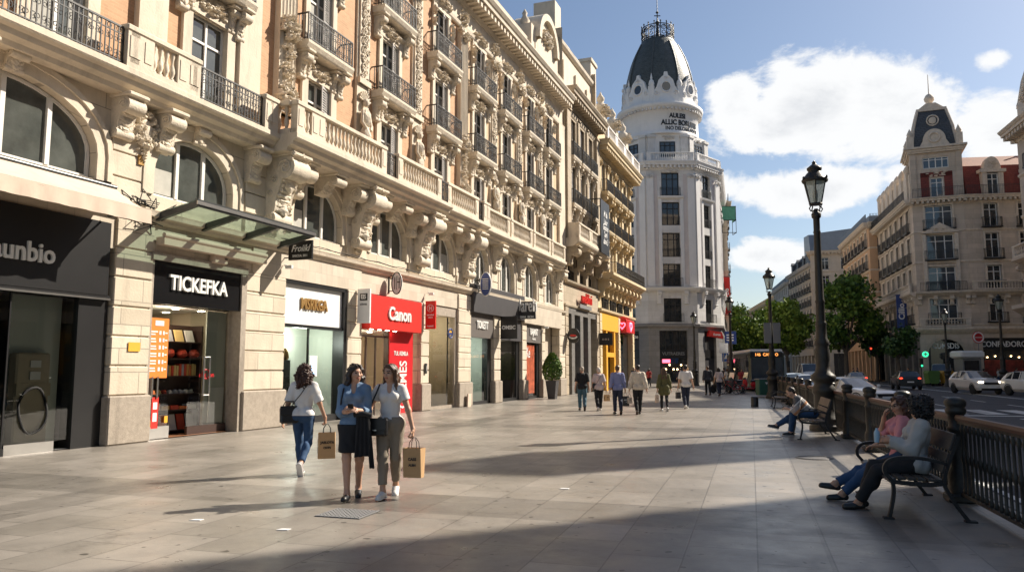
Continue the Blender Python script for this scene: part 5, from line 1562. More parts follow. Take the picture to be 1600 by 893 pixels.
 m = MB(); m.box(-26, 0, 4, 14, 0, 26); m.prism([(-6.5, -1.6), (-2.7, -5.1), (2.7, -5.1), (6.5, -1.6), (17.5, 36.5), (8, 38), (-6, 5)], 'z', .0, 26.0); part(m, 'inner_body', M['charcoal'], B)
 m = MB(); m.text('VUTRAERES', .5, XZ(0, -5.35, 3.4), .03, .01); part(m, 'shop_lettering', M['grey'], B)
 m = MB(); m.box(-1.3, -.4, -5.4, -5.3, 2.35, 2.75); part(m, 'neon_sign', M['litpink'], B)
 m = MB()
 for k in range(7): m.lump((-.9 + .45 * k, -5.25, 1.6 + .5 * (k % 3 == 1)), .09, .0)
 part(m, 'shop_bulb', M['litwarm'], B)
 # signs near the tower foot
 T = thing('hanging_sign', 'black box sign with white lettering at the left foot of the white tower', 'sign', (13.6, 88.5, 5.3), 0); m = MB(); m.box(-1.0, 1.0, -.12, .12, -.4, .4); m.box(-1.6, -1, -.04, .04, -.05, .05); part(m, 'box', M['black'], T); m = MB(); m.text('La nnette', .55, XZ(0, -.14, 0), .03, .012, sx=.85); part(m, 'lettering', M['letter_white'], T)
 T = thing('hanging_sign', 'tilted red and white sign above the right doorway of the white tower', 'sign', (24.2, 91.8, 5.7), R(30)); m = MB(); m.prism([(-1.2, -.2), (1.3, -.5), (1.1, .3), (-.9, .5)], 'y', -.15, .15); part(m, 'board', M['red'], T); m = MB(); m.text('Koresa', .4, XZ(.2, -.18, 0), .02, .01); part(m, 'lettering', M['letter_white'], T)
white_tower()

def city_face(B, P, Q, floors, nb, w, wallm, trimm, cor=None, bal=True, base=None, pm='pane_dark', fm='white_frame', m0=.8, skip_trim=False, railed=True, cols=2):
 """a street front: storeys of real openings with windows, sills, railings and a cornice"""
 rz, Ln = seg(P, Q)
 xs = [m0 + (Ln - 2 * m0) * (k + .5) / nb for k in range(nb)]
 m = framed(MB(), P, rz)
 z0, z1 = floors[0][0] - .6, floors[-1][1] + .7
 wall(m, 0, Ln, z0, z1, [(x - w / 2, x + w / 2, a, b) for x in xs for a, b in floors], depth=.35)
 part(m, 'wall', M[wallm], B)
 if not skip_trim:
  m = framed(MB(), P, rz)
  for x in xs:
   for i, (a, b) in enumerate(floors): surround(m, x, w, a, b, b=.18, out=.08, hood=(i % 2 == 0))
  if cor: cornice(m, -.2, Ln + .2, cor[0], cor[1], cor[2], dent=.6, dsize=.3)
  for a, b in floors: moulding(m, 0, Ln, [(.04, a - .45), (.12, a - .35), (.12, a - .22), (.02, a - .2)])
  part(m, 'stone_trim', M[trimm], B)
 wm = simple_window(w, floors[0][1] - floors[0][0], pm, fm, cols)
 for i, (a, b) in enumerate(floors):
  wm = simple_window(w, round(b - a, 2), pm, fm, cols)
  for x in xs:
   put(B, 'window', wm, P, rz, x, .22, a)
   if railed:
    key = ('rail', w)
    if key not in _fw:
     mm = MB(); iron_railing(mm, -w / 2 - .25, w / 2 + .25, 0, 1.0, -.4, 0, .16, False); mm.box(-w / 2 - .3, w / 2 + .3, -.45, 0, -.16, -.02)
     _fw[key] = mm.mesh('balcony_railing', M['iron'])
    put(B, 'balcony_railing', _fw[key], P, rz, x, 0, a)
 return rz, Ln, xs

# ---- corner block with the mansard turret
CP0, C1, C2 = (50.9, 105.5), (45.6, 86.0), (50.3, 84.0)
C3 = (C2[0] + 16 * .99, C2[1] - 16 * .14)
CBF = [(6.8, 9.4), (10.3, 13.0), (13.8, 16.6), (17.3, 19.9)]
def corner_block():
 B = thing('corner_building', 'beige stone corner building with black mansard turret, red brick roof storey and arched entrance', 'building')
 city_face(B, CP0, C1, CBF, 6, 1.35, 'cb_stone', 'cb_carved', None, m0=1.0)
 rz2, L2, _ = city_face(B, C1, C2, CBF, 1, 2.7, 'cb_stone', 'cb_carved', None, m0=.5, cols=3, pm='pane_sky')
 city_face(B, C2, C3, CBF, 4, 1.45, 'cb_stone', 'cb_carved', None, m0=.9)
 for P, Q in ((CP0, C1), (C1, C2), (C2, C3)):
  rz, Ln = seg(P, Q)
  m = framed(MB(), P, rz)
  cornice(m, -.3, Ln + .3, 20.0, 20.75, 1.0, dent=.5, dsize=.25)
  moulding(m, -.2, Ln + .2, [(.1, 9.55), (.5, 9.8), (.8, 10.0), (.85, 10.2), (.02, 10.25)])
  moulding(m, -.2, Ln + .2, [(.1, 5.5), (.45, 5.8), (.6, 6.0), (.6, 6.2), (.02, 6.25)])
  n = max(2, round(Ln / 1.7))
  for k in range(n + 1): corbel(m, .2 + (Ln - .4) * k / n, .35, 9.7, 1.0, .6)
  part(m, 'balcony_ledge', M['cb_carved'], B)
  m = framed(MB(), P, rz); iron_railing(m, 0, Ln, 20.75, 1.05, -.85, None, .16, False); part(m, 'balcony_railing', M['iron'], B)
  if P == C1:
   m = framed(MB(), P, rz); iron_railing(m, .3, Ln - .3, 10.22, 1.0, -.75, None, .15, False); part(m, 'balcony_railing', M['iron'], B)
  m = framed(MB(), P, rz)
  balustrade(m, .1, Ln - .1, -.65 if P != C1 else -.5, 10.25 if P != C1 else 6.25, .95, .5, None, .3); part(m, 'balustrade', M['cb_carved'], B)
  m = framed(MB(), P, rz)
  if P == C1:
   wall(m, 0, Ln, 0, 5.6, [(.75, Ln - .75, .05, 4.9, 3.2)], depth=.6); archivolt(m, .75, Ln - .75, .05, 3.2, 4.9, .35, .12)
  elif P == C2: wall(m, 0, Ln, 0, 5.6, [(1.0, 5.4, .05, 5.0), (6.2, 10.5, .05, 5.0), (11.2, 15.5, .05, 5.0)], depth=.6)
  else: wall(m, 0, Ln, 0, 5.6, [(.9 + 3.15 * k, 3.2 + 3.15 * k, .05, 4.9) for k in range(6)], depth=.6)
  part(m, 'ground_floor', M['grey_stone'] if P == CP0 else M['cb_stone'], B)
  m = framed(MB(), P, rz); m.box(.2, Ln - .2, .62, .7, 0, 5.3); part(m, 'shop_glazing', M['pane_dark'], B)
 # pediment over the middle window of the turret front
 m = framed(MB(), C1, rz2); c = L2 / 2
 m.prism([(c - 1.9, 16.75), (c + 1.9, 16.75), (c, 17.9)], 'y', -.45, .02); m.prism([(c - 1.6, 16.9), (c + 1.6, 16.9), (c, 17.6)], 'y', -.47, -.45)
 cluster(m, c, 17.15, 1.4, .4, -.47, 12, .08)
 for s in (-1, 1): m.box(c + s * 1.6 - .18, c + s * 1.6 + .18, -.3, .02, 10.3, 16.7)
 cluster(m, c, 13.4, 1.4, .5, -.1, 12, .1)
 part(m, 'pediment', M['cb_carved'], B)
 # turret
 cx, cy = (C1[0] + C2[0]) / 2 + .95, (C1[1] + C2[1]) / 2 + 2.2
 m = MB(); m.T = Matrix.Translation((cx, cy, 0)) @ Matrix.Rotation(rz2, 4, 'Z')
 wall(m, -2.45, 2.45, 20.7, 26.2, [(-1.3, 1.3, 24.2, 25.5), (-.65, .65, 20.9, 23.1)], y=-2.45, depth=.3)
 for a, b in (((2.45, -2.45), (2.45, 2.45)), ((2.45, 2.45), (-2.45, 2.45)), ((-2.45, 2.45), (-2.45, -2.45))):
  m.quad((a[0], a[1], 20.7), (b[0], b[1], 20.7), (b[0], b[1], 26.2), (a[0], a[1], 26.2))
 for sx in (-1, 1):
  for sy in (-1, 1): m.box(sx * 2.3 - .3, sx * 2.3 + .3, sy * 2.3 - .3, sy * 2.3 + .3, 20.7, 26.2)
 part(m, 'turret_wall', M['cb_stone'], B)
 m = MB(); m.T = Matrix.Translation((cx, cy, 0)) @ Matrix.Rotation(rz2, 4, 'Z')
 for z, o in ((26.0, .2), (26.2, .35), (26.45, .55)): m.box(-2.6 - o, 2.6 + o, -2.6 - o, 2.6 + o, z, z + .22)
 m.prism([(x, z) for x, z in arc(-1.15, 1.15, 27.4, 28.7)[::-1]] + [(-1.6, 26.6), (1.6, 26.6)][::1], 'y', -2.75, -2.2)
 m.ring((0, -2.78, 27.7), .55, .14, n=16, m=6)
 for sx in (-1, 1):
  for sy in (-1, 1):
   m.box(sx * 2.45 - .35, sx * 2.45 + .35, sy * 2.45 - .35, sy * 2.45 + .35, 26.6, 28.0); m.lathe([(.25, 28), (.33, 28.3), (.2, 28.6), (.02, 29.0)], 8, (sx * 2.45, sy * 2.45, 0))
   m.tube([(sx * 2.25, sy * 2.25, 26.7), (sx * 2.0, sy * 2.0, 29), (sx * 1.45, sy * 1.45, 31.3)], .17, 6)
 m.box(-1.55, 1.55, -1.55, 1.55, 31.2, 31.5); m.prism([(-1.4, 31.5), (1.4, 31.5), (.5, 32.2), (-.5, 32.2)], 'y', -1.2, 1.2)
 m.lathe([(.3, 32.2), (.25, 32.5), (.5, 32.8), (.55, 33.1), (.35, 33.5), (.06, 33.7), (.03, 36.0)], 12)
 cluster(m, 0, 23.6, 2.2, .8, -2.5, 18, .12)
 part(m, 'turret_trim', M['cb_carved'], B)
 m = MB(); m.T = Matrix.Translation((cx, cy, 0)) @ Matrix.Rotation(rz2, 4, 'Z')
 pr = [(2.35, 26.6), (2.2, 28.0), (1.9, 29.6), (1.4, 31.25)]
 for (r0, z0), (r1, z1) in zip(pr[:-1], pr[1:]):
  q0 = [(-r0, -r0), (r0, -r0), (r0, r0), (-r0, r0)]; q1 = [(-r1, -r1), (r1, -r1), (r1, r1), (-r1, r1)]
  for i in range(4):
   j = (i + 1) % 4; m.quad((*q0[i], z0), (*q0[j], z0), (*q1[j], z1), (*q1[i], z1))
 m.cur = 1; m.lump((0, -1.95, 29.9), (.4, .1, .45), .1); m.ring((0, -1.95, 29.9), .6, .1, n=12)
 part(m, 'turret_roof', [M['slate'], M['cb_carved']], B)
 m = MB(); m.T = Matrix.Translation((cx, cy, 0)) @ Matrix.Rotation(rz2, 4, 'Z'); m.box(-1.6, -.75, -2.48, -2.44, 20.9, 23.7); m.box(.75, 1.6, -2.48, -2.44, 20.9, 23.7); m.box(-1.6, 1.6, -2.48, -2.44, 23.2, 23.75); part(m, 'red_panel', M['redroof'], B)
 put(B, 'window', simple_window(2.6, 1.3, 'pane_sky', 'white_frame', 4), (cx, cy), rz2, 0, -2.3, 24.2); put(B, 'window', simple_window(1.3, 2.2, 'pane_sky', 'white_frame', 2), (cx, cy), rz2, 0, -2.3, 20.9)
 # red roof storey behind the right front, dormers
 rz, Ln = seg(C2, C3)
 m = framed(MB(), C2, rz); m.prism([(.4, 20.75), (1.0, 24.4), (1.0, 20.75)], 'x', .5, Ln); part(m, 'red_roof', M['redroof'], B)
 m = framed(MB(), C2, rz); m.prism([(1.0, 24.4), (4.5, 26.3), (9, 26.3), (9, 20.8), (1.0, 20.8)], 'x', .5, Ln); part(m, 'tile_roof', M['tile'], B)
 for x in (3.2, 7.6, 12.0):
  m = framed(MB(), C2, rz)
  m.box(x - 1.1, x - .6, .05, 1.2, 20.75, 23.4); m.box(x + .6, x + 1.1, .05, 1.2, 20.75, 23.4); m.box(x - 1.35, x + 1.35, -.1, 1.2, 23.4, 23.75); m.prism([(a, b) for a, b in arc(x - .9, x + .9, 23.75, 25.2)[::-1]], 'y', .1, .8); cluster(m, x, 24.3, 1.1, .8, .1, 14, .1)
  part(m, 'dormer', M['cb_carved'], B); put(B, 'window', simple_window(1.2, 2.5, 'pane_sky'), C2, rz, x, .3, 20.8)
 rz, Ln = seg(CP0, C1)
 m = framed(MB(), CP0, rz)
 m.box(0, Ln - 2, .3, 8, 20.75, 24.2)
 for k in range(7):
  x = .8 + k * 2.7; m.box(x - .5, x + .5, .1, .6, 20.8, 24.6); m.lathe([(.4, 24.6), (.5, 24.9), (.3, 25.3), (.05, 25.6)], 8, (x, .4, 0))
 part(m, 'attic', M['cb_carved'], B)
 m = MB(); m.prism([(C1[0] + .6, C1[1] + .4), (C2[0] + .2, C2[1] + .7), (C3[0], C3[1] + .8), (C3[0] + 2, C3[1] + 24), (CP0[0] + .8, CP0[1])], 'z', 0, 20.4); part(m, 'inner_body', M['charcoal'], B)
 m = framed(MB(), C2, seg(C2, C3)[0]); m.lathe([(.4, 26.2), (.4, 27.2), (.15, 27.3), (.15, 28.4), (.02, 28.6)], 8, (9, 5, 0)); part(m, 'chimney', M['zinc'], B)
 # shop lettering
 m = framed(MB(), C1, rz2); m.text('CUMSDIS', .85, XZ(L2 / 2, .5, 4.15), .08, .02, sx=.75); part(m, 'lettering', M['letter_white'], B)
 m = framed(MB(), C2, rz); rz, Ln = seg(C2, C3); m = framed(MB(), C2, rz)
 m.box(1.0, 5.4, .3, .5, 3.7, 5.0); part(m, 'shop_board', M['black'], B)
 m = framed(MB(), C2, rz); m.text('CONFAÐORC', .85, XZ(3.2, .27, 4.3), .05, .015, sx=.85); part(m, 'lettering', M['letter_white'], B)
 m = framed(MB(), C2, rz)
 m.box(1.3, 5.2, .54, .58, .9, 2.6); part(m, 'shop_display', M['redc_dim'], B); m = framed(MB(), C2, rz)
 for k in range(5): m.lump((1.6 + .8 * k, .5, 2.9 + .12 * (k % 2)), .07, 0)
 part(m, 'shop_bulb', M['litwarm'], B)
 m = framed(MB(), C2, rz); m.box(6.4, 7.8, .3, .5, 4.0, 4.7); part(m, 'green_shop_sign', M['litgreen'], B)
 rz, Ln = seg(CP0, C1)
 T = thing('banner', 'dark blue vertical banner with white script on the left side of the corner building', 'banner', (47.0, 90.8, 8.4), rz)
 m = MB(); m.box(-.05, .05, -1.3, -.2, -2.3, 2.0); part(m, 'cloth', M['blue'], T); m = MB(); m.text('Cillio', .9, Matrix.Translation((.0, 0, 0)) @ YZ(.07, -.75, 0, 1) @ Matrix.Rotation(R(90), 4, 'Z'), .02, .02); m.text('Cillio', .9, YZ(-.07, -.75, 0) @ Matrix.Rotation(R(90), 4, 'Z'), .02, .02); part(m, 'lettering', M['letter_white'], T)
 m = MB(); m.tube([(0, 0, 2.0), (0, -1.4, 2.0)], .04, 5); part(m, 'bracket', M['iron'], T)
corner_block()

# ---- the block at the right edge, running toward the viewer beside the road (mostly outside the frame)
Q0 = (40.5, 60.0)
def qpt(t): return (Q0[0] - .258 * t, Q0[1] - .966 * t)
def right_block():
 B = thing('stone_block', 'pale stone block at the right edge with iron balconies and a pinnacled gable', 'building')
 city_face(B, Q0, qpt(37.1), [(6.6, 9.2), (10.4, 13.0), (13.9, 16.4), (17.2, 19.2)], 9, 1.4, 'cb_stone', 'cb_carved', (19.6, 20.6, 1.3), m0=1.0)
 city_face(B, (Q0[0] + 12, Q0[1] - 1.7), Q0, [(6.6, 9.2), (10.4, 13.0), (13.9, 16.4), (17.2, 19.2)], 3, 1.4, 'cb_stone', 'cb_carved', (19.6, 20.6, 1.3), m0=1.0)
 rz, Ln = seg(Q0, qpt(37.1))
 m = framed(MB(), Q0, rz)
 wall(m, 0, Ln, 0, 6.0, [(1 + 4 * k, 4.2 + 4 * k, .05, 4.8) for k in range(9)], depth=.6)
 moulding(m, -.3, Ln, [(.1, 5.6), (.8, 6.1), (1.1, 6.3), (1.1, 6.6), (.02, 6.65)])
 moulding(m, -.3, Ln, [(.1, 9.6), (.6, 9.9), (.9, 10.1), (.9, 10.3), (.02, 10.35)])
 for k in range(10): corbel(m, .5 + k * 4, .5, 9.8, 1.4, .8)
 part(m, 'lower_wall', M['cb_stone'], B)
 m = framed(MB(), Q0, rz); balustrade(m, 0, Ln, -.8, 10.3, .95, .5, None, .35); part(m, 'balustrade', M['cb_carved'], B)
 m = framed(MB(), Q0, rz); m.box(0, Ln, .65, .7, 0, 5.9); part(m, 'shop_glazing', M['pane_dark'], B)
 m = framed(MB(), Q0, rz)
 m.box(.2, 4.4, .1, 1.2, 20.6, 22.4); m.prism([(0, 22.4), (4.6, 22.4), (4.0, 23.2), (3.3, 24.2), (2.3, 24.9), (1.3, 24.2), (.6, 23.2)], 'y', .1, 1.2); cluster(m, 2.3, 22.9, 2.0, 1.4, .1, 20, .2)
 for x in (.2, 4.4): m.lathe([(.35, 22.2), (.45, 22.6), (.25, 23.2), (.05, 23.9)], 8, (x, .5, 0))
 part(m, 'gable', M['cb_carved'], B)
 m = framed(MB(), Q0, rz); m.prism([(1.2, 20.6), (4, 21.4), (13, 21.4), (13, 20.6)], 'x', 0, Ln); part(m, 'roof', M['zinc'], B)
 m = framed(MB(), Q0, rz); m.box(.2, Ln, .75, 13, 0, 20.4); part(m, 'inner_body', M['charcoal'], B)
 m = framed(MB(), Q0, rz); m.box(28.7, 31.8, .4, 1.5, 20.5, 29.5); m.prism([(28.5, 29.5), (32.0, 29.5), (30.25, 31.5)], 'y', .35, 1.6); part(m, 'shadow_turret', M['cb_stone'], B)  # added turret out of view, kept thin so its shadow falls as a band
 m = framed(MB(), Q0, rz); m.box(4.6, 9.5, .5, 13, 20.5, 30); part(m, 'shadow_storey', M['cb_stone'], B)  # added storey out of view, raised to shade the paving before the tower
 # the next, taller block toward the viewer and one behind, both outside the frame, added to cast shadows
 B2 = thing('shadow_block', 'unseen tall plain stone block beside the road, added to shade the foreground', 'building')
 P, Q = qpt(37.4), qpt(85)
 city_face(B2, P, Q, [(6.6, 9.4), (10.4, 13.2), (14.4, 17.2), (18.4, 21.2), (22.4, 25.2), (26.4, 29.0)], 8, 1.5, 'cb_stone', 'cb_carved', (32.6, 33.8, 1.2), m0=1.5, railed=False)  # height and end corner chosen for the foreground shadow
 rz, Ln = seg(P, Q)
 m = framed(MB(), P, rz); wall(m, 0, Ln, 0, 6.0, [(1 + 5.2 * k, 4.8 + 5.2 * k, .05, 4.8) for k in range(8)], depth=.6); part(m, 'lower_wall', M['cb_stone'], B2)
 m = framed(MB(), P, rz); m.box(0, Ln, .65, 16, 0, 33.6); m.box(0, .3, 0, .7, 0, 33.6); part(m, 'inner_body', M['cb_stone'], B2)
 B3 = thing('rear_shadow_block', 'unseen stone block behind the pale block at the right edge, added for its shadow', 'building')
 city_face(B3, (57.4, 79), (55.6, 62), [(6.6, 9.2), (10.4, 13.0), (14, 16.6), (17.6, 20.2), (21.2, 23.8), (24.8, 27.4), (28.4, 31)], 4, 1.4, 'cb_stone', 'cb_carved', (39, 40, .5), m0=1.2, railed=False)
 m = MB(); m.prism([(58, 79), (56.2, 62), (70, 60), (72, 78)], 'z', 0, 40.0); part(m, 'inner_body', M['cb_stone'], B3)  # unseen mass, raised so its shadow reaches across the street
right_block()

# ---- blocks receding down the right side
def far_block(label, P, Q, R_, ztop, floors, nb, w, wallm, roof, roofm, cat='building', gnd_arch=None, railed=False, end_bays=3, name='apartment_building'):
 """P->Q is the street front (far to near), Q->R_ the end wall facing the viewer"""
 B = thing(name, label, cat)
 n = floors; fh = (ztop - 6.0) / n
 fl = [(round(6.0 + k * fh + .35, 2), round(6.0 + k * fh + fh * .78, 2)) for k in range(n)]
 city_face(B, P, Q, fl, nb, w, wallm[0], wallm[1], (ztop - .3, ztop + .5, .8), m0=.8, railed=railed)
 if R_: city_face(B, Q, R_, fl, end_bays, w, wallm[0], wallm[1], (ztop - .3, ztop + .5, .8), m0=.8, railed=railed)
 for A, C in ((P, Q), (Q, R_)) if R_ else ((P, Q),):
  rz, Ln = seg(A, C)
  m = framed(MB(), A, rz); k = max(2, round(Ln / 3.2))
  wall(m, 0, Ln, 0, 5.8, [(.5 + (Ln - .6) * i / k, .5 + (Ln - .6) * (i + .75) / k, .05, 4.4) for i in range(k)], depth=.5); part(m, 'ground_floor', M[wallm[0]], B)
  m = framed(MB(), A, rz); m.box(0.1, Ln - .1, .52, .6, 0, 5.6); part(m, 'shop_glazing', M['pane_dark'], B)
  m = framed(MB(), A, rz)
  if roof == 'mansard':
   m.prism([(.3, ztop + .5), (1.6, ztop + 3.8), (7, ztop + 4.2), (7, ztop + .5)], 'x', .1, Ln - .1)
   for i in range(max(2, nb // 2)):
    x = (i + .5) * Ln / max(2, nb // 2); m.box(x - .7, x + .7, .2, 1.6, ztop + .6, ztop + 2.6); m.prism([(x - .9, ztop + 2.6), (x + .9, ztop + 2.6), (x, ztop + 3.2)], 'y', .1, 1.6)
  else:
   m.box(.2, Ln - .2, .4, 7, ztop + .5, ztop + 1.5); iron_railing(m, .2, Ln - .2, ztop + .5, 1.2, -.3, None, .4, False, .03)
  part(m, 'roof', M[roofm], B)
 rz, Ln = seg(P, Q)
 a = unit2(P, Q); S_ = R_ or (Q[0] - a[1] * 14, Q[1] + a[0] * 14)
 e = unit2(Q, S_); ins = .75
 q = (Q[0] - a[0] * ins + e[0] * ins, Q[1] - a[1] * ins + e[1] * ins); s_ = (S_[0] - a[0] * ins, S_[1] - a[1] * ins); p_ = (P[0] + e[0] * ins, P[1] + e[1] * ins)
 m = MB(); m.prism([p_, q, s_, (s_[0] + P[0] - Q[0], s_[1] + P[1] - Q[1])], 'z', 0, ztop + .4); part(m, 'inner_body', M['charcoal'], B)
 return B
M['ochre'] = mat('ochre_render', (.56, .36, .22), .85, var=.1, scale=1, stain=.2)
M['cream'] = mat('cream_render', (.62, .52, .41), .85, var=.07, scale=1, stain=.2)
M['greyw'] = mat('grey_white_stone', (.50, .47, .44), .85, var=.08, scale=1, stain=.25)
M['sandy'] = mat('sandy_render', (.60, .46, .29), .85, var=.07, scale=.6, stain=.15)
far_block('tall ochre and sand block with two dark balcony lines, left of the corner building', (55.3, 127), (49.9, 106.0), (58, 104.2), 21.5, 5, 7, 1.3, ('ochre', 'cb_carved'), 'flat', 'zinc', railed=True)
far_block('cream block with a grey mansard roof half hidden by the big tree', (60.5, 152), (54.5, 139), (66, 136.5), 22.5, 5, 5, 1.4, ('cream', 'cream'), 'mansard', 'zinc')
far_block('white block with rows of small dark balconies left of the cream mansard block', (64.6, 178), (60.8, 154.5), (66, 153.5), 22.5, 6, 8, 1.2, ('cream', 'greyw'), 'mansard', 'slate', railed=True)
far_block('narrow grey stone block far down the street beside the white block', (70.5, 206), (65.0, 180), (70, 179), 21.5, 6, 8, 1.3, ('greyw', 'greyw'), 'flat', 'zinc')
far_block('long sandy yellow block where the street bends in the distance', (92, 320), (72.5, 209), (78, 208), 20.5, 5, 22, 1.6, ('sandy', 'sandy'), 'flat', 'sandy')
far_block('brown flat topped block rising behind the distant yellow one', (86, 352), (98, 348), None, 34, 7, 8, 1.5, ('ochre', 'ochre'), 'flat', 'zinc')
far_block('pale distant block at the end of the street', (70, 360), (88, 355), None, 26, 6, 9, 1.5, ('greyw', 'greyw'), 'flat', 'zinc')
# left side, just beyond the tower
Bx = far_block('cream block beyond the white tower seen as a sunlit sliver with a red banner', (28.9, 113.5), (32.0, 112.8), (45, 163), 26, 6, 1, 1.3, ('cream', 'cream'), 'flat', 'zinc', railed=True, end_bays=10)
T = thing('banner', 'red vertical banner on the block just beyond the white tower', 'banner', (31.5, 111.9, 12.3), 0)
m = MB(); m.box(-.65, .45, -.06, .06, -2.7, 2.7); part(m, 'cloth', M['red'], T); m = MB(); m.text('IR 86', 1.0, XZ(-.1, -.09, 0) @ Matrix.Rotation(R(90), 4, 'Z'), .02, .02); part(m, 'lettering', M['letter_white'], T); m = MB(); m.tube([(-1.2, 0, 2.8), (.6, 0, 2.8)], .06, 5); m.tube([(-1.2, 0, -2.8), (.6, 0, -2.8)], .06, 5); part(m, 'bracket', M['iron'], T)
T = thing('scaffold_net', 'green netted scaffold cradle high beside the white tower', 'scaffold', (30.9, 109, 21.5), 0)
m = MB(); m.box(-.9, 1.1, -.9, -.86, 1.2, 3.2); m.box(-.9, -.86, -.9, .9, 1.2, 3.2); m.box(1.06, 1.1, -.9, .9, 1.2, 3.2); part(m, 'net', mat('green_net', (.12, .36, .24), .8, var=.2, scale=3), T)
m = MB()
for x in (-.9, 1.1):
 for y in (-.9, .9): m.tube([(x, y, -.6), (x, y, 3.3)], .04, 5)
for z in (-.6, 1.2, 3.2): m.box(-.95, 1.15, -.95, -.88, z, z + .08); m.box(1.06, 1.14, -.95, .95, z, z + .08)
part(m, 'poles', M['iron'], T)
# ---------------------------------------------------------------- street furniture
def railing():
 T = thing('railing', 'dark cast iron railing with fat posts and worn red handrail along the kerb', 'railing', (RA[0], RA[1], 0), -RD)
 # local y runs along the railing away from the viewer
 m = MB(); m.lathe([(.15, 0), (.15, .06), (.135, .08), (.135, .34), (.12, .38), (.10, .42), (.098, .86), (.12, .89), (.096, .92), (.096, 1.06), (.115, 1.08), (.125, 1.12), (.105, 1.15), (.125, 1.18), (.13, 1.22), (.11, 1.255), (.06, 1.28), (.0, 1.285)], 20, flute=.03, nfl=10)
 m.bbox(-.165, .165, -.165, .165, 0, .10, .02)
 post = m.mesh('post', M['iron_lamp'])
 m = MB(); L_ = 2.7
 n = 17
 for i in range(n):
  y = .15 + L_ * (i + .5) / n
  m.lathe([(.017, .12), (.03, .16), (.017, .2), (.017, .48), (.03, .52), (.03, .56), (.017, .6), (.017, .86), (.03, .9), (.017, .94), (.017, 1.0)], 6, (0, y, 0))
 m.box(-.025, .025, .1, .2 + L_, .09, .13); m.box(-.02, .02, .1, .2 + L_, .96, .995)
 panel = m.mesh('baluster_panel', M['iron_lamp'])
 m = MB(); m.prism([(-.035, .995), (.035, .995), (.045, 1.03), (.03, 1.065), (-.03, 1.065), (-.045, 1.03)], 'y', .1, .2 + L_); hr = m.mesh('handrail', M['wood_rail'])
 for k in range(-2, 15):
  if k not in (4,): pass
  link('post', post, T, (0, k * 3.0, 0)); 
  if k < 14:
   o = link('baluster_panel', panel, T, (0, k * 3.0, 0)); link('handrail', hr, o)
railing()
BRZ = math.atan2(-rdy, -rdx)
M['slat_dark'] = mat('bench_slat_dark', (.038, .034, .03), .5, var=.3, scale=5)
M['slat_wood'] = mat('bench_slat_worn', (.15, .11, .075), .6, var=.3, scale=6)
def bez(pts, n=6):
 out = []
 P = [Vector((p[0], p[1])) for p in pts]
 P = [P[0] * 2 - P[1]] + P + [P[-1] * 2 - P[-2]]
 for i in range(1, len(P) - 2):
  for k in range(n):
   t = k / n
   out.append(.5 * ((2 * P[i]) + (-P[i - 1] + P[i + 1]) * t + (2 * P[i - 1] - 5 * P[i] + 4 * P[i + 1] - P[i + 2]) * t * t + (-P[i - 1] + 3 * P[i] - 3 * P[i + 1] + P[i + 2]) * t ** 3))
 out.append(P[-2])
 return out
def bench(loc, label, slat, L_=1.85):
 T = thing('bench', label, 'bench', (*loc, 0), BRZ)
 for s in (-1, 1):
  m = MB()
  def strip(path, w=.055, t=.018):
   pts = bez(path)
   for a, b in zip(pts[:-1], pts[1:]):
    d = (b - a).normalized(); nn = Vector((-d.y, d.x)) * t / 1
    a2, b2 = a - d * .004, b + d * .004
    x0, x1 = s * L_ / 2 - w / 2, s * L_ / 2 + w / 2
    q = [(x0, *(a2 + nn)), (x1, *(a2 + nn)), (x1, *(a2 - nn)), (x0, *(a2 - nn)), (x0, *(b2 + nn)), (x1, *(b2 + nn)), (x1, *(b2 - nn)), (x0, *(b2 - nn))]
    m.add(q, [(0, 1, 2, 3), (7, 6, 5, 4), (0, 4, 5, 1), (1, 5, 6, 2), (2, 6, 7, 3), (3, 7, 4, 0)])
  strip([(-.33, .0), (-.30, .12), (-.27, .28), (-.28, .40), (-.35, .50), (-.33, .60), (-.22, .655), (0, .66), (.16, .635), (.28, .60)])
  strip([(.46, 0), (.36, .14), (.27, .30), (.235, .42), (.28, .60), (.35, .78), (.39, .90)])
  strip([(-.275, .40), (-.1, .385), (.1, .38), (.235, .40)], .05, .022)
  m.bbox(s * L_ / 2 - .045, s * L_ / 2 + .045, -.39, -.28, 0, .02, .004); m.bbox(s * L_ / 2 - .045, s * L_ / 2 + .045, .41, .53, 0, .02, .004)
  part(m, 'end_frame', M['iron'], T)
 for k, (y, z, tilt) in enumerate([(-.275, .415, .25), (-.18, .432, .05), (-.08, .432, 0), (.02, .428, -.03), (.12, .424, -.05), (.20, .424, -.05)]):
  m = MB(); m.T = Matrix.Translation((0, y, z)) @ Matrix.Rotation(tilt, 4, 'X'); m.bbox(-L_ / 2, L_ / 2, -.04, .04, -.014, .014, .004); part(m, 'seat_slat', M[slat], T)
 for (y, z) in [(.265, .555), (.305, .675), (.345, .795), (.375, .885)]:
  m = MB(); m.T = Matrix.Translation((0, y - .02, z)) @ Matrix.Rotation(R(70), 4, 'X'); m.bbox(-L_ / 2, L_ / 2, -.05, .05, -.013, .013, .004); part(m, 'back_slat', M[slat], T)
 m = MB(); m.box(-L_ / 2, L_ / 2, .1, .13, .36, .385); part(m, 'cross_bar', M['iron'], T)
 return T
BENCH1, BENCH2, BENCH3 = (4.70, 9.45), (7.25, 18.9), (11.5, 33.2)
bench(BENCH1, 'dark slatted iron bench nearest the viewer with two women on it', 'slat_dark')
bench(BENCH2, 'worn wooden slatted bench beside the lamp post with the man in stripes on it', 'slat_wood')
bench(BENCH3, 'empty small looking bench beyond the seated man, near the green box', 'slat_wood')

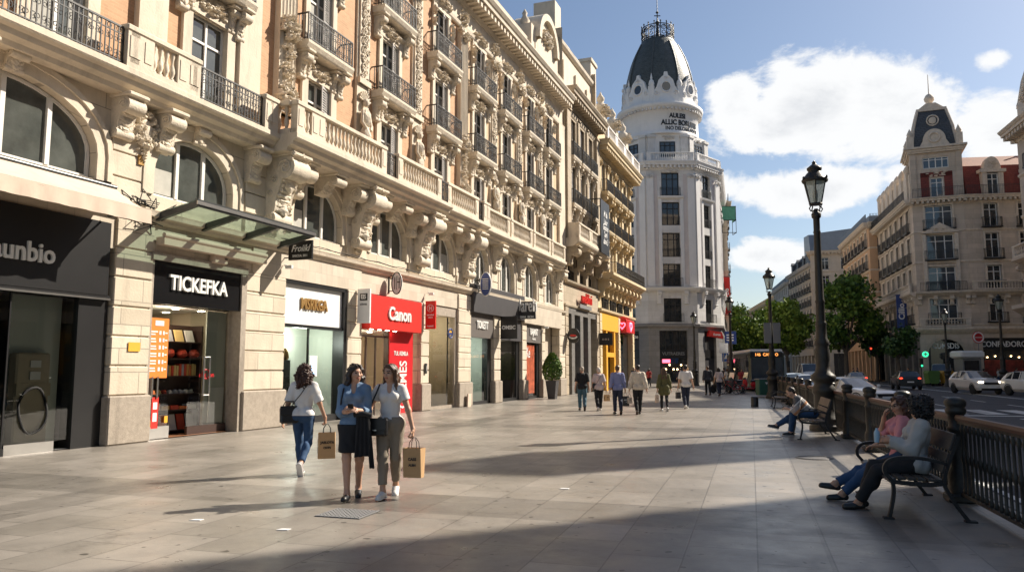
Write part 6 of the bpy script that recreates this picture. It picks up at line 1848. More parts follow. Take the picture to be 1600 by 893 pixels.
_lampmesh = {}
def lamp(loc, label, h=7.36, boards=False):
 T = thing('street_lamp', label, 'street lamp', (*loc, 0), .2)
 if not _lampmesh:
  m = MB(); m.lathe([(.40, 0), (.40, .12), (.36, .16), (.33, .2), (.34, .3), (.27, .36), (.26, .95), (.30, 1.0), (.30, 1.12), (.24, 1.2), (.23, 1.25), (.30, 1.32), (.33, 1.40), (.30, 1.47), (.20, 1.56), (.17, 1.7), (.19, 1.9), (.20, 2.1), (.16, 2.22), (.19, 2.28), (.19, 2.36), (.145, 2.45), (.13, 2.8), (.15, 2.84), (.125, 2.9)], 24, flute=.04, nfl=12)
  _lampmesh['base'] = m.mesh('base', M['iron_lamp'])
  m = MB(); m.lathe([(.12, 2.88), (.112, 3.4), (.13, 3.44), (.11, 3.5), (.095, 4.6), (.085, 5.3), (.10, 5.34), (.085, 5.4), (.085, 5.72), (.12, 5.76), (.13, 5.86), (.07, 5.92), (.05, 6.0)], 20, flute=.10, nfl=10)
  _lampmesh['shaft'] = m.mesh('shaft', M['iron_lamp'])
  m = MB()
  for k in range(4):
   a = k * math.pi / 2; d = Vector((math.cos(a), math.sin(a), 0))
   m.tube([d * r + Vector((0, 0, z)) for r, z in [(.04, 5.95), (.16, 5.93), (.2, 6.0), (.15, 6.08), (.2, 6.14)]], .018, 5)
  for k in range(6):
   a = k * math.pi / 3; d = Vector((math.cos(a), math.sin(a), 0))
   m.tube([d * .17 + Vector((0, 0, 6.14)), d * .31 + Vector((0, 0, 6.76))], .016, 5)
   m.lump(d * .34 + Vector((0, 0, 6.84)), (.03, .03, .05), .2)
  m.lathe([(.19, 6.11), (.19, 6.15), (.12, 6.15)], 6); m.lathe([(.33, 6.74), (.35, 6.80), (.33, 6.83), (.28, 6.9), (.2, 7.0), (.16, 7.04), (.19, 7.08), (.2, 7.14), (.15, 7.18), (.1, 7.22), (.05, 7.26), (.06, 7.30), (.0, 7.36)], 12)
  _lampmesh['frame'] = m.mesh('lantern_frame', M['iron_lamp'])
  m = MB(); m.lathe([(.165, 6.15), (.30, 6.75)], 6, smooth=False); _lampmesh['glass'] = m.mesh('lantern_glass', M['milky'])
  m = MB(); m.lathe([(.05, 6.2), (.07, 6.35), (.06, 6.5), (.02, 6.55)], 10); _lampmesh['bulb'] = m.mesh('bulb', M['white'])
 for k in ('base', 'shaft'): link(k, _lampmesh[k], T)
 o = link('lantern', _lampmesh['frame'], T); link('glass', _lampmesh['glass'], o); link('bulb', _lampmesh['bulb'], o)
 return T
lamp((8.35, 20.75), 'tall ornate black street lamp standing right behind the seated man in stripes')
lamp((14.55, 43.2), 'ornate street lamp with two grey sign backs halfway up its shaft')
lamp((16.9, 59.5), 'ornate street lamp by the bus, left of the lamp with sign backs')
lamp((18.0, 76.0), 'ornate street lamp in front of the white tower doorway')
lamp((37.2, 58.5), 'ornate street lamp nearest the right edge, behind the white car')
lamp((40.6, 72.0), 'ornate street lamp in front of the arched corner entrance')
for (x0, side, lb) in ((-.46, 0, 'left'), (.05, 1, 'right')):
 m = MB(); m.bbox(x0, x0 + .42, -.22, -.17, 3.05, 4.2, .02); m.cur = 1; m.tube([(x0 + .2, -.17, 3.4), (x0 + .2, 0, 3.4)], .02, 5)
 tag(m.obj('sign_board', [M['grey'], M['iron']], None, (14.55, 43.2, 0), .0), 'grey rounded sign back on the street lamp shaft, the %s one of the pair' % lb, 'sign')

def disc_sign(loc, z, r, m_, label, post=True, rz=0, shape='round', extra=None):
 T = thing('road_sign', label, 'sign', (*loc, -.13), rz)
 if post: m = MB(); m.tube([(0, .04, 0), (0, .04, z + r)], .035, 8); part(m, 'post', M['grey'], T)
 m = MB()
 if shape == 'round': m.prism([(r * math.cos(a), z + r * math.sin(a)) for a in [k * math.pi / 10 for k in range(20)]], 'y', -.02, .0)
 else: m.bbox(-r, r, -.03, 0, z - r * 1.1, z + r * 1.1, .01)
 part(m, 'plate', M[m_], T)
 if extra: extra(T, z, r)
 return T
def ex_noentry(T, z, r):
 m = MB(); m.ring((0, -.03, z), r * .8, r * .13, n=20, m=4); m.box(-r * .6, r * .6, -.04, -.02, z - .03, z + .03); m.T = None; part(m, 'symbol', M['letter_white'], T)
disc_sign((48.2, 79.5), 5.0, .62, 'redside', 'round red and white road sign before the right shop board', extra=ex_noentry)
def ex_arrow(T, z, r):
 m = MB(); m.prism([(-r * .6, z - r * .5), (r * .6, z - r * .5), (0, z + r * .7)], 'y', -.05, -.03); part(m, 'symbol', M['letter_white'], T)
disc_sign((21.7, 78), 3.0, .45, 'bluesign', 'square blue road sign with a white triangle left of the bus', shape='sq', extra=ex_arrow)
def ex_text(T, z, r):
 m = MB()
 for k in range(3): m.box(-r * .7, r * .5, -.05, -.03, z + .35 * r - k * r * .45, z + .55 * r - k * r * .45)
 part(m, 'symbol', M['letter_white'], T)
disc_sign((19.6, 69), 4.55, .52, 'blue', 'larger blue sign with white lines above the square blue one', shape='sq', extra=ex_text)
disc_sign((18.8, 68.5), 3.6, .4, 'white', 'small pale framed sign left of the larger blue sign', shape='sq')
def traffic_light(loc, label, on='litred', z=3.0):
 T = thing('traffic_light', label, 'traffic light', (*loc, -.13), 0)
 m = MB(); m.tube([(0, 0, 0), (0, 0, z)], .055, 8); part(m, 'post', M['darksteel'], T)
 m = MB(); m.bbox(-.17, .17, -.15, .12, z - .1, z + .9, .03)
 for k in range(3): m.lathe([(.13, -.02), (.13, .12)], 10, (0, 0, 0)) if False else m.box(-.14, .14, -.28, -.15, z + .26 + k * .29 - .03, z + .28 + k * .29 - .02)
 h = part(m, 'signal_head', M['black'], T)
 for k, (nm, mm) in enumerate((('green_lamp', 'litgreen' if on == 'litgreen' else 'black'), ('amber_lamp', 'black'), ('red_lamp', 'litred' if on == 'litred' else 'black'))):
  m = MB(); m.prism([(.11 * math.cos(a), z + .1 + k * .28 + .11 * math.sin(a)) for a in [q * math.pi / 8 for q in range(16)]], 'y', -.17, -.15); part(m, nm, M[mm], h)
 return T
traffic_light((42.0, 99), 'traffic light showing red under the big tree', z=4.0)
traffic_light((37.0, 94), 'traffic light showing red just left of the big tree trunk', z=3.2)
traffic_light((44.2, 95), 'traffic light showing red before the left side of the corner building', z=3.6)
traffic_light((41.0, 84.0), 'traffic light showing red beside the small round tree', z=3.7)
T = traffic_light((43.2, 81.5), 'traffic light showing green beside the arched corner entrance', 'litgreen', z=2.0)
m = MB(); m.prism([(.3 * math.cos(a), .3 * math.sin(a)) for a in [k * math.pi / 10 for k in range(20)]], 'y', -.1, .1); m.cur = 1; m.box(-.06, .06, -.13, -.1, -.2, .2); m.box(-.2, .2, -.13, -.1, -.06, .06)
tag(m.obj('pharmacy_sign', [M['litgreen'], M['white']], None, (44.4, 82.8, 3.2), R(-20)), 'round glowing green shop sign with a white cross by the arched entrance', 'sign')
# kiosk, recycling bins
T = thing('kiosk', 'small grey street kiosk with a thick pale roof in front of the right shops', 'kiosk', (47.5, 80.5, 0), 0)
m = MB(); m.box(-.95, .95, -.8, .8, .1, 2.75); part(m, 'body', M['grey'], T); m = MB(); m.bbox(-1.25, 1.25, -1.1, 1.1, 2.75, 3.5, .15); part(m, 'roof', M['white'], T)
m = MB(); m.box(-.8, .8, -.84, -.8, 1.0, 2.5); part(m, 'window', M['pane_dark'], T); m = MB(); m.box(-1, 1, -.85, .85, 0, .1); part(m, 'plinth', M['black'], T)
def wheelie(loc, m_, label):
 T = thing('recycling_bin', label, 'bin', (*loc, 0), 0)
 m = MB(); m.prism([(-.5, .12), (.5, .12), (.62, 1.2), (-.62, 1.2)], 'y', -.45, .45); part(m, 'tub', M[m_], T)
 m = MB(); m.prism([(-.66, 1.2), (.66, 1.2), (.5, 1.45), (-.5, 1.45)], 'y', -.5, .5); part(m, 'lid', M[m_], T)
 for x in (-.45, .45): m = MB(); m.lathe([(.12, -.05), (.12, .05)], 10); m.v = [(x + p[2], -.4 + p[0] * 0 + .0 + p[1], .12 + p[0]) for p in m.v]; part(m, 'wheel', M['rubber'], T)
M['bin_yellow'] = mat('bin_yellow', (.50, .25, .02), .5, var=.1); M['bin_green'] = mat('bin_green', (.10, .20, .04), .5, var=.1)
wheelie((45.2, 80.5), 'bin_yellow', 'yellow recycling bin before the arched corner entrance')
wheelie((43.6, 80.3), 'bin_green', 'green recycling bin left of the yellow one')
# planter
T = fthing('potted_shrub', 'clipped cone shrub in a tall black tapered pot by the shop wall', 'potted shrub', 40.4, 1.15)
m = MB(); m.lathe([(.27, 0), (.28, .05), (.42, .95), (.44, 1.0), (.40, 1.0), (.38, .9)], 4, a0=math.pi / 4, a1=math.pi / 4 + 2 * math.pi, smooth=False); part(m, 'pot', M['charcoal'], T)
def leaves(mb_v, mb_f, pts, size, rnd):
 for p in pts:
  a = rnd.random() * 6.28; n = Vector((rnd.gauss(0, 1), rnd.gauss(0, 1), rnd.gauss(0, .7) + .5)).normalized()
  u = n.orthogonal().normalized(); w = n.cross(u); s = size * (.6 + .8 * rnd.random())
  u2 = (u * math.cos(a) + w * math.sin(a)) * s; w2 = (w * math.cos(a) - u * math.sin(a)) * s * .62
  o = len(mb_v); mb_v.extend([tuple(p - u2), tuple(p + w2), tuple(p + u2), tuple(p - w2)]); mb_f.append((o, o + 1, o + 2, o + 3))
def leaf_mesh(pts, size, mats, rnd):
 v = []; f = []; leaves(v, f, pts, size, rnd)
 me = bpy.data.meshes.new('foliage'); me.from_pydata(v, [], f)
 for x in mats: me.materials.append(x)
 mi = [rnd.choice((0, 0, 0, 1, 2)) if len(mats) > 1 else 0 for _ in f]
 me.polygons.foreach_set('material_index', mi); me.update(); return me
rn = random.Random(3)
pts = []
for k in range(2600):
 t = rn.random() ** .8; r = (.52 * math.sin(math.pi * min(1, t * .75 + .22)) ** .8) * (.75 + .3 * rn.random() ** .5); a = rn.random() * 6.28
 pts.append(Vector((r * math.cos(a), r * math.sin(a), 1.05 + t * 1.45)))
link('foliage', leaf_mesh(pts, .06, [M['leaf'], M['leaf_dark'], M['leaf_bright']], rn), T)
m = MB(); m.tube([(0, 0, .9), (0, 0, 1.5)], .04, 6); part(m, 'stem', M['bark'], T)
# ground fittings
T = thing('drain_grate', 'square iron drain grate set in the paving in front of the two women', 'drain grate', (-1.86, 8.93, 0), -ST)
m = MB(); m.box(-.33, .33, -.30, .30, 0, .004); part(m, 'pit', M['black'], T); T.scale = (.85, .85, 1)
m = MB()
for k in range(12): m.box(-.32 + k * .056, -.295 + k * .056, -.29, .29, .004, .012)
for k in range(9): m.box(-.32, .32, -.28 + k * .067, -.255 + k * .067, .004, .011)
part(m, 'grid', M['grey'], T)
m = MB(); m.lathe([(.34, 0), (.34, .006)], 24); m.ring((0, 0, .007), .30, .012, axis='z', n=24); tag(m.obj('manhole_cover', M['grey_stone'], None, (*gnd(1272, 715), 0)), 'round grey manhole cover in the paving between the two benches', 'manhole cover')
for px, py, lb in ((307, 812, 'white scrap of paper on the paving left of the drain grate'), (443, 827, 'tiny white scrap of paper on the paving right before the drain grate'), (882, 763, 'small pale scrap lying on the open paving mid picture')):
 m = MB(); m.prism([(-.07, -.02), (.05, -.035), (.07, .03), (-.03, .04)], 'z', .002, .008); tag(m.obj('paper_scrap', M['white'], None, (*gnd(px, py), 0)), lb, 'litter')
m = MB(); m.lathe([(.16, 0), (.16, .4), (.13, .43), (0, .43)], 16); tag(m.obj('stone_bollard', M['black'], None, (10.6, 33.9, 0)), 'short black round bollard left of the far empty bench', 'bollard')
T = thing('street_bin', 'green box shaped litter container behind the far empty bench', 'bin', (15.1, 46.3, 0), .1)
m = MB(); m.bbox(-.45, .45, -.3, .3, .08, 1.0, .03); part(m, 'box', M['green'], T); m = MB(); m.bbox(-.48, .48, -.33, .33, 1.0, 1.06, .02); part(m, 'lid', M['grey'], T); m = MB(); m.prism([(-.1, .85), (.1, .85), (0, .7)], 'y', -.31, -.3); part(m, 'mark', M['white'], T)

# ---------------------------------------------------------------- vehicles
def car(label, loc, head, col, L_=4.4, W_=1.82, H_=1.5, kind='hatch', lights=None, name='parked_car', group=None, plate=True):
 T = thing(name, label, 'car', (*loc, -.13), head, group)      # local +x is forward
 k = H_ / 1.5; h = L_ / 2; w = W_ / 2
 if kind == 'suv':   st = [(h, .34, .60, .62, .78, .72, .6), (h - .08, .28, .74, .80, .93, .86, .70), (h - .30, .26, .86, .94, 1, .92, .74), (h - 1.05, .26, .96, 1.03, 1, .95, .8), (h - 1.2, .26, .98, 1.05, 1, .95, .8), (h - 1.95, .26, 1.0, 1.47, 1, .95, .72), (h - 2.6, .26, 1.02, 1.5, 1, .95, .73), (-h + 1.2, .26, 1.03, 1.5, 1, .95, .73), (-h + .55, .27, 1.04, 1.44, 1, .95, .70), (-h + .12, .3, 1.02, 1.06, .96, .9, .74), (-h, .38, .8, .84, .9, .84, .7)]
 elif kind == 'van': st = [(h, .34, .66, .7, .85, .8, .7), (h - .1, .28, .95, 1.0, .95, .9, .75), (h - .7, .26, 1.08, 1.16, 1, .96, .8), (h - .75, .26, 1.1, 1.2, 1, .96, .8), (h - 1.4, .26, 1.1, 1.75, 1, .97, .82), (h - 2.2, .26, 1.1, 1.8, 1, .97, .84), (-h + 1.3, .26, 1.1, 1.8, 1, .97, .84), (-h + .2, .27, 1.1, 1.78, 1, .97, .84), (-h + .05, .3, 1.05, 1.15, .98, .95, .84), (-h, .38, .9, .95, .95, .9, .8)]
 else:               st = [(h, .32, .54, .56, .76, .7, .6), (h - .08, .26, .66, .70, .92, .85, .7), (h - .32, .24, .76, .82, 1, .92, .74), (h - 1.15, .24, .86, .92, 1, .95, .8), (h - 1.3, .24, .88, .94, 1, .95, .8), (h - 2.1, .24, .9, 1.36, 1, .95, .68), (h - 2.7, .24, .92, 1.42, 1, .95, .69), (-h + 1.35, .24, .93, 1.36, 1, .95, .68), (-h + .62, .25, .94, 1.0, 1, .93, .75), (-h + .1, .28, .90, .95, .95, .88, .74), (-h, .36, .7, .74, .88, .82, .7)]
 st = [(x, a * k, b * k, c * k, p, q, r_) for x, a, b, c, p, q, r_ in st]
 n = len(st); rows = []
 for (x, zl, zb, zt, wl, wb, wt) in st:
  g = zt - zb > .2 * k
  half = [(w * wl * .86, zl), (w * wl, zl + .17), (w * wl * 1.0, zb - .12), (w * wb, zb), (w * (wt + .03) if g else w * (wb * .96), zt - .04 if g else zb + (zt - zb) * .5), (w * wt * .82, zt), (0, zt + .02)]
  pts = [(x, -y, z) for y, z in half] + [(x, y, z) for y, z in half[-2::-1]]
  rows.append(pts)
 body = MB(); gl = MB(); g2 = MB(); glw = MB(); glr = MB()
 isg = [zt - zb > .2 * k for (x, zl, zb, zt, *_r) in st]
 for i in range(n - 1):
  for j in range(12):
   q = [rows[i][j], rows[i + 1][j], rows[i + 1][j + 1], rows[i][j + 1]]
   side = j in (3, 8); top = j in (4, 5, 6, 7)
   if isg[i] and isg[i + 1] and side: (gl if j == 3 else g2).add(q, [(3, 2, 1, 0)])
   elif not isg[i] and isg[i + 1] and (top or side): (glw if top else body).add(q, [(3, 2, 1, 0)], True)
   elif isg[i] and not isg[i + 1] and (top or side): (glr if top else body).add(q, [(3, 2, 1, 0)], True)
   else: body.add(q, [(3, 2, 1, 0)], True)
 body.add(rows[0], [tuple(range(13))]); body.add(rows[-1], [tuple(range(12, -1, -1))])
 paint = mat('car_paint', col, .28, var=.03, coat=.6)
 b = part(body, 'body', paint, T)
 part(gl, 'side_window', M['pane_dark'], T); part(g2, 'side_window', M['pane_dark'], T); part(glw, 'windscreen', M['pane_sky'], T); part(glr, 'rear_window', M['pane_dark'], T)
 m = MB()
 for s in (-1, 1):
  for xp in (h - 1.95, h - 2.75, -h + 1.28):
   i = min(range(n), key=lambda q: abs(st[q][0] - xp)); 
   a, c = rows[i][3], rows[i][4]
   m.tube([(a[0], s * abs(a[1]) * 1.005, a[2]), (c[0], s * abs(c[1]) * 1.01, c[2])], .035, 4)
 part(m, 'pillar', paint, T)
 for fx in (h - .85, -h + .85):
  for s in (-1, 1):
   R0 = .33 * (1.08 if kind == 'suv' else 1)
   m = MB(); m.lathe([(R0 * .6, -.11), (R0 * .94, -.11), (R0, -.07), (R0, .07), (R0 * .94, .11), (R0 * .6, .11)], 20)
   m.v = [(p[0], p[2], p[1]) for p in m.v]
   o = part(m, 'wheel', M['rubber'], T, (fx, s * (w - .09), R0))
   m = MB(); m.lathe([(.02, .08), (R0 * .2, .09), (R0 * .62, .07), (R0 * .64, .02)], 14); m.v = [(p[0], s * p[2], p[1]) for p in m.v]; part(m, 'rim', M['steel'], o)
   m = MB()
   for q in range(9):
    a = math.pi * q / 8; a2 = math.pi * (q + 1) / 8
    if q < 8: m.add([(fx + math.cos(a) * R0 * 1.04, s * (w + .004), R0 + math.sin(a) * R0 * 1.04), (fx + math.cos(a2) * R0 * 1.04, s * (w + .004), R0 + math.sin(a2) * R0 * 1.04), (fx + math.cos(a2) * R0 * 1.2, s * (w + .004), R0 + math.sin(a2) * R0 * 1.2), (fx + math.cos(a) * R0 * 1.2, s * (w + .004), R0 + math.sin(a) * R0 * 1.2)], [(0, 1, 2, 3)])
   part(m, 'wheel_arch', M['rubber'], T)
 zf = .68 * k if kind != 'suv' else .78 * k
 for s in (-1, 1):
  m = MB(); m.lump((h - .13, s * w * .70, zf), (.10, .20, .085), .05); part(m, 'headlight', M['head' if lights == 'front' else 'steel'], T)
  m = MB(); m.lump((-h + .09, s * w * .74, zf + .12), (.08, .16, .10), .05); part(m, 'tail_light', M['litred' if lights == 'rear' else 'redside'], T)
  m = MB(); m.lump((h - 1.55, s * (w + .1), 1.0 * k), (.07, .11, .075), .1); part(m, 'mirror', paint if col[0] > .3 else M['black'], T)
 m = MB(); m.bbox(h - .1, h + .012, -w * .52, w * .52, zf - .16, zf + .0, .01); m.box(h - .14, h + .005, -w * .75, w * .75, .26 * k, .40 * k); part(m, 'grille', M['black'], T)
 m = MB(); m.box(h + .01, h + .03, -.26, .26, .44, .55); m.box(-h - .03, -h - .0, -.26, .26, .62, .73); part(m, 'number_plate', M['white'], T)
 m = MB(); m.bbox(-h - .01, -h + .2, -w * .8, w * .8, .3 * k, .44 * k, .02); part(m, 'bumper', M['black'] if kind == 'suv' else paint, T)
 return T
def hd(dx, dy): return math.atan2(dy, dx)
WHITE = (.72, .70, .66); SILV = (.42, .44, .46); DARK = (.02, .021, .024)
car('white high hatchback with lit headlamps driving toward the viewer at right', (33.3, 55.6), hd(-.08, -1), WHITE, 4.35, 1.85, 1.62, 'suv', 'front', 'car')
car('dark car seen from behind with red tail lights lit', (34.2, 67.2), hd(.30, .95), DARK, 4.4, 1.85, 1.6, 'suv', 'rear', 'car')
car('white taxi partly hidden behind the big lamp post', (15.9, 36.5), hd(.30, -.95), WHITE, 4.6, 1.82, 1.46, 'hatch', None, 'car')
car('pale blue silver car just left of the big lamp post', (18.3, 47.5), hd(-.2, -.98), (.40, .47, .52), 4.3, 1.8, 1.5, 'hatch', None, 'car')
car('small light blue car behind the bus on its right', (22.6, 61.5), hd(-.15, -.99), (.36, .45, .55), 4.1, 1.75, 1.5, 'hatch', None, 'car')
car('white car seen from behind in the lane beside the big tree', (37.6, 84.5), hd(.27, .96), WHITE, 4.4, 1.8, 1.5, 'hatch', 'rear', 'car')
car('white delivery van far down the lane above the silver car', (28.7, 74.5), hd(-.2, -.98), (.6, .6, .58), 4.8, 1.9, 1.9, 'van', None, 'van')
car('white car cut off by the right edge of the picture', (34.2, 50.5), hd(.05, -1), WHITE, 4.5, 1.85, 1.6, 'suv', None, 'car')
car('white van standing before the arched corner entrance', (45.9, 82.6), hd(-.5, -.87), WHITE, 4.6, 1.9, 1.9, 'van', None, 'van')
car('dark small car far away between the trees and the bus', (29.6, 92), hd(-.2, -.98), (.06, .07, .09), 4.3, 1.8, 1.5, 'hatch', None, 'car')
car('grey car farthest down the lane', (36, 108), hd(-.2, -.98), SILV, 4.3, 1.8, 1.5, 'hatch', None, 'car')

def bus():
 T = thing('bus', 'dark city bus with a big windscreen and orange route display facing the viewer', 'bus', (19.55, 62.6, -.13), math.atan2(-.99, -.13))
 h, w = 5.6, 1.27
 m = MB(); m.bbox(-h, h, -w, w, .32, 3.05, .09); part(m, 'body', mat('bus_paint', (.05, .07, .06), .35, var=.05, coat=.4), T)
 m = MB(); m.bbox(-h + .3, h - .1, -w + .1, w - .1, 3.0, 3.22, .05); part(m, 'roof_pod', M['white'], T)
 m = MB(); m.bbox(h - .05, h + .03, -w + .12, w - .12, .95, 2.55, .02); part(m, 'windscreen', M['pane_sky'], T)
 m = MB(); m.box(h, h + .035, -w + .12, w - .12, 2.62, 3.0); part(m, 'display_case', M['black'], T)
 m = MB(); m.text('146  CALLAO', .30, Matrix.Translation((h + .04, 0, 2.81)) @ Matrix.Rotation(R(90), 4, 'Z') @ Matrix.Rotation(R(90), 4, 'X'), .01, .008, sx=.95); part(m, 'route_display', mat('lit_amber', (.8, .3, .05), .5, emit=(1, .35, .08), estr=1.0), T)
 for s in (-1, 1):
  for k in range(6): m = MB(); m.box(-h + .5 + k * 1.75, -h + 2.1 + k * 1.75, s * w - .02, s * w + .02, 1.3, 2.6); part(m, 'side_window', M['pane_dark'], T)
  m = MB(); m.lump((h + .0, s * (w - .25), .72), (.06, .18, .1), .05); part(m, 'headlight', M['steel'], T)
  m = MB(); m.tube([(h - .1, s * w, 2.8), (h + .35, s * (w + .2), 2.75), (h + .38, s * (w + .22), 2.3)], .035, 6); m.bbox(h + .3, h + .42, s * (w + .2) - .1, s * (w + .2) + .1, 1.9, 2.35, .02); part(m, 'mirror', M['black'], T)
  for x in (h - 2.6, -h + 2.2):
   m = MB(); m.lathe([(.3, -.14), (.48, -.12), (.5, 0), (.48, .12), (.3, .14)], 20); m.v = [(p[0], p[2], p[1]) for p in m.v]; part(m, 'wheel', M['rubber'], T, (x, s * (w - .12), .5))
 m = MB(); m.box(h, h + .05, -w + .1, w - .1, .34, .62); m.box(h + .05, h + .07, -.26, .26, .42, .54); part(m, 'bumper', M['black'], T)
 m = MB(); m.tube([(h + .05, -.5, 1.0), (h + .06, .1, 1.7)], .02, 4); m.tube([(h + .05, .6, 1.0), (h + .06, 1.0, 1.7)], .02, 4); part(m, 'wiper', M['black'], T)
bus()
def bicycle(loc, rz, label, col='black'):
 T = thing('bicycle', label, 'bicycle', (*loc, 0), rz)
 for x in (-.53, .53):
  m = MB(); m.ring((x, 0, .34), .33, .022, n=24, m=6); o = part(m, 'wheel', M['rubber'], T)
  m = MB()
  for k in range(10): a = k * math.pi / 5; m.tube([(x, 0, .34), (x + .32 * math.cos(a), 0, .34 + .32 * math.sin(a))], .004, 3)
  m.ring((x, 0, .34), .305, .01, n=20, m=4); part(m, 'spokes', M['steel'], o)
 m = MB()
 for a, b in (((-.53, .34), (-.05, .30)), ((-.53, .34), (-.15, .78)), ((-.15, .85), (-.05, .30)), ((-.15, .76), (.38, .80)), ((-.05, .30), (.40, .70)), ((.36, .92), (.53, .34))): m.tube([(a[0], 0, a[1]), (b[0], 0, b[1])], .02, 6)
 part(m, 'frame', M[col], T)
 m = MB(); m.tube([(.33, -.28, 1.0), (.36, -.1, .98), (.36, .1, .98), (.33, .28, 1.0)], .016, 5); part(m, 'handlebar', M['black'], T)
 m = MB(); m.lump((-.17, 0, .9), (.14, .07, .04), .1); part(m, 'saddle', M['black'], T)
bicycle((14.0, 50.0), R(5), 'dark parked bicycle nearest the viewer with both wheels showing')
bicycle((14.6, 51.2), R(170), 'red framed bicycle parked behind the dark one', 'redside')
def scooter(loc, rz, label, m_):
 T = thing('motor_scooter', label, 'scooter', (*loc, 0), rz)
 for x in (-.6, .62):
  m = MB(); m.lathe([(.12, -.05), (.24, -.06), (.27, 0), (.24, .06), (.12, .05)], 16); m.v = [(p[0], p[2], p[1]) for p in m.v]; part(m, 'wheel', M['rubber'], T, (x, 0, .27))
 m = MB(); m.lump((-.45, 0, .6), (.42, .17, .22), .15); m.lump((.45, 0, .65), (.14, .2, .38), .15); m.bbox(-.3, .45, -.14, .14, .3, .38, .03); m.lump((.6, 0, .52), (.2, .09, .06), .1); part(m, 'body', M[m_], T)
 m = MB(); m.lump((-.4, 0, .84), (.4, .15, .07), .1); part(m, 'seat', M['black'], T)
 m = MB(); m.tube([(.35, -.33, 1.08), (.42, 0, 1.05), (.35, .33, 1.08)], .022, 6); m.lump((.48, 0, .98), (.1, .12, .1), .1); m.tube([(.4, .28, 1.08), (.42, .32, 1.3)], .01, 4); m.lump((.42, .33, 1.33), (.02, .08, .05), .1); part(m, 'handlebar', M['darksteel'], T)
 m = MB(); m.prism([(.42, .95), (.46, .95), (.30, 1.4), (.27, 1.4)], 'y', -.2, .2); part(m, 'windshield', M['milky'], T)
scooter((14.2, 52.6), R(200), 'black motor scooter parked left in the row by the bus', 'black')
scooter((15.1, 52.3), R(215), 'dark grey motor scooter in the middle of the row by the bus', 'charcoal')
scooter((16.0, 52.0), R(205), 'dark red motor scooter parked right in the row by the bus', 'redside')

# ---------------------------------------------------------------- trees
def tree(label, loc, h, cr, trunk_h, mats, seed, n=5200, leaf=.30, name='plane_tree', group=None, squash=.9):
 rnd = random.Random(seed)
 T = thing(name, label, 'tree', (*loc, 0), 0, group)
 m = MB(); base_r = .16 + h * .010
 lean = Vector((rnd.uniform(-.3, .3), rnd.uniform(-.3, .3), 0))
 top = Vector((lean.x, lean.y, trunk_h))
 m.tube([(0, 0, 0), (lean.x * .2, lean.y * .2, .4), lean * .5 + Vector((0, 0, trunk_h * .5)), top], .2, 9, radii=[base_r * 1.4, base_r, base_r * .85, base_r * .75])
 cz = (h + trunk_h) / 2; ch = (h - trunk_h) / 2
 clumps = []
 for k in range(15):
  a = rnd.random() * 6.28; q = math.sqrt(rnd.random()); zz = rnd.uniform(-.85, .95)
  rr = q * cr * .72 * math.sqrt(max(.12, 1 - zz * zz))
  clumps.append((Vector((rr * math.cos(a), rr * math.sin(a), cz + zz * ch * .78)), cr * rnd.uniform(.26, .44)))
 for c, r in clumps[:9]:
  mid = top.lerp(c, .5) + Vector((0, 0, -.05 * h)) * rnd.random()
  m.tube([top - Vector((0, 0, .3)), mid, c], .08, 6, radii=[base_r * .5, base_r * .28, base_r * .08])
 part(m, 'trunk', M['bark'], T)
 pts = []
 while len(pts) < n:
  c, r = rnd.choice(clumps)
  d = Vector((rnd.gauss(0, 1), rnd.gauss(0, 1), rnd.gauss(0, 1))).normalized() * r * (rnd.random() ** .42 if rnd.random() < .86 else rnd.uniform(1, 1.32))
  d.z *= squash
  p = c + d
  if noise.noise(p * (1.6 / cr) * 1.5 + Vector((seed, 0, 0))) > -.04 or rnd.random() < .25: pts.append(p)
 link('crown', leaf_mesh(pts, leaf, mats, rnd), T)
G1 = [M['leaf'], M['leaf_dark'], M['leaf_bright']]; G2 = [M['leaf_bright'], M['leaf'], M['leaf_bright']]; G3 = [M['leaf_dark'], M['leaf'], M['leaf_dark']]
tree('big dark green plane tree before the ochre block', (41.6, 96), 13.6, 4.6, 4.0, G1, 5, 9000, .27)
tree('bright yellow green tree left of the big plane tree', (39.5, 110), 11.6, 4.2, 3.6, G2, 8, 7000, .27)
tree('mid green tree between the bright tree and the white block', (41.0, 126), 12.4, 4.4, 3.8, G1, 9, 6000, .3)
tree('green tree above the bus at its right end', (44.5, 150), 13.5, 5.0, 4, G1, 12, 6000, .34)
tree('darker tree above the middle of the bus', (46, 168), 13.2, 5.4, 4, G3, 14, 6000, .36)
tree('green tree farthest left, above the rear of the bus', (45.5, 182), 13.0, 5.2, 4, G1, 17, 6000, .36)
tree('small round topped tree before the left front of the corner building', (41.0, 81.5), 6.0, 2.1, 2.9, G3, 21, 3600, .2, 'street_tree')
tree('slim dark tree right of the big plane tree', (47.0, 99.5), 8.2, 2.6, 3, G3, 23, 3500, .24, 'street_tree')
for k, (x, y) in enumerate([(51, 190), (55, 215), (58, 240)]):
 tree(['distant tree right of the far tree row', 'more distant tree near the sandy block', 'farthest tree at the bend of the street'][k], (x, y), 13, 5.2, 4, G1, 31 + k, 4000, .42)
